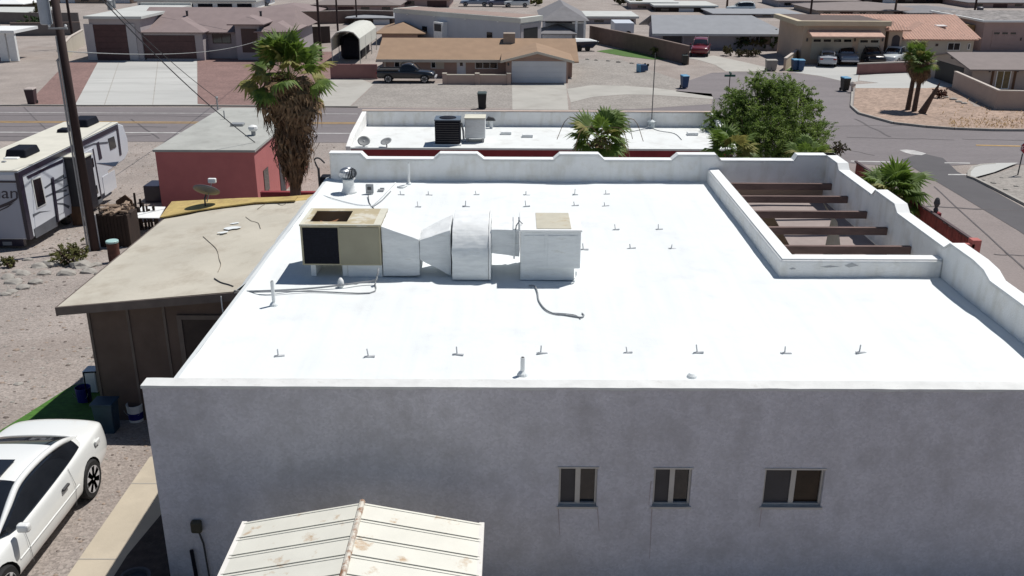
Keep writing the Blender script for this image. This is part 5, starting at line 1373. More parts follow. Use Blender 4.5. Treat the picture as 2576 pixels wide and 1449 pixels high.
# street name sign beyond the tree
p = PG(1832, 246); T = thing('street_name_sign', 'green street name sign on a post behind the tree', 'street sign', p); zt3 = PY(1833, 186, p.y).z
b = MB(); b.tube([p, V((p.x, p.y, zt3))], 0.035, 6); part('post', b, woodd, T)
for k, z in enumerate((zt3 - 0.22, zt3 - 0.02)):
    b = MB()
    if k == 0: b.box(p.x - 0.45, p.x + 0.42, p.y - 0.02, p.y + 0.0, z, z + 0.17)
    else: b.box(p.x - 0.02, p.x + 0.02, p.y - 0.4, p.y + 0.4, z, z + 0.17)
    part('name_plate', b, M('sign_green', (0.01, 0.10, 0.075), 0.5, 0.05, 3), T)
# ---------------------------------------------------------------- houses across the street
tile_pink = M('taupe_tiles', (0.24, 0.185, 0.18), 0.85, 0.08, 1.0, 0.2, 3)
wall_grey = M('mauve_stucco', (0.36, 0.325, 0.335), 0.9, 0.05, 1)
door_br = M('garage_brown', (0.075, 0.035, 0.035), 0.7, 0.15, 2)
roof_tan = M('tan_shingle', (0.30, 0.20, 0.13), 0.9, 0.08, 1.0, 0.2, 4)
roof_grey = M('grey_shingle', (0.27, 0.28, 0.30), 0.9, 0.06, 1.0, 0.2, 4)
roof_slate = M('slate_tiles', (0.19, 0.185, 0.195), 0.85, 0.1, 1.2, 0.3, 5)
terra = M('terracotta', (0.43, 0.25, 0.19), 0.85, 0.10, 1.3)
terra2 = M('terracotta_rows', (0.52, 0.335, 0.265), 0.85, 0.14, 2)
peach = M('peach_stucco', (0.50, 0.38, 0.29), 0.9, 0.05, 1)
cream = M('cream_stucco', (0.48, 0.44, 0.37), 0.9, 0.05, 1)
mauve = M('rose_grey_stucco', (0.40, 0.29, 0.27), 0.9, 0.05, 1)
brick_pk = M('pinkish_siding', (0.38, 0.26, 0.215), 0.9, 0.06, 1)
garage_w = M('garage_white', (0.62, 0.63, 0.66), 0.6, 0.04, 1)
def wbox(parent, name, mat, x0, x1, row, Y, depth, zbase=None):
    a, c = PY(x0, row, Y), PY(x1, row, Y)
    b = MB(); b.box(a.x, c.x, Y, Y + depth, (gz(Y) if zbase is None else zbase) - 0.05, (a.z + c.z) / 2)
    o = part(name, b, mat, parent); return a.x, c.x, (a.z + c.z) / 2
def hip_px(parent, xl, xr, row, Y, depth, xp, yp, mat, over=0.45, ribs=None):
    a, c = PY(xl, row, Y), PY(xr, row, Y); w = c.x - a.x + 2 * over
    run = min(w, depth + 2 * over) / 2
    zr = PY(xp, yp, Y - over + run).z
    return hip(parent, a.x, c.x, Y, Y + depth, (a.z + c.z) / 2, zr, mat, over, 0.12, ribs)
# tiled house with tall garage
Y1 = PG(285, 152).y
A = thing('tiled_house', 'long taupe tiled house with a tall brown-doored garage', 'house', (PG(430, 150).x, Y1, gz(Y1)))
x0, x1, zt = wbox(A, 'garage_block', wall_grey, 222, 350, 47, Y1, 15)
b = MB(); b.box(x0 - 0.35, x1 + 0.35, Y1 - 0.35, Y1 + 15.3, zt + 0.002, zt + 0.25); part('flat_roof', b, M('pale_roof', (0.50, 0.51, 0.49), 0.9, 0.06, 0.6), A)
b = MB(); b.box(x0 - 0.36, x1 + 0.36, Y1 + 15.0, Y1 + 15.32, zt + 0.252, zt + 0.5); b2 = part('parapet', b, M('pale_roof', (0, 0, 0)), A)
fgarage(A, 236, 62, 326, 151, Y1, door_br, 6)
for xa, xb in ((224, 233), (329, 338)):
    fb(A, 'pilaster', M('lilac_trim', (0.42, 0.40, 0.41), 0.9, 0.05, 1), xa, 60, xb, 151, Y1 - 0.004, 0.1, off=0.1)
Y2 = PG(430, 148).y
x0, x1, ze = wbox(A, 'main_wall', wall_grey, 356, 730, 80, Y2 + 0.5, 11)
zr = PY(540, 18, Y2 + 6.2).z
xr0, xr1 = x0 - 1.0, x1
slab(A, 'roof', [(xr0, Y2 + 0.0, ze), (x1 + 0.5, Y2 + 0.0, ze), (x1 - 0.6, Y2 + 6.2, zr), (xr0, Y2 + 6.2, zr)], tile_pink)
slab(A, 'roof', [(xr0, Y2 + 12.2, ze), (x1 + 0.5, Y2 + 12.2, ze), (x1 - 0.6, Y2 + 6.2, zr), (xr0, Y2 + 6.2, zr)], tile_pink)
slab(A, 'roof', [(x1 + 0.5, Y2, ze), (x1 + 0.5, Y2 + 12.2, ze), (x1 - 0.6, Y2 + 6.2, zr)], tile_pink)
Yg = Y2 - 1.2
wbox(A, 'garage_wing', wall_grey, 360, 508, 81, Yg, 5)
hip_px(A, 358, 508, 80.5, Yg, 9, 427, 46, tile_pink, 0.3)
fgarage(A, 366, 89, 489, 147, Yg, door_br, 4)
Ye_ = Y2 - 0.6
wbox(A, 'entry_wall', wall_grey, 590, 650, 62, Ye_, 4); hip_px(A, 586, 654, 60, Ye_, 4, 621, 39, tile_pink, 0.5)
fb(A, 'entry_opening', framed, 611, 72, 646, 132, Ye_ - 0.002, 0.02, off=0.02)
wbox(A, 'right_wing', wall_grey, 652, 730, 80, Ye_ - 0.3, 5); hip_px(A, 652, 730, 79, Ye_ - 0.3, 6, 690, 56, tile_pink, 0.45)
fwin(A, 536, 83, 580, 109, Y2 + 0.5, framed, 2); fwin(A, 679, 86, 706, 112, Ye_ - 0.3, framed, 1); fwin(A, 688, 0, 690, 1, Y2 + 30, framed, 1) if False else None
b = MB()
for (x, y) in ((378,24),(405,32),(322,16)):
    pass
for x, y in ((655, 24), (470, 30)):
    p = PY(x, y, Y2 + 4); p2 = V((p.x, Y2 + 4, ze + (zr - ze) * 4 / 6.2)); b = MB(); b.lathe(p2, [(0.12, 0), (0.12, 0.45), (0.2, 0.5)], 10); part('roof_vent', b, darkg, A)
for x, y in ((430, 26), (412, 38)):
    p = PZ(278 + (x - 412) * 0.4, 20 + (y - 26) * .4, zt + .25); b = MB(); b.lathe(V((p.x, p.y, zt + .252)), [(0.28, 0), (0.28, 0.9), (0.34, 0.95), (0.1, 1.1)], 12); part('roof_exhaust', b, greym, A)
# porch balustrade
yb_ = PG(560, 138).y; T = thing('porch_wall', 'pale low porch wall with square posts before the tiled house', 'wall', PG(560, 138))
for x in (512, 556, 604):
    fb(T, 'post', concretew, x - 4, 115, x + 5, 138, yb_, 0.4)
fb(T, 'rail', concretew, 514, 117, 602, 121, yb_ + 0.1, 0.2); fb(T, 'panel', wall_grey, 516, 121.5, 600, 137, yb_ + 0.12, 0.14)
# big steel carport
Yc = PG(868, 160).y; CP = thing('metal_carport', 'white arched metal carport behind the pink block gate', 'carport', PG(870, 160))
a, c = PY(836, 150, Yc), PY(906, 150, Yc); zt = PY(870, 84, Yc).z; ze = PY(836, 98, Yc).z; dp = 12
prf = [(a.x, gz(Yc)), (a.x, ze), (a.x + 0.25, ze + 0.3)] + [(a.x + (c.x - a.x) * t, ze + 0.3 + (zt - ze - 0.1) * sin(pi * t) ** 0.7) for t in (.2, .35, .5, .65, .8)] + [(c.x - 0.25, ze + 0.3), (c.x, ze), (c.x, gz(Yc))]
cpw = M('carport_white', (0.60, 0.60, 0.54), 0.6, 0.05, 2)
for i, (p, q) in enumerate(zip(prf, prf[1:])):
    b = MB(); lowz = 1.0 if i in (0, len(prf) - 2) else 0
    P = [(p[0], Yc, p[1] + (1.2 if i == 0 else 0)), (q[0], Yc, q[1] + (1.2 if i == len(prf) - 2 else 0)), (q[0], Yc + dp, q[1] + (1.2 if i == len(prf) - 2 else 0)), (p[0], Yc + dp, p[1] + (1.2 if i == 0 else 0))]
    b.prism(P, (0.02, 0, 0.04)); part('roof_sheet', b, cpw, CP)
for yy in (Yc + 0.05, Yc + 4, Yc + 8, Yc + 11.9):
    b = MB(); b.tube([(x, yy, z - 0.02) for x, z in prf], 0.05, 6); part('frame_hoop', b, cpw, CP)
b = MB(); b.box(a.x + 0.3, c.x - 0.3, Yc + 3, Yc + 9, gz(Yc), gz(Yc) + 2.3); single('covered_boat', b, blackm, 'dark covered bulk stored inside the arched carport', 'boat', bevel=0.4)
yw = PG(890, 199).y; T = thing('block_gate', 'pink block wall with a dark joint before the arched carport', 'wall', PG(890, 199))
rosewall = M('rose_block', (0.27, 0.135, 0.125), 0.9, 0.08, 1.5, 0.2, 8)
for xa, xb in ((832, 884.5), (886.5, 948)):
    fb(T, 'wall_panel', rosewall, xa, 162, xb, 198, yw, 0.2)
fb(T, 'joint_post', framed, 884.7, 161, 886.3, 199, yw + 0.02, 0.12)
# beige house
Yb = PG(1353, 209).y; BH = thing('beige_house', 'beige ranch house with brown shingle roof and white garage door', 'house', PG(1200, 205))
Ym = Yb + 3.4
x0, x1, ze = wbox(BH, 'main_wall', brick_pk, 962, 1440, 149, Ym, 9.5)
zr = PY(1200, 96, Ym + 4.6).z
gable_x(BH, x0, x1, Ym, Ym + 9.4, ze + 0.05, zr, roof_tan, 0.55, brick_pk)
gx0, gx1, gze = wbox(BH, 'garage_wall', brick_pk, 1273, 1430, 148, Yb, 4.2)
zg = PY(1352, 131, Yb).z
gable_y(BH, gx0, gx1, Yb, Ym + 3.0, gze, zg + 0.1, roof_tan, 0.45, brick_pk)
trim = M('cream_fascia', (0.55, 0.50, 0.42), 0.8, 0.05, 2)
s = (zg + 0.1 - gze) / ((gx1 - gx0) / 2)
for sx in (-1, 1):
    xm = (gx0 + gx1) / 2; b = MB(); e = xm + sx * ((gx1 - gx0) / 2 + 0.48)
    b.prism([(xm, Yb - 0.48, zg + 0.11), (e, Yb - 0.48, gze - s * 0.48 + 0.01), (e, Yb - 0.48, gze - s * 0.48 - 0.2), (xm, Yb - 0.48, zg - 0.1)], (0, 0.04, 0)); part('fascia', b, trim, BH)
b = MB(); b.box(x0 - 0.5, gx0 - 0.5, Ym - 0.60, Ym - 0.555, ze - 0.22, ze + 0.03); part('gutter', b, trim, BH)
fgarage(BH, 1287, 154, 1425, 208, Yb, garage_w, 4)
fb(BH, 'porch_light', darkg, 1277, 158, 1281, 165, Yb, 0.1, off=0.1); fb(BH, 'porch_light', darkg, 1429, 160, 1432, 167, Yb, 0.1, off=0.1) if False else None
f = fb(BH, 'front_door', garage_w, 1152, 151, 1169, 186, Ym, 0.03, off=0.03); fb(BH, 'door_light', glassd, 1157, 155, 1164, 166, Ym - 0.035, 0.02)
for xa in (1149.5, 1169.5): fb(BH, 'door_trim', framew, xa, 149, xa + 2, 186, Ym, 0.05, off=0.05)
fwin(BH, 1195, 150, 1252, 173, Ym, framew, 3); fwin(BH, 992, 152, 1006, 172, Ym, framew, 1); fwin(BH, 1084, 152, 1097, 172, Ym, framew, 1)
fb(BH, 'shutter', cream, 1006.5, 151, 1026, 172, Ym, 0.04, off=0.04); fb(BH, 'shutter', cream, 1098, 151, 1117, 173, Ym, 0.04, off=0.04)
for x in (962, 1000, 1040): pass
p = PY(1281, 100, Ym + 4); b = MB(); zb_ = ze + (zr - ze) * 4 / 4.7; b.box(p.x - 0.55, p.x + 0.55, Ym + 3.5, Ym + 4.6, zb_ - 0.3, zb_ + 0.75); part('roof_cooler', b, M('cooler_tan', (0.33, 0.27, 0.22), 0.8, 0.1, 2), BH, bevel=0.03)
p = PY(1355, 120, Ym + 1); b = MB(); b.tube([(p.x + 0.2, Ym + 0.5, ze + 0.3), (p.x - 0.15, Ym + 1.8, ze + 0.95)], 0.06, 6); part('roof_pipe', b, rust, BH)
fb(BH, 'porch_post', cream, 967, 150, 970, 205, Ym - 0.35, 0.12)
# garden wall before it
yw = PG(1200, 213).y; T = thing('garden_wall', 'low beige garden wall with square piers before the beige house', 'wall', PG(1200, 213))
gw = M('garden_wall_stucco', (0.42, 0.31, 0.265), 0.9, 0.06, 1)
fb(T, 'wall_panel', gw, 1121, 190, 1195, 213, yw + 0.08, 0.2); fb(T, 'wall_panel', gw, 1206, 190, 1275, 213, yw + 0.08, 0.2)
for x in (1113, 1195.3, 1275.3):
    fb(T, 'pier', gw, x, 186.5, x + 10, 214, yw, 0.36); fb(T, 'pier_cap', trim, x - 0.7, 184.5, x + 10.7, 186.3, yw - 0.03, 0.42)
fb(T, 'wall_cap', trim, 1121.5, 187.8, 1194.5, 189.8, yw + 0.05, 0.26); fb(T, 'wall_cap', trim, 1206.5, 187.8, 1274.5, 189.8, yw + 0.05, 0.26)
yw = PG(1040, 205).y
# second tan roof left behind
Yq = 112; Q = thing('tan_roof_house', 'small tan-roofed house between the carport and the long white building', 'house', (PY(1010, 90, Yq).x, Yq, gz(Yq)))
x0, x1, ze = wbox(Q, 'wall', brick_pk, 960, 1050, 84, Yq, 9); hip_px(Q, 955, 1060, 83, Yq, 9, 1000, 57, roof_tan, 0.5)
# long white garage building, turned
ztp = 0.0; P4 = [PZ(1307, 54, ztp), PZ(992, 29, ztp), None, PZ(1362, 47, ztp)]; P4[2] = P4[1] + P4[3] - P4[0]
W = thing('white_workshop', 'long grey-white flat-roofed building behind the beige house', 'building', (P4[0].x, P4[0].y, gz(100)))
wsm = M('workshop_grey', (0.50, 0.52, 0.56), 0.9, 0.04, 1)
b = MB(); b.prism([V((p.x, p.y, -3.35)) for p in P4], (0, 0, ztp + 3.2)); part('walls', b, wsm, W)
cen = sum(P4, V((0, 0, 0))) / 4
b = MB(); b.prism([V((cen.x + (p.x - cen.x) * 1.02, cen.y + (p.y - cen.y) * 1.03, ztp - 0.145)) for p in P4], (0, 0, 0.5)); part('parapet', b, M('workshop_trim', (0.62, 0.63, 0.58), 0.8, 0.05, 1), W)
b = MB(); b.prism([V((cen.x + (p.x - cen.x) * 0.97, cen.y + (p.y - cen.y) * 0.95, ztp + 0.357)) for p in P4], (0, 0, 0.02)); part('roof', b, M('workshop_roof', (0.30, 0.22, 0.19), 0.9, 0.08, 1), W)
def onwall(name, A_, B_, t0, t1, z0, z1, mat, off, parent):
    d = B_ - A_; n = V((d.y, -d.x, 0)).normalized()
    if n.y > 0: n = -n
    q = [A_ + d * t0, A_ + d * t1]
    b = MB(); b.prism([V((q[0].x, q[0].y, z0)) + n * 0.003, V((q[1].x, q[1].y, z0)) + n * 0.003, V((q[1].x, q[1].y, z1)) + n * 0.003, V((q[0].x, q[0].y, z1)) + n * 0.003], n * off)
    return part(name, b, mat, parent)
for t in (0.2, 0.72): onwall('window', P4[0], P4[1], t, t + 0.04, -2.2, -1.4, glassd, 0.05, W)
onwall('swamp_cooler', P4[0], P4[1], 0.55, 0.62, -2.6, -0.7, paintw, 0.9, W); onwall('cooler_grille', P4[0], P4[1], 0.557, 0.613, -1.7, -0.9, darkg, 0.92, W)
for t in (0.15, 0.4, 0.65, 0.88): onwall('scupper', P4[0], P4[1], t, t + 0.012, -0.25, -0.16, paintw, 0.1, W)
onwall('door_surround', P4[0], P4[3], 0.04, 0.96, -3.3, -0.35, M('lilac_trim', (0, 0, 0)), 0.08, W); onwall('roll_door', P4[0], P4[3], 0.16, 0.8, -3.3, -0.8, M('door_black', (0.02, 0.02, 0.02), 0.6), 0.1, W)
# slate hip-roofed house with white porch columns
Ys_ = PG(1455, 112).y; S = thing('slate_house', 'dark slate hip-roofed house with white porch columns', 'house', (PG(1430, 110).x, Ys_, gz(Ys_)))
x0, x1, ze = wbox(S, 'wall', wsm, 1372, 1470, 58, Ys_ + 3, 12); hip_px(S, 1365, 1476, 52, Ys_ + 0.4, 15, 1412, 13, roof_slate, 0.3)
x0, x1, ze = wbox(S, 'low_wing', wsm, 1366, 1440, 84, Ys_ - 0.6, 4); hip_px(S, 1362, 1442, 84, Ys_ - 0.6, 5, 1385, 62, roof_slate, 0.4)
for x in (1446, 1467): fb(S, 'column', paintw, x, 54, x + 7, 112, Ys_, 0.45)
fb(S, 'porch_beam', paintw, 1440, 54, 1476, 60, Ys_ + 0.46, 0.3); fb(S, 'front_door', framed, 1431, 74, 1441, 110, Ys_ + 2.9, 0.06)
fb(S, 'window', glassd, 1425, 80, 1429, 100, Ys_ + 2.9, 0.06)
# grey-roofed house with dark garage
Yg = PG(1800, 127).y; GH = thing('grey_roof_house', 'single-storey house with a plain grey roof and shaded porch', 'house', (PG(1810, 126).x, Yg, gz(Yg)))
lil = M('lilac_stucco', (0.34, 0.335, 0.38), 0.9, 0.05, 1)
x0, x1, ze = wbox(GH, 'wall', lil, 1664, 1972, 83, Yg + 1.0, 10)
zr = PY(1800, 38, Yg + 6).z; s0 = PY(1640, 80, Yg + 0.4); s1 = PY(1986, 80, Yg + 0.4)
slab(GH, 'roof', [(s0.x, Yg, ze - 0.02), (s1.x, Yg, ze - 0.02), (s1.x - 3.0, Yg + 6, zr), (s0.x + 0.6, Yg + 6, zr)], roof_grey)
slab(GH, 'roof', [(s0.x, Yg + 12, ze - 0.02), (s1.x, Yg + 12, ze - 0.02), (s1.x - 3.0, Yg + 6, zr), (s0.x + 0.6, Yg + 6, zr)], roof_grey)
slab(GH, 'roof', [(s1.x, Yg, ze - 0.02), (s1.x, Yg + 12, ze - 0.02), (s1.x - 3.0, Yg + 6, zr)], roof_slate)
b = MB(); b.prism([(s0.x + 1.0, Yg + 0.6, ze - 0.1), (s0.x + 1.0, Yg + 11.5, ze - 0.1), (s0.x + 1.0, Yg + 6, zr - 0.25)], (0.2, 0, 0)); part('gable', b, lil, GH)
b = MB(); b.box(s0.x, s1.x, Yg - 0.05, Yg - 0.005, ze - 0.24, ze - 0.0); part('fascia', b, M('grey_fascia', (0.42, 0.44, 0.46), 0.8, 0.05, 1), GH)
fgarage(GH, 1666, 88, 1716, 126, Yg + 1.0, M('garage_charcoal', (0.05, 0.05, 0.065), 0.6, 0.1, 2), 4)
fwin(GH, 1752, 88, 1772, 106, Yg + 1.0, framed, 1); fb(GH, 'front_door', framed, 1757, 106, 1766, 125, Yg + 0.99, 0.04); fwin(GH, 1860, 92, 1885, 110, Yg + 1.0, framed, 2); fwin(GH, 1900, 92, 1940, 112, Yg + 1.0, framed, 2)
for x in (1716.5, 1746, 1843, 1908): fb(GH, 'porch_post', lil, x, 84, x + 4, 126, Yg + 0.3, 0.3)
# peach house with terracotta tiles
Yp = PG(2130, 160).y; PH = thing('terracotta_house', 'peach stucco house with terracotta tile roof and triple garage', 'house', (PG(2230, 158).x, Yp, gz(Yp)))
x0, x1, zt = wbox(PH, 'garage_block', peach, 2024, 2232, 56, Yp, 9)
b = MB(); b.box(x0 - 0.8, x1 + 0.35, Yp - 0.3, Yp + 0.3, zt - 0.35, zt + 0.12); part('cornice', b, M('cornice_cream', (0.55, 0.47, 0.34), 0.9, 0.05, 1), PH)
b = MB(); b.box(x0 - 0.8, x0 - 0.2, Yp + 0.302, Yp + 8.8, zt - 0.3, zt + 0.12); b2 = part('cornice', b, MATS['cornice_cream'], PH)
b = MB(); b.box(x0 - 0.19, x1 - 0.01, Yp + 0.31, Yp + 8.9, zt + 0.002, zt + 0.06); part('flat_roof', b, M('dark_roof', (0.11, 0.08, 0.07), 0.9, 0.2, 1), PH)
a = PY(2032, 78, Yp); c = PY(2212, 84, Yp); b = MB(); b.prism([(a.x, Yp - 0.02, a.z + 0.1), (a.x, Yp - 1.7, a.z - 0.35), (a.x, Yp - 1.7, a.z - 0.48), (a.x, Yp - 0.02, a.z - 0.15)], (c.x - a.x, 0, 0)); part('tile_awning', b, terra2, PH)
fgarage(PH, 2037, 95, 2146, 150, Yp, cream, 4, 4); fgarage(PH, 2154, 97, 2214, 150, Yp, cream, 4, 2)
for x in (2028, 2148.5, 2218): fb(PH, 'wall_light', darkg, x, 96, x + 4, 104, Yp, 0.12, off=0.12)
fb(PH, 'side_window', framed, 2148, 94, 2153, 104, Yp, 0.05, off=0.05) if False else None
Yw = Yp + 1.8
x0, x1, ze = wbox(PH, 'main_wall', cream, 2234, 2452, 96, Yw + 0.6, 11)
zr = PY(2260, 36, Yw + 6.5).z; xa = PY(2062, 40, Yw + 6.5).x
f1 = [(xa, Yw, ze + 0.05), (x1 + 0.4, Yw, ze + 0.05), (x1 + 0.3, Yw + 6.5, zr), (xa, Yw + 6.5, zr)]
o = slab(PH, 'roof', f1, terra); tile_ribs(o, f1, terra2, 0.34)
f2 = [(xa, Yw + 13, ze + 0.05), (x1 + 0.4, Yw + 13, ze + 0.05), (x1 + 0.3, Yw + 6.5, zr), (xa, Yw + 6.5, zr)]; slab(PH, 'roof', f2, terra)
hip_px(PH, 2262, 2448, 98, Yw - 1.0, 12, 2378, 58, terra, 0.4, terra2); wbox(PH, 'front_wing', cream, 2264, 2446, 99, Yw - 0.9, 6)
hip_px(PH, 2236, 2278, 75, Yw - 1.6, 6, 2262, 56, terra, 0.45, terra2); wbox(PH, 'entry_block', peach, 2238, 2272, 76, Yw - 1.5, 5)
ar = MB(); c0, c1 = PY(2236.5, 135, Yw - 1.5), PY(2268, 88, Yw - 1.5); rr = (c1.x - c0.x) / 2 - 0.1; xm = (c0.x + c1.x) / 2
ar.prism([(xm - rr, Yw - 1.53, gz(Yw)), (xm + rr, Yw - 1.53, gz(Yw)), (xm + rr, Yw - 1.53, c1.z - rr)] + [(xm + rr * cos(t), Yw - 1.53, c1.z - rr + rr * sin(t)) for t in [pi * k / 10 for k in range(1, 10)]] + [(xm - rr, Yw - 1.53, c1.z - rr)], (0, 0.025, 0)); part('arched_entry', ar, M('entry_dark', (0.06, 0.05, 0.055), 0.8), PH)
fwin(PH, 2299, 104, 2332, 128, Yw - 0.9, framew, 2); fwin(PH, 2381, 107, 2417, 127, Yw - 0.9, framew, 2); fwin(PH, 2432, 109, 2442, 125, Yw - 0.9, framew, 1)
fb(PH, 'wall_lamp', framed, 2353, 110, 2360, 116, Yw - 0.9, 0.08, off=0.08)
p = PY(2372, 48, Yw + 4); b = MB(); zz = ze + (zr - ze) * 3.2 / 6.5; b.box(PY(2358, 48, Yw + 3).x, PY(2382, 48, Yw + 3).x, Yw + 2.6, Yw + 3.8, zz, zz + 0.14); part('skylight', b, paintw, PH)
# house with a rock-covered roof at the right edge
Yr_ = PG(2540, 128).y; RH = thing('rock_roof_house', 'mauve house with a stony flat roof and white parapet edge', 'house', (PG(2540, 126).x, Yr_, gz(Yr_)))
x0, x1, zt = wbox(RH, 'wall', mauve, 2478, 2760, 56, Yr_, 14)
b = MB(); b.box(x0 - 0.4, x1, Yr_ - 0.4, Yr_ + 14, zt + 0.002, zt + 0.22); part('roof_edge', b, paintw, RH)
b = MB(); b.box(x0 - 0.1, x1, Yr_ - 0.1, Yr_ + 13.9, zt + 0.222, zt + 0.25); part('roof', b, M('rock_roof', (0.25, 0.23, 0.22), 0.95, 0.3, 1.5, 0.8, 3, fine=0.5, fscale=2), RH)
fgarage(RH, 2490, 78, 2560, 122, Yr_, mauve, 4, 3); fb(RH, 'wall_light', darkg, 2566, 95, 2570, 102, Yr_, 0.1, off=0.1)
b = MB(); b.box(x0 - 2.5, x0 - 0.1, Yr_ + 2, Yr_ + 9, gz(Yr_), zt - 0.5); part('side_wing', b, M('ochre_wall', (0.30, 0.20, 0.10), 0.9, 0.1, 1), RH)
# tan house with french doors
Yt = PG(2510, 228).y; TH_ = thing('tan_gable_house', 'tan gabled house with white french doors behind a curved wall', 'house', (PG(2520, 226).x, Yt, gz(Yt)))
tanst = M('tan_stucco', (0.42, 0.345, 0.30), 0.9, 0.05, 1); roof_tp = M('taupe_shingle', (0.22, 0.185, 0.175), 0.9, 0.07, 1, 0.2, 4)
x0, x1, ze = wbox(TH_, 'front_wall', tanst, 2449, 2900, 171, Yt, 8.6)
zr = PY(2470, 131, Yt + 4.3).z; xg = x0
gable_x(TH_, x0, x1, Yt, Yt + 8.6, ze, zr, roof_tp, 0.5, tanst)
b = MB(); b.box(x0 - 0.03, x0 - 0.002, Yt + 1.6, Yt + 7.0, gz(Yt), ze - 0.25); part('garage_opening', b, M('door_black', (0, 0, 0)), TH_)
b = MB(); b.box(x0 - 0.031, x0 - 0.002, Yt + 3.9, Yt + 4.4, ze + 0.2, ze + 0.7); part('gable_vent', b, framed, TH_)
f = fwin(TH_, 2500, 177, 2545, 224, Yt, paintw, 2, 'french_doors', M('amber_glass', (0.12, 0.085, 0.03), 0.2, 0.5, 3))
for x in (2493, 2549): fb(TH_, 'shutter', M('wood_trim', (0.12, 0.06, 0.03), 0.8, 0.1, 3), x, 174, x + 4, 225, Yt, 0.06, off=0.06)
for x in (2487, 2557): fb(TH_, 'wall_lamp', darkg, x, 174, x + 5, 181, Yt, 0.12, off=0.12)
b = MB(); p = PG(2400, 206); b.box(p.x - 0.6, p.x - 0.35, p.y, p.y + 0.25, p.z, ze - 0.1); part('porch_post', b, paintw, TH_)
# free-standing walls
def fence_wall(name, pts, h, mat, label, cap=None, t=0.2):
    P = [PG(*p) for p in pts]; T = thing(name, label, 'wall', P[0])
    for a, c in zip(P, P[1:]):
        d = (c - a).normalized(); n = V((-d.y, d.x, 0)) * t
        b = MB(); b.hexa([a, c, c + n, a + n], [p + V((0, 0, h)) for p in (a, c, c + n, a + n)]); part('wall_panel', b, mat, T)
        if cap:
            n2 = n * 0.15; b = MB(); q = [a - n2, c - n2, c + n + n2, a + n + n2]; b.hexa([p + V((0, 0, h + 0.002)) for p in q], [p + V((0, 0, h + 0.1)) for p in q]); part('coping', b, cap, T)
    return T
copw = M('coping_pale', (0.52, 0.46, 0.41), 0.9, 0.05, 2)
fence_wall('yard_wall', [(2394,222),(2503,276),(2900,286)], 1.35, tanst, 'curved tan stucco yard wall with pale coping before the gabled house', copw)
fence_wall('block_wall', [(1482,104),(1560,122),(1660,145),(1728,163)], 1.75, block, 'dark brown block wall between the slate house and the grey-roofed house', M('coping_brown', (0.24, 0.18, 0.155), 0.9, 0.08, 2))
fence_wall('yard_wall', [(2157,188),(2230,185),(2335,181)], 0.95, rosewall, 'low rose block wall before the parked white pickup', copw)
fence_wall('slat_wall', [(1975,178),(1998,160),(2030,130)], 1.1, peach, 'peach boundary wall running up beside the peach house', copw)
fence_wall('block_wall', [(-10,60),(90,62),(200,62)], 1.6, M('grey_block', (0.17, 0.15, 0.14), 0.9, 0.1, 1), 'long grey block wall behind the dark green shrub')
fence_wall('block_wall', [(30,90),(100,90),(205,88)], 1.5, MATS['grey_block'], 'grey retaining block wall below the dark green shrub', M('coping_brown', (0, 0, 0)))
fence_wall('yard_wall', [(170,152),(185,132),(215,112)], 1.6, cream, 'cream wall stepping up beside the tall garage', copw)
fence_wall('block_wall', [(728,62),(830,60),(900,58),(990,60)], 1.7, block, 'brown block wall behind the tiled house', copw)
fence_wall('block_wall', [(735,112),(832,108)], 1.9, MATS['door_brown'], 'dark boarded fence right of the tiled house')
# white-posted porch at the left edge
yq = PG(20, 156).y; T = thing('white_porch', 'white-posted porch of a neighbouring house at the yard edge', 'porch', PG(20, 156))
fb(T, 'roof', paintw, -60, 77, 34, 84, yq, 5); fb(T, 'wall', wall_grey, -60, 84.3, 26, 140, yq + 3, 0.3)
for x in (3, 27): fb(T, 'post', paintw, x, 84.3, x + 7, 154, yq + 0.1, 0.35)
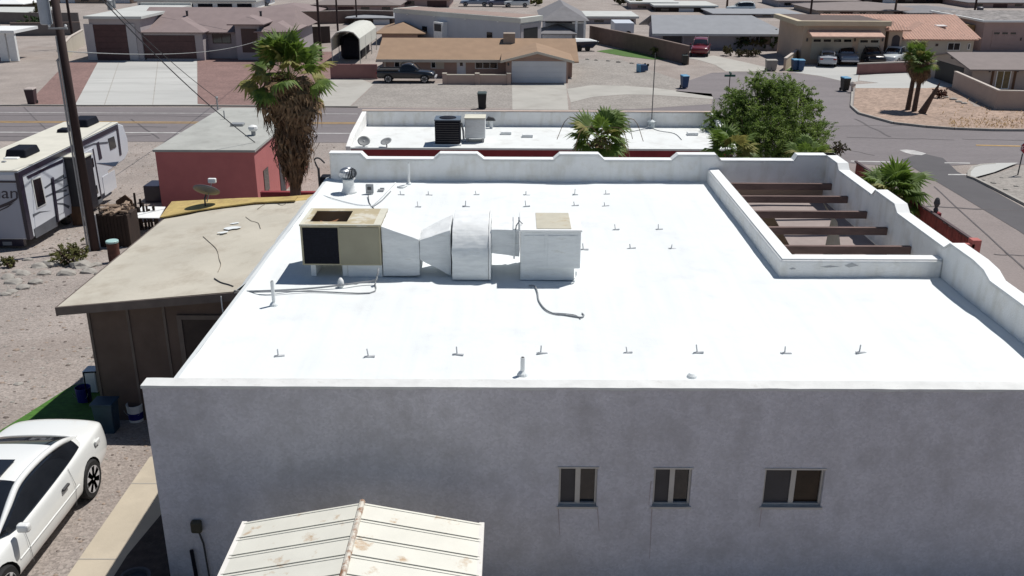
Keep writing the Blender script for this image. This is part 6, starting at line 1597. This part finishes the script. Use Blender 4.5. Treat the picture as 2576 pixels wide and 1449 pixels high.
# back rows of far houses
ROWS = [  # x0 x1 base eave ridge depth wall roof label
 (-120, 55, 27, 9, -12, 10, 'door_brown', 'white_paint', 'far dark-walled house with white porch posts'),
 (345, 640, 22, 4, -20, 14, 'white_paint', 'pale_roof', 'far long white open-bay garage row behind the tiled house'),
 (640, 790, 40, 30, 8, 12, 'tan_wall', 'taupe_tiles', 'far tan house right of the tiled house'),
 (790, 1000, 30, 12, -18, 12, 'rose_grey_stucco', 'taupe_shingle', 'far rosy house with a broad taupe roof'),
 (878, 985, 62, 44, 38, 8, 'dark_wood', 'grey_shingle', 'far dark gazebo-like house left of the long white building'),
 (1590, 1700, 24, 10, 0, 8, 'rose_grey_stucco', 'pale_roof', 'far small rosy house with a pale flat roof'),
 (-160, 60, 48, 36, 30, 10, 'mauve_stucco', 'pale_roof', 'far low mauve house behind the grey block wall'),
 (1480, 1600, 60, 46, 38, 9, 'mauve_stucco', 'pale_roof', 'far low flat-roofed pale house left of the water tank'),
 (1650, 1800, 30, 18, 10, 10, 'dark_wood', 'pale_roof', 'far dark-walled house with a pale flat roof'),
 (1800, 2010, 44, 34, 24, 10, 'mauve_stucco', 'grey_shingle', 'far grey low house behind the grey-roofed house'),
 (1960, 2160, 18, 2, -25, 12, 'lilac_stucco', 'taupe_shingle', 'far lilac house with dark garage openings'),
 (2060, 2330, 40, 26, 4, 14, 'tan_stucco', 'taupe_shingle', 'far tan house with a broad taupe shingle roof'),
 (2290, 2450, 44, 32, 14, 12, 'mauve_stucco', 'slate_tiles', 'far house with a dark slate hip roof'),
 (2440, 2640, 20, 6, -16, 12, 'rose_grey_stucco', 'slate_tiles', 'far dim house above the rock roof'),
 (2160, 2420, 8, -8, -30, 12, 'dark_wood', 'taupe_shingle', 'farthest brown house on the top row'),
 (1000, 1130, 18, -4, -30, 12, 'rose_grey_stucco', 'taupe_tiles', 'farthest rosy house left of the parked pickups'),
 (100, 330, 8, -8, -30, 12, 'tan_wall', 'taupe_tiles', 'farthest tan house behind the utility pole'),
]
for i, (xa, xb, base, eave, ridge, dep, wm, rm, lab) in enumerate(ROWS):
    Yh = PG((xa + xb) / 2, base).y; T = thing('far_house', lab, 'house', PG((xa + xb) / 2, base), 'far houses')
    del T['group']
    x0, x1, ze = wbox(T, 'wall', MATS[wm], xa, xb, eave, Yh, dep)
    zr = PY((xa + xb) / 2, ridge, Yh + dep / 2).z; zr = min(max(zr, ze + 0.3), ze + 2.0)
    if rm == 'pale_roof':
        b = MB(); b.box(x0 - 0.4, x1 + 0.4, Yh - 0.4, Yh + dep + 0.4, ze + 0.002, ze + 0.3); part('flat_roof', b, MATS[rm], T)
    else: hip(T, x0, x1, Yh, Yh + dep, ze, zr, MATS[rm], 0.5)
    n_ = max(2, int((xb - xa) / 45))
    for k in range(n_):
        w = (xb - xa) / n_; xx = xa + w * (k + 0.25)
        hh = base - eave
        if 'open-bay' in lab: fb(T, 'bay', blackm, xx - w * .12, eave + hh * .3, xx + w * .6, base, Yh - 0.01, 0.05, off=0.02)
        elif k % 3 == 1: fb(T, 'garage_door', MATS['garage_brown'] if i % 2 else garage_w, xx - w * .1, eave + hh * .28, xx + w * .65, base, Yh - 0.01, 0.05, off=0.02)
        else: fb(T, 'window', glassd, xx, eave + hh * .3, xx + w * .4, eave + hh * .72, Yh - 0.01, 0.05, off=0.02)
# water tank, sheds, utility poles far off
p = PG(1568, 78) ; p = PG(1568, 92); T = thing('white_cargo_trailer', 'white box trailer behind the brown block wall', 'trailer', p)
b = MB(); a_ = PY(1545, 92, p.y); c_ = PY(1596, 58, p.y); b.box(a_.x, c_.x, p.y, p.y + 5, p.z + 0.4, c_.z); part('box', b, M('tank_white', (0.55, 0.58, 0.64), 0.5, 0.04, 1), T, bevel=0.06)
for xx in (a_.x + 0.5, c_.x - 0.7):
    b = MB(); b.lathe(V((xx, p.y + 0.1, p.z + 0.35)), [(0.35, -0.1), (0.35, 0.1)], 14, ax=V((0, 1, 0))); part('tyre', b, rubber, T)
def far_pole(x, yb, yt, w, label, tr=False):
    p = PG(x, yb); T = thing('utility_pole', label, 'utility pole', p); zt = PY(x, yt, p.y).z
    b = MB(); b.tube([p, V((p.x, p.y, zt))], [w, w * 0.75], 10); part('pole', b, poled, T)
    b = MB(); b.box(p.x - 1.1, p.x + 1.1, p.y - 0.1, p.y, zt - 0.8, zt - 0.65); part('crossarm', b, poled, T)
    if tr:
        q = PY(x + 7, 26, p.y); b = MB(); b.lathe(V((p.x + 0.75, p.y, q.z - 0.9)), [(0.4, 0), (0.45, 0.1), (0.45, 1.3), (0.3, 1.4)], 14); part('transformer', b, M('transformer_dark', (0.06, 0.06, 0.085), 0.5, 0.1, 3), T)
far_pole(187, 122, -60, 0.17, 'thin leaning utility pole beside the tall garage')
far_pole(808, 152, -60, 0.15, 'utility pole standing left of the arched carport')
far_pole(850, 78, -60, 0.14, 'far thin pole behind the arched carport')
far_pole(898, 62, -60, 0.12, 'farthest thin pole left of the long white building')
far_pole(2036, 62, -60, 0.17, 'dark utility pole behind the triple garage')
far_pole(2446, 62, -60, 0.17, 'utility pole carrying a dark transformer behind the tile roof', True)
for (xa, ya, ka, xb, yb2, kb, lab) in ((808,152,4,187,122,2,'far wire between the poles over the tiled house'),(850,78,6,898,62,8,'far wire between the thin poles behind the carport'),(2036,62,2,2446,62,3,'far wire between the poles over the terracotta roof')):
    p1, p2 = PG(xa, ya), PG(xb, yb2); z1, z2 = PY(xa, -40, p1.y).z, PY(xb, -40, p2.y).z
    wire((p1.x, p1.y, z1), (p2.x, p2.y, z2), 0.8, 0.02, lab)
# ---------------------------------------------------------------- vehicles across the street
STS = [(-2.3,.42,.60,.68,.6,.62,.88),(-2.2,.30,.76,.84,.6,.76,.98),(-1.5,.22,.80,.9,.6,.82,1.0),(-.4,.2,.82,.91,.58,.84,.96),(.7,.2,.82,.91,.56,.83,.93),(1.4,.22,.80,.9,.55,.78,.90),(2.1,.28,.74,.84,.5,.66,.78),(2.3,.36,.5,.6,.48,.45,.66)]
CSS = [(-1.75,.99,.70,1.0,.60),(-1.2,.98,.80,1.36,.60),(-.3,.96,.82,1.46,.60),(.35,.95,.82,1.43,.60),(1.15,.93,.78,.95,.66)]
FS = ['st','s','s','st']
def paint(name, c): return M(name, c, 0.3, 0.03, 2, coat=0.5)
def sedan(label, px, py, rot, pm):
    return loft_car('parked_car', label, PG(px, py), rot, STS, CSS, FS, (-1.35, 1.4), 0.32, pm, 0.91, sub=1)
SUV = [(-2.3,.5,.66,.76,.75,.74,1.05),(-2.25,.35,.84,.92,.75,.86,1.12),(-1.4,.3,.88,.96,.75,.9,1.12),(0,.3,.88,.96,.72,.9,1.1),(.9,.3,.88,.96,.72,.88,1.08),(2.0,.34,.86,.94,.7,.82,1.0),(2.3,.45,.7,.82,.65,.7,.85)]
CSUV = [(-2.25,1.12,.84,1.16,.8),(-2.12,1.12,.86,1.72,.7),(-.8,1.11,.88,1.78,.7),(.3,1.1,.88,1.74,.7),(1.05,1.08,.86,1.1,.76)]
def suv(label, px, py, rot, pm, name='parked_suv'):
    T = loft_car(name, label, PG(px, py), rot, SUV, CSUV, ['t','s','s','st'], (-1.4, 1.45), 0.37, pm, 0.96, sub=1); T['category'] = 'suv'; return T
def pickup(label, px, py, rot, pm, scale=1.0):
    B = [(-2.7,.5,.8,.88,.8,.84,1.06),(-2.65,.42,.84,.92,.8,.88,1.08),(-1.6,.4,.86,.94,.78,.9,1.08),(-.3,.4,.86,.94,.78,.9,1.08),(.9,.4,.86,.94,.76,.88,1.08),(1.7,.42,.86,.94,.74,.84,1.04),(2.4,.46,.82,.9,.7,.76,.97),(2.62,.55,.66,.76,.66,.6,.84)]
    T = loft_car('pickup_truck', label, PG(px, py), rot, B, [(-.62,1.08,.82,1.1,.76),(-.5,1.08,.84,1.66,.66),(.2,1.08,.85,1.72,.67),(.6,1.08,.85,1.66,.67),(1.2,1.07,.84,1.1,.74)], ['t','s','s','st'], (-1.65, 1.65), 0.38, pm, 0.94, sub=1)
    b = MB(); b.box(-0.72, 0.72, -2.55, -0.75, 1.12, 1.16); part('bed_floor', b, rubber, T)
    for q in ((-0.9, -0.76, -2.62, -0.7), (0.76, 0.9, -2.62, -0.7), (-0.75, 0.75, -2.66, -2.56)):
        b = MB(); b.box(q[0], q[1], q[2], q[3], 1.10, 1.24); part('bed_rail', b, pm, T, bevel=0.02)
    b = MB(); b.box(-0.85, 0.85, 2.55, 2.7, 0.42, 0.6); part('bumper', b, chrome, T, bevel=0.03)
    T.scale = (scale,) * 3
    return T
blackp = paint('paint_black', (0.012, 0.013, 0.018)); silverp = paint('paint_silver', (0.42, 0.44, 0.48)); greyp = paint('paint_grey', (0.12, 0.12, 0.17)); redp = paint('paint_red', (0.16, 0.012, 0.02)); whitep = paint('paint_white', (0.62, 0.66, 0.66)); bluep_ = paint('paint_blue', (0.20, 0.25, 0.33))
t = pickup('black pickup truck parked beside the low garden wall', 1025, 206, -pi / 2, blackp, 0.95)
suv('dark red suv on the driveway of the grey-roofed house', 1761, 138, pi - 0.25, redp)
sedan('silver sedan on the driveway before the triple garage', 2078, 163, -0.25, silverp)
sedan('dark grey sedan close to the triple garage door', 2048, 152, 0.05, greyp)
pickup('grey pickup facing the street beside the silver sedan', 2122, 158, pi - 0.1, bluep_)
suv('black suv before the single garage door', 2186, 160, pi, blackp)
pickup('white pickup truck behind the low rose wall', 2250, 160, pi - 0.7, whitep)
pickup('far silver blue pickup on the dirt lot', 1195, 16, pi / 2, bluep_)
suv('far dark suv beside the silver blue pickup', 1256, 17, pi / 2, greyp)
suv('far white van on the dirt lot', 1300, 18, pi / 2, whitep)
suv('far white suv behind the grey-roofed house', 1862, 32, pi / 2, whitep)
pickup('far blue pickup in the open-bay garage row', 645, 14, pi / 2, bluep_)
sedan('dark car at the door of the mauve house', 2505, 121, pi, blackp)
# ---------------------------------------------------------------- wheeled bins
def bin_proto(m_, lm):
    T = thing('wheelie_bin', 'x', 'bin', (0, 0, 0), 'wheeled bins', local=True)
    b = MB(); b.hexa([(-.23,-.26,.06),(.23,-.26,.06),(.23,.26,.06),(-.23,.26,.06)], [(-.3,-.34,1.0),(.3,-.34,1.0),(.3,.34,1.0),(-.3,.34,1.0)]); part('tub', b, m_, T, bevel=0.03)
    b = MB(); b.hexa([(-.32,-.38,1.002),(.32,-.38,1.002),(.32,.38,1.002),(-.32,.38,1.002)], [(-.28,-.32,1.08),(.28,-.32,1.08),(.28,.36,1.1),(-.28,.36,1.1)]); part('lid', b, lm, T, bevel=0.02)
    b = MB(); b.tube([(-.25, .42, .98), (.25, .42, .98)], 0.02, 6); part('handle', b, m_, T)
    for sx in (-1, 1):
        b = MB(); b.lathe(V((sx * .22, .27, .12)), [(.12, -.04), (.12, .04)], 14, ax=V((1, 0, 0))); part('wheel', b, rubber, T)
    return T
bb = bin_proto(bluep, bluel); bk = bin_proto(M('bin_black', (0.016, 0.017, 0.016), 0.5, 0.15, 3), M('bin_lid_dark', (0.05, 0.07, 0.065), 0.5, 0.1, 3)); bn = bin_proto(MATS['bin_black'], bluel); bm2 = bin_proto(M('bin_brown', (0.05, 0.025, 0.03), 0.6, 0.1, 3), M('bin_lid_pale', (0.42, 0.36, 0.33), 0.6, 0.1, 3)); bg2 = bin_proto(M('bin_tan', (0.30, 0.27, 0.24), 0.7, 0.1, 3), M('bin_tan_lid', (0.36, 0.33, 0.29), 0.7, 0.1, 3))
BINS = [(bb, 1721, 222, 0.2, 'blue wheeled bin at the kerb beside the curved drive', 1.0), (bb, 1998, 178, 0.1, 'blue bin on the lawn edge, darker of the pair by the wall', 1.0), (bb, 2013, 179, 0.0, 'blue bin beside its twin at the silver sedan driveway', 1.0), (bn, 2124, 229, 0.15, 'dark bin with bright blue lid at the corner yard', 1.05), (bk, 1213, 274, 0.0, 'black bin standing alone on the grey gravel yard', 1.12), (bm2, 82, 262, 0.1, 'brown bin with pale lid beside the pink gravel', 1.1), (bg2, 1932, 178, 0.0, 'tan utility box by the peach boundary wall end', 0.95), (bg2, 1945, 178, 0.0, 'tan utility box right against the peach boundary wall', 0.95), (bk, 1722, 163, 0.0, 'black bin at the end of the brown block wall', 0.9)]
used = set()
for pr_, x, y, r, lab, s in BINS:
    p = PG(x, y); p.z += 0.014
    if pr_.name in used: o = dup(pr_, p, r, lab)
    else: o = pr_; o.location = p; o.rotation_euler = (0, 0, r); used.add(pr_.name)
    o.scale = (s,) * 3; o['label'] = lab; o['group'] = 'wheeled bins'
# tipped bin
p = PG(1612, 180); o = dup(bb, p + V((0.6, 0, 0.38)), 0, 'tipped-over blue bin lying on the gravel yard'); o.rotation_euler = (radians(90), 0, radians(-60)); o['group'] = 'wheeled bins'
# mailbox beside the corner bin
p = PG(2143, 233); T = thing('mailbox', 'pale rounded mailbox beside the dark corner bin', 'mailbox', p)
b = MB(); b.box(p.x - 0.06, p.x + 0.06, p.y - 0.06, p.y + 0.06, p.z, p.z + 0.7); part('post', b, copw, T)
b = MB(); b.lathe(p + V((-.0, .0, .45)), [(0.02, 0), (0.22, 0.1), (0.24, 0.3), (0.12, 0.45)], 12); part('box', b, copw, T)
# boat on trailer by the beige house
p = PG(1470, 128); T = thing('small_boat', 'small dark boat with a white cover beside the beige house', 'boat', p)
b = MB(); b.hexa([(p.x-1.2,p.y-.5,p.z+.35),(p.x+.9,p.y-.5,p.z+.35),(p.x+.9,p.y+.5,p.z+.35),(p.x-1.2,p.y+.5,p.z+.35)],[(p.x-1.5,p.y-.8,p.z+1.0),(p.x+1.6,p.y-.3,p.z+1.05),(p.x+1.6,p.y+.3,p.z+1.05),(p.x-1.5,p.y+.8,p.z+1.0)]); part('hull', b, rvd, T, bevel=0.08)
b = MB(); b.hexa([(p.x-1.4,p.y-.75,p.z+1.01),(p.x+1.4,p.y-.3,p.z+1.06),(p.x+1.4,p.y+.3,p.z+1.06),(p.x-1.4,p.y+.75,p.z+1.01)],[(p.x-1.0,p.y-.4,p.z+1.35),(p.x+.6,p.y-.2,p.z+1.3),(p.x+.6,p.y+.2,p.z+1.3),(p.x-1.0,p.y+.4,p.z+1.35)]); part('cover', b, paintw, T, bevel=0.05)
for sx in (-.6, .3):
    b = MB(); b.lathe(V((p.x + sx, p.y - .55, p.z + .3)), [(.3, -.08), (.3, .08)], 14, ax=V((0, 1, 0))); part('tyre', b, rubber, T)
# ---------------------------------------------------------------- palms
def fan_leaf(Lp, Rb, nseg, droop, seed, wid=0.05, spread=115):
    r = random.Random(seed); b = MB()
    b.add([V((-.012, 0, 0)), V((.012, 0, 0)), V((.008, Lp, 0)), V((-.008, Lp, 0)), V((0, 0, -.02)), V((0, Lp, -.012))], [(0,1,2,3), (0,3,5,4), (1,4,5,2)])
    for k in range(nseg):
        a = radians(-spread + 2 * spread * k / (nseg - 1) + r.uniform(-3, 3)); R_ = Rb * (0.72 + 0.28 * cos(a * .7)) * r.uniform(.85, 1.05)
        d = V((sin(a), cos(a), 0)); e = V((cos(a), -sin(a), 0)); o = V((0, Lp, 0))
        z1 = -droop * .12 * R_; z2 = -droop * R_ * r.uniform(.35, .7)
        m1 = o + d * R_ * .5 + V((0, 0, z1)); t = o + d * R_ * (1 - .25 * droop) + V((0, 0, z2)); f = V((0, 0, .02))
        w = wid * r.uniform(.8, 1.2)
        b.add([o + d * .02, m1 - e * w, m1 + f, m1 + e * w, t], [(0, 2, 1), (0, 3, 2), (1, 2, 4), (2, 3, 4)])
    return b
def palm(label, base, trunk_h, n_green, n_old, R_, skirt=0, seed=1, trunk_r=0.16, upright=0.5, yellow=0.25, lean=(0, 0), skirt_r=0.75, flower=0, loose=0.0):
    r = random.Random(seed)
    T = thing('fan_palm', label, 'palm tree', base, local=True)
    tp_ = V((lean[0], lean[1], trunk_h))
    b = MB(); nst = 14
    b.tube([tp_ * (i / nst) for i in range(nst + 1)], [trunk_r * (1.25 - .4 * i / nst + (.05 if i % 2 else 0)) for i in range(nst + 1)], 10); part('trunk', b, bark, T)
    gm = [fan_leaf(R_ * (.55 + loose), R_ * (.62 - loose * .6), 19, dd + loose, seed * 10 + i, .045 * R_) for i, dd in enumerate((.25, .5, .8))]
    meshes = [g_.mesh('frond', palmg) for g_ in gm] ; ymesh = [g_.mesh('frond', palmy) for g_ in gm[1:]]; dmesh = [fan_leaf(R_ * .5, R_ * .6, 15, 1.1, seed * 10 + 7 + i, .04 * R_).mesh('dead_frond', palmd) for i in range(2)]
    for k in range(n_green):
        o = link('frond', r.choice(ymesh) if r.random() < yellow else r.choice(meshes), T)
        az = k * 2.39996 + r.uniform(-.3, .3); f = (k + .5) / n_green
        el = radians(82 - 105 * f ** (1 / (0.6 + upright)) + r.uniform(-10, 10))
        o.rotation_euler = (el, r.uniform(-.4, .4), az); o.location = tp_ + V((0, 0, r.uniform(-.15, .1))); s = r.uniform(.8, 1.12); o.scale = (s, s, s)
    for k in range(n_old):
        o = link('dead_frond', r.choice(dmesh), T); az = k * 2.39996 + .7
        o.rotation_euler = (radians(r.uniform(-72, -5)), r.uniform(-.5, .5), az); o.location = tp_ + V((0, 0, -r.uniform(-.35, .6))); s = r.uniform(.75, 1.05); o.scale = (s, s, s)
    if skirt:
        b = MB(); m2 = MB()
        for k in range(1500):
            z = trunk_h - skirt * r.random() ** 0.9; a = r.uniform(0, 2 * pi); f = (trunk_h - z) / skirt
            rad = skirt_r * (0.35 + .65 * sin(pi * min(1, .18 + .72 * f)) ** .8) * (1 - .45 * max(0, f - .6) / .4) * r.uniform(.55, 1.08)
            L_ = r.uniform(.35, .85); d = V((cos(a), sin(a), 0)); e = V((-sin(a), cos(a), 0)) * r.uniform(.012, .045)
            p0 = tp_ * (z / trunk_h) * 1.0; p0 = V((tp_.x * z / trunk_h, tp_.y * z / trunk_h, z)) + d * rad * .8
            p1 = p0 + d * rad * .25 + V((r.uniform(-.1, .1), r.uniform(-.1, .1), -L_ * .5)); p2 = p0 + d * rad * r.uniform(-.05, .2) + V((r.uniform(-.12, .12), r.uniform(-.12, .12), -L_))
            b.add([p0 - e * .4, p0 + e * .4, p1 + e, p1 - e, p2], [(0, 1, 2, 3), (3, 2, 4)], 0 if r.random() < .75 else 1)
        b.tube([tp_ * (1 - .02), V((tp_.x, tp_.y, trunk_h - skirt * .95)) ], [skirt_r * .55, skirt_r * .28], 10, 0)
        sk = link('dead_leaf_skirt', b.mesh('dead_leaf_skirt', [palmd2, palmd]), T); sk['kind'] = 'stuff'
    for k in range(flower):
        az = r.uniform(0, 2 * pi); d = V((cos(az), sin(az), 0)); b = MB()
        b.tube(smooth_line([tp_, tp_ + d * .6 + V((0, 0, .5)), tp_ + d * 1.5 + V((0, 0, .55)), tp_ + d * 2.0 + V((0, 0, -.3))], 4), .012, 5); part('flower_stalk', b, palmd, T)
    return T
Yp1 = 30.5; c = PY(727, 205, Yp1); palm('tall shaggy fan palm with long brown skirt beside the pink garage', V((PY(738, 470, Yp1).x, Yp1, gz(Yp1))), c.z - gz(Yp1), 33, 80, 1.5, skirt=3.0, loose=.16, seed=3, trunk_r=.17, upright=.0, yellow=.4, lean=(c.x - PY(738, 470, Yp1).x, 0), skirt_r=.72)
Yp2 = 33; c = PY(1510, 350, Yp2); palm('upright green fan palm between the two white roofs', V((c.x, Yp2, gz(Yp2))), c.z - gz(Yp2), 26, 12, 1.25, seed=5, upright=1.1, yellow=.3, flower=6)
Yp3 = 35; c = PY(1835, 388, Yp3); palm('low bushy fan palm at the corner of the pink house', V((c.x, Yp3, gz(Yp3))), c.z - gz(Yp3), 28, 8, 1.2, seed=8, upright=1.0, yellow=.15)
Yp4 = 34; c = PY(2030, 402, Yp4); palm('small fan palm under the feathery green tree', V((c.x, Yp4, gz(Yp4))), c.z - gz(Yp4), 22, 6, .95, seed=12, upright=.9, yellow=.45)
Yp5 = 26.5; c = PY(2238, 480, Yp5); palm('round green fan palm behind the red board fence', V((c.x, Yp5, gz(Yp5))), c.z - gz(Yp5), 36, 8, 1.08, seed=15, upright=.8, yellow=.2)
for i, (x, y, h, s, lab) in enumerate(((2283, 277, 3.9, 21, 'dark-skirted twin fan palm on the corner yard, bushier crown'), (2299, 281, 3.6, 23, 'slimmer twin fan palm leaning beside the bushier one'))):
    p = PG(x, y); palm(lab, p, h, 24, 10, 1.15, skirt=.95, seed=s, trunk_r=.15, upright=.6, yellow=.4, lean=(.12 if i == 0 else .1, 0), skirt_r=.6)
p = PG(2318, 286); b = MB(); b.tube([p, p + V((.35, 0, .8)), p + V((.85, 0, 1.9))], [.28, .2, .1], 10); b.tube([p + V((.85, 0, 1.9)), p + V((.98, 0, 2.25))], [.1, .02], 8); single('palm_stump', b, bark, 'leaning bare palm stump beside the twin palms', 'stump')
c = PG(1828, 26); palm('far palm in front of the dark far houses', c, 3.0, 16, 4, 1.3, seed=31, upright=.5)
c = PG(2250, 40); palm('far palm behind the terracotta roof', c, 3.2, 16, 4, 1.3, seed=33, upright=.5)
# ---------------------------------------------------------------- feathery tree and shrubs
def leafy(label, name, base, blobs, n, leaf, seed, trunk=True, mat=leafm, spread=1.0, cat='tree', tr=.14):
    r = random.Random(seed); T = thing(name, label, cat, base, local=True)
    b = MB(); L = []
    if trunk:
        for (cx, cy, cz, rad) in blobs:
            e = V((cx, cy, cz)); mid = e * .5 + V((r.uniform(-.2, .2), r.uniform(-.2, .2), .25 * cz)); mid.z = e.z * .45
            b.tube(smooth_line([V((r.uniform(-.1, .1), r.uniform(-.1, .1), 0)), mid * .6, mid, e], 4), [tr * (1 - .85 * i / 12) + .012 for i in range(13)], 6)
            for k in range(5):
                d = V((r.gauss(0, 1), r.gauss(0, 1), r.gauss(.1, .8))).normalized() * rad * 1.05
                b.tube([mid.lerp(e, r.uniform(.4, 1)), e + d * .5, e + d], [.03, .02, .006], 5)
        part('trunk', b, bark, T)
    lb = MB(); tot = sum(q[3] ** 2.2 for q in blobs)
    for (cx, cy, cz, rad) in blobs:
        m_ = int(n * rad ** 2.2 / tot); tw = max(8, m_ // 34)
        for t in range(tw):
            d = V((r.gauss(0, 1), r.gauss(0, 1), r.gauss(0, 1))).normalized(); rr = rad * r.random() ** .5 * r.uniform(.7, 1.38)
            c = V((cx, cy, cz)) + V((d.x, d.y, d.z * .85)) * rr
            dr_ = (d * .7 + V((r.uniform(-.6, .6), r.uniform(-.6, .6), r.uniform(-.5, .4)))).normalized(); tl = rad * r.uniform(.3, .6) * spread
            for k in range(34):
                u = k / 34; p = c + dr_ * tl * (u - .35) + V((r.gauss(0, .06), r.gauss(0, .06), r.gauss(0, .06) - .12 * tl * u)) * (rad * .8)
                a = V((r.gauss(0, 1), r.gauss(0, 1), r.gauss(0, .6))).normalized(); s_ = V((r.gauss(0, 1), r.gauss(0, 1), r.gauss(0, 1))); s_ = (s_ - a * s_.dot(a)).normalized(); l = leaf * r.uniform(.6, 1.3); w = l * .42
                lb.add([p - a * l, p + s_ * w, p + a * l, p - s_ * w], [(0, 1, 2, 3)])
    cr = link('crown', lb.mesh('crown', mat), T)
    return T
Yt_ = 44.0; bs = V((PY(1935, 410, Yt_).x, Yt_, gz(Yt_))); bl = []
for (x, y, dy, r_) in ((1900,300,0,1.0),(1960,250,.5,.95),(1870,262,.4,.85),(1990,300,-.3,1.0),(1940,340,-.8,1.0),(1830,300,.2,.75),(1870,335,-.4,.85),(2030,345,-.2,.8),(1990,372,-.9,.75),(1930,222,.6,.7),(2040,270,.4,.55),(1895,380,-1.0,.7),(1980,225,.4,.6),(1808,330,.3,.6),(2055,385,-.4,.6),(1850,240,.6,.5),(1800,300,.5,.5),(2060,330,.3,.6),(2020,240,.5,.5),(1905,205,.6,.5),(1960,390,-1,.7),(1850,375,-.6,.6)):
    p = PY(x, y, Yt_ + dy); bl.append((p.x - bs.x, p.y - bs.y, p.z - bs.z, r_))
leafy('large feathery green tree at the corner by the street', 'mesquite_tree', bs, [(a, b_, c_, d * 1.08) for a, b_, c_, d in bl], 105000, .047, 4)
def bush(label, px, py, w, h, seed, mat, n=900, leaf=.06, name='shrub'):
    p = PG(px, py); r = random.Random(seed)
    leafy(label, name, p, [(r.uniform(-.35, .35) * w, r.uniform(-.25, .25) * w, h * r.uniform(.4, .7), min(w, h) * r.uniform(.35, .55)) for _ in range(6)], n, leaf, seed, True, mat, cat='shrub', tr=.03)
dry = M('dry_green', (0.13, 0.135, 0.045), 0.85, 0.3, 3, c2=(0.27, 0.27, 0.10), leaf=0.4); olive2 = M('olive_hedge', (0.065, 0.062, 0.022), 0.85, 0.3, 2, c2=(0.12, 0.105, 0.04)); dkgreen = M('dark_hedge', (0.02, 0.045, 0.012), 0.85, 0.3, 2, c2=(0.05, 0.09, 0.025))
bush('pale green dry bush among the boulders', 184, 664, 1.25, .75, 41, dry, 3000, .05)
bush('tiny dry tuft at the end of the boulders', 26, 672, .5, .4, 42, dry, 700, .04)
bush('dark green round shrub behind the utility pole', 88, 80, 2.6, 2.2, 43, dkgreen, 2200, .16)
bush('olive hedge clump nearer the red suv', 1838, 140, 1.9, 1.0, 44, olive2, 1600, .1); bush('olive hedge clump beside the driveway gravel', 1868, 142, 2.0, .85, 45, olive2, 1600, .1); bush('low olive hedge end clump', 1890, 142, 1.6, .8, 46, olive2, 1200, .1)
bush('dark leafy bush against the grey-roofed house end wall', 1952, 124, 2.0, 1.9, 47, dkgreen, 1600, .12); bush('green climbing shrub under the grey roof eave', 1900, 124, 2.6, 1.7, 48, olive2, 1600, .12); bush('small bush beside the porch post of the grey-roofed house', 1862, 124, 1.4, 1.5, 49, dkgreen, 900, .1)
bush('small flowering shrub by the block wall lawn', 1650, 142, 1.2, 1.3, 50, dry, 800, .1)
bush('reddish shrub by the curved tan wall', 2363, 248, 1.0, .8, 51, M('russet_leaf', (0.13, 0.045, 0.03), 0.85, 0.3, 2), 900, .07)
bush('far yellow-green shrub on the dirt lot', 1346, 14, 2.2, 1.4, 52, dry, 700, .2); bush('far brown-green shrub above the slate roof', 1560, 12, 3.0, 2.0, 53, olive2, 900, .22); bush('far bright green tree on the top row', 2372, 6, 3.0, 2.6, 54, leafm, 900, .2); bush('far olive shrub beside the pole', 112, 46, 2.2, 2.6, 55, olive2, 900, .2); bush('far green shrub above the grey roof', 1600, 20, 2.4, 1.6, 56, dry, 700, .2); bush('thorny bare shrub beside the small palm', 2095, 400, 1.0, .9, 57, olive2, 500, .05)
bush('dark bush on the far right slope', 2560, 10, 4.0, 2.6, 58, dkgreen, 900, .22)
# yellow dead tufts on the corner yard
tb = MB(); r = random.Random(77)
for k in range(700):
    p = PG(r.uniform(2360, 2640), r.uniform(240, 322))
    if k % 3: p = PG(r.uniform(2390, 2640), r.uniform(300, 323))
    h = r.uniform(.05, .22); a = r.uniform(0, pi); w = r.uniform(.02, .06)
    tb.add([p + V((-w * cos(a), -w * sin(a), 0.03)), p + V((w * cos(a), w * sin(a), 0.03)), p + V((r.uniform(-.1, .1), r.uniform(-.1, .1), h + .03))], [(0, 1, 2)])
o = link('dry_grass', tb.mesh('dry_grass', M('straw', (0.50, 0.37, 0.22), 0.9, 0.3, 3, leaf=0.5))); o['kind'] = 'stuff'; o['label'] = 'sparse dry grass on the corner yard'
# rocks on the corner and by the beige house
for i, (x, y, s) in enumerate(((2398,252,.28),(2412,258,.24),(2380,246,.2),(2426,262,.22),(2472,454,.12),(2500,462,.14),(2530,478,.12),(2556,470,.13),(2520,448,.1),(1500,152,.2),(1530,154,.2),(1556,157,.24),(1590,160,.22),(1618,163,.2),(1478,150,.2))):
    p = PG(x, y); b = MB(); b.add([p + V((q.x * s * 1.3, q.y * s, q.z * s * .6 + s * .2)) * 1.0 for q in [v * (1 + .3 * noise.noise(v * 2 + V((i, 0, 0)))) for v in iv]], ifc)
    g_ = 'by the curved tan wall' if i < 4 else 'on the corner gravel by the stop sign' if i < 9 else 'edging the gravel yard of the beige house'
    single('rock', b, stone, 'rounded grey rock ' + g_, 'rock', 'rocks ' + g_)
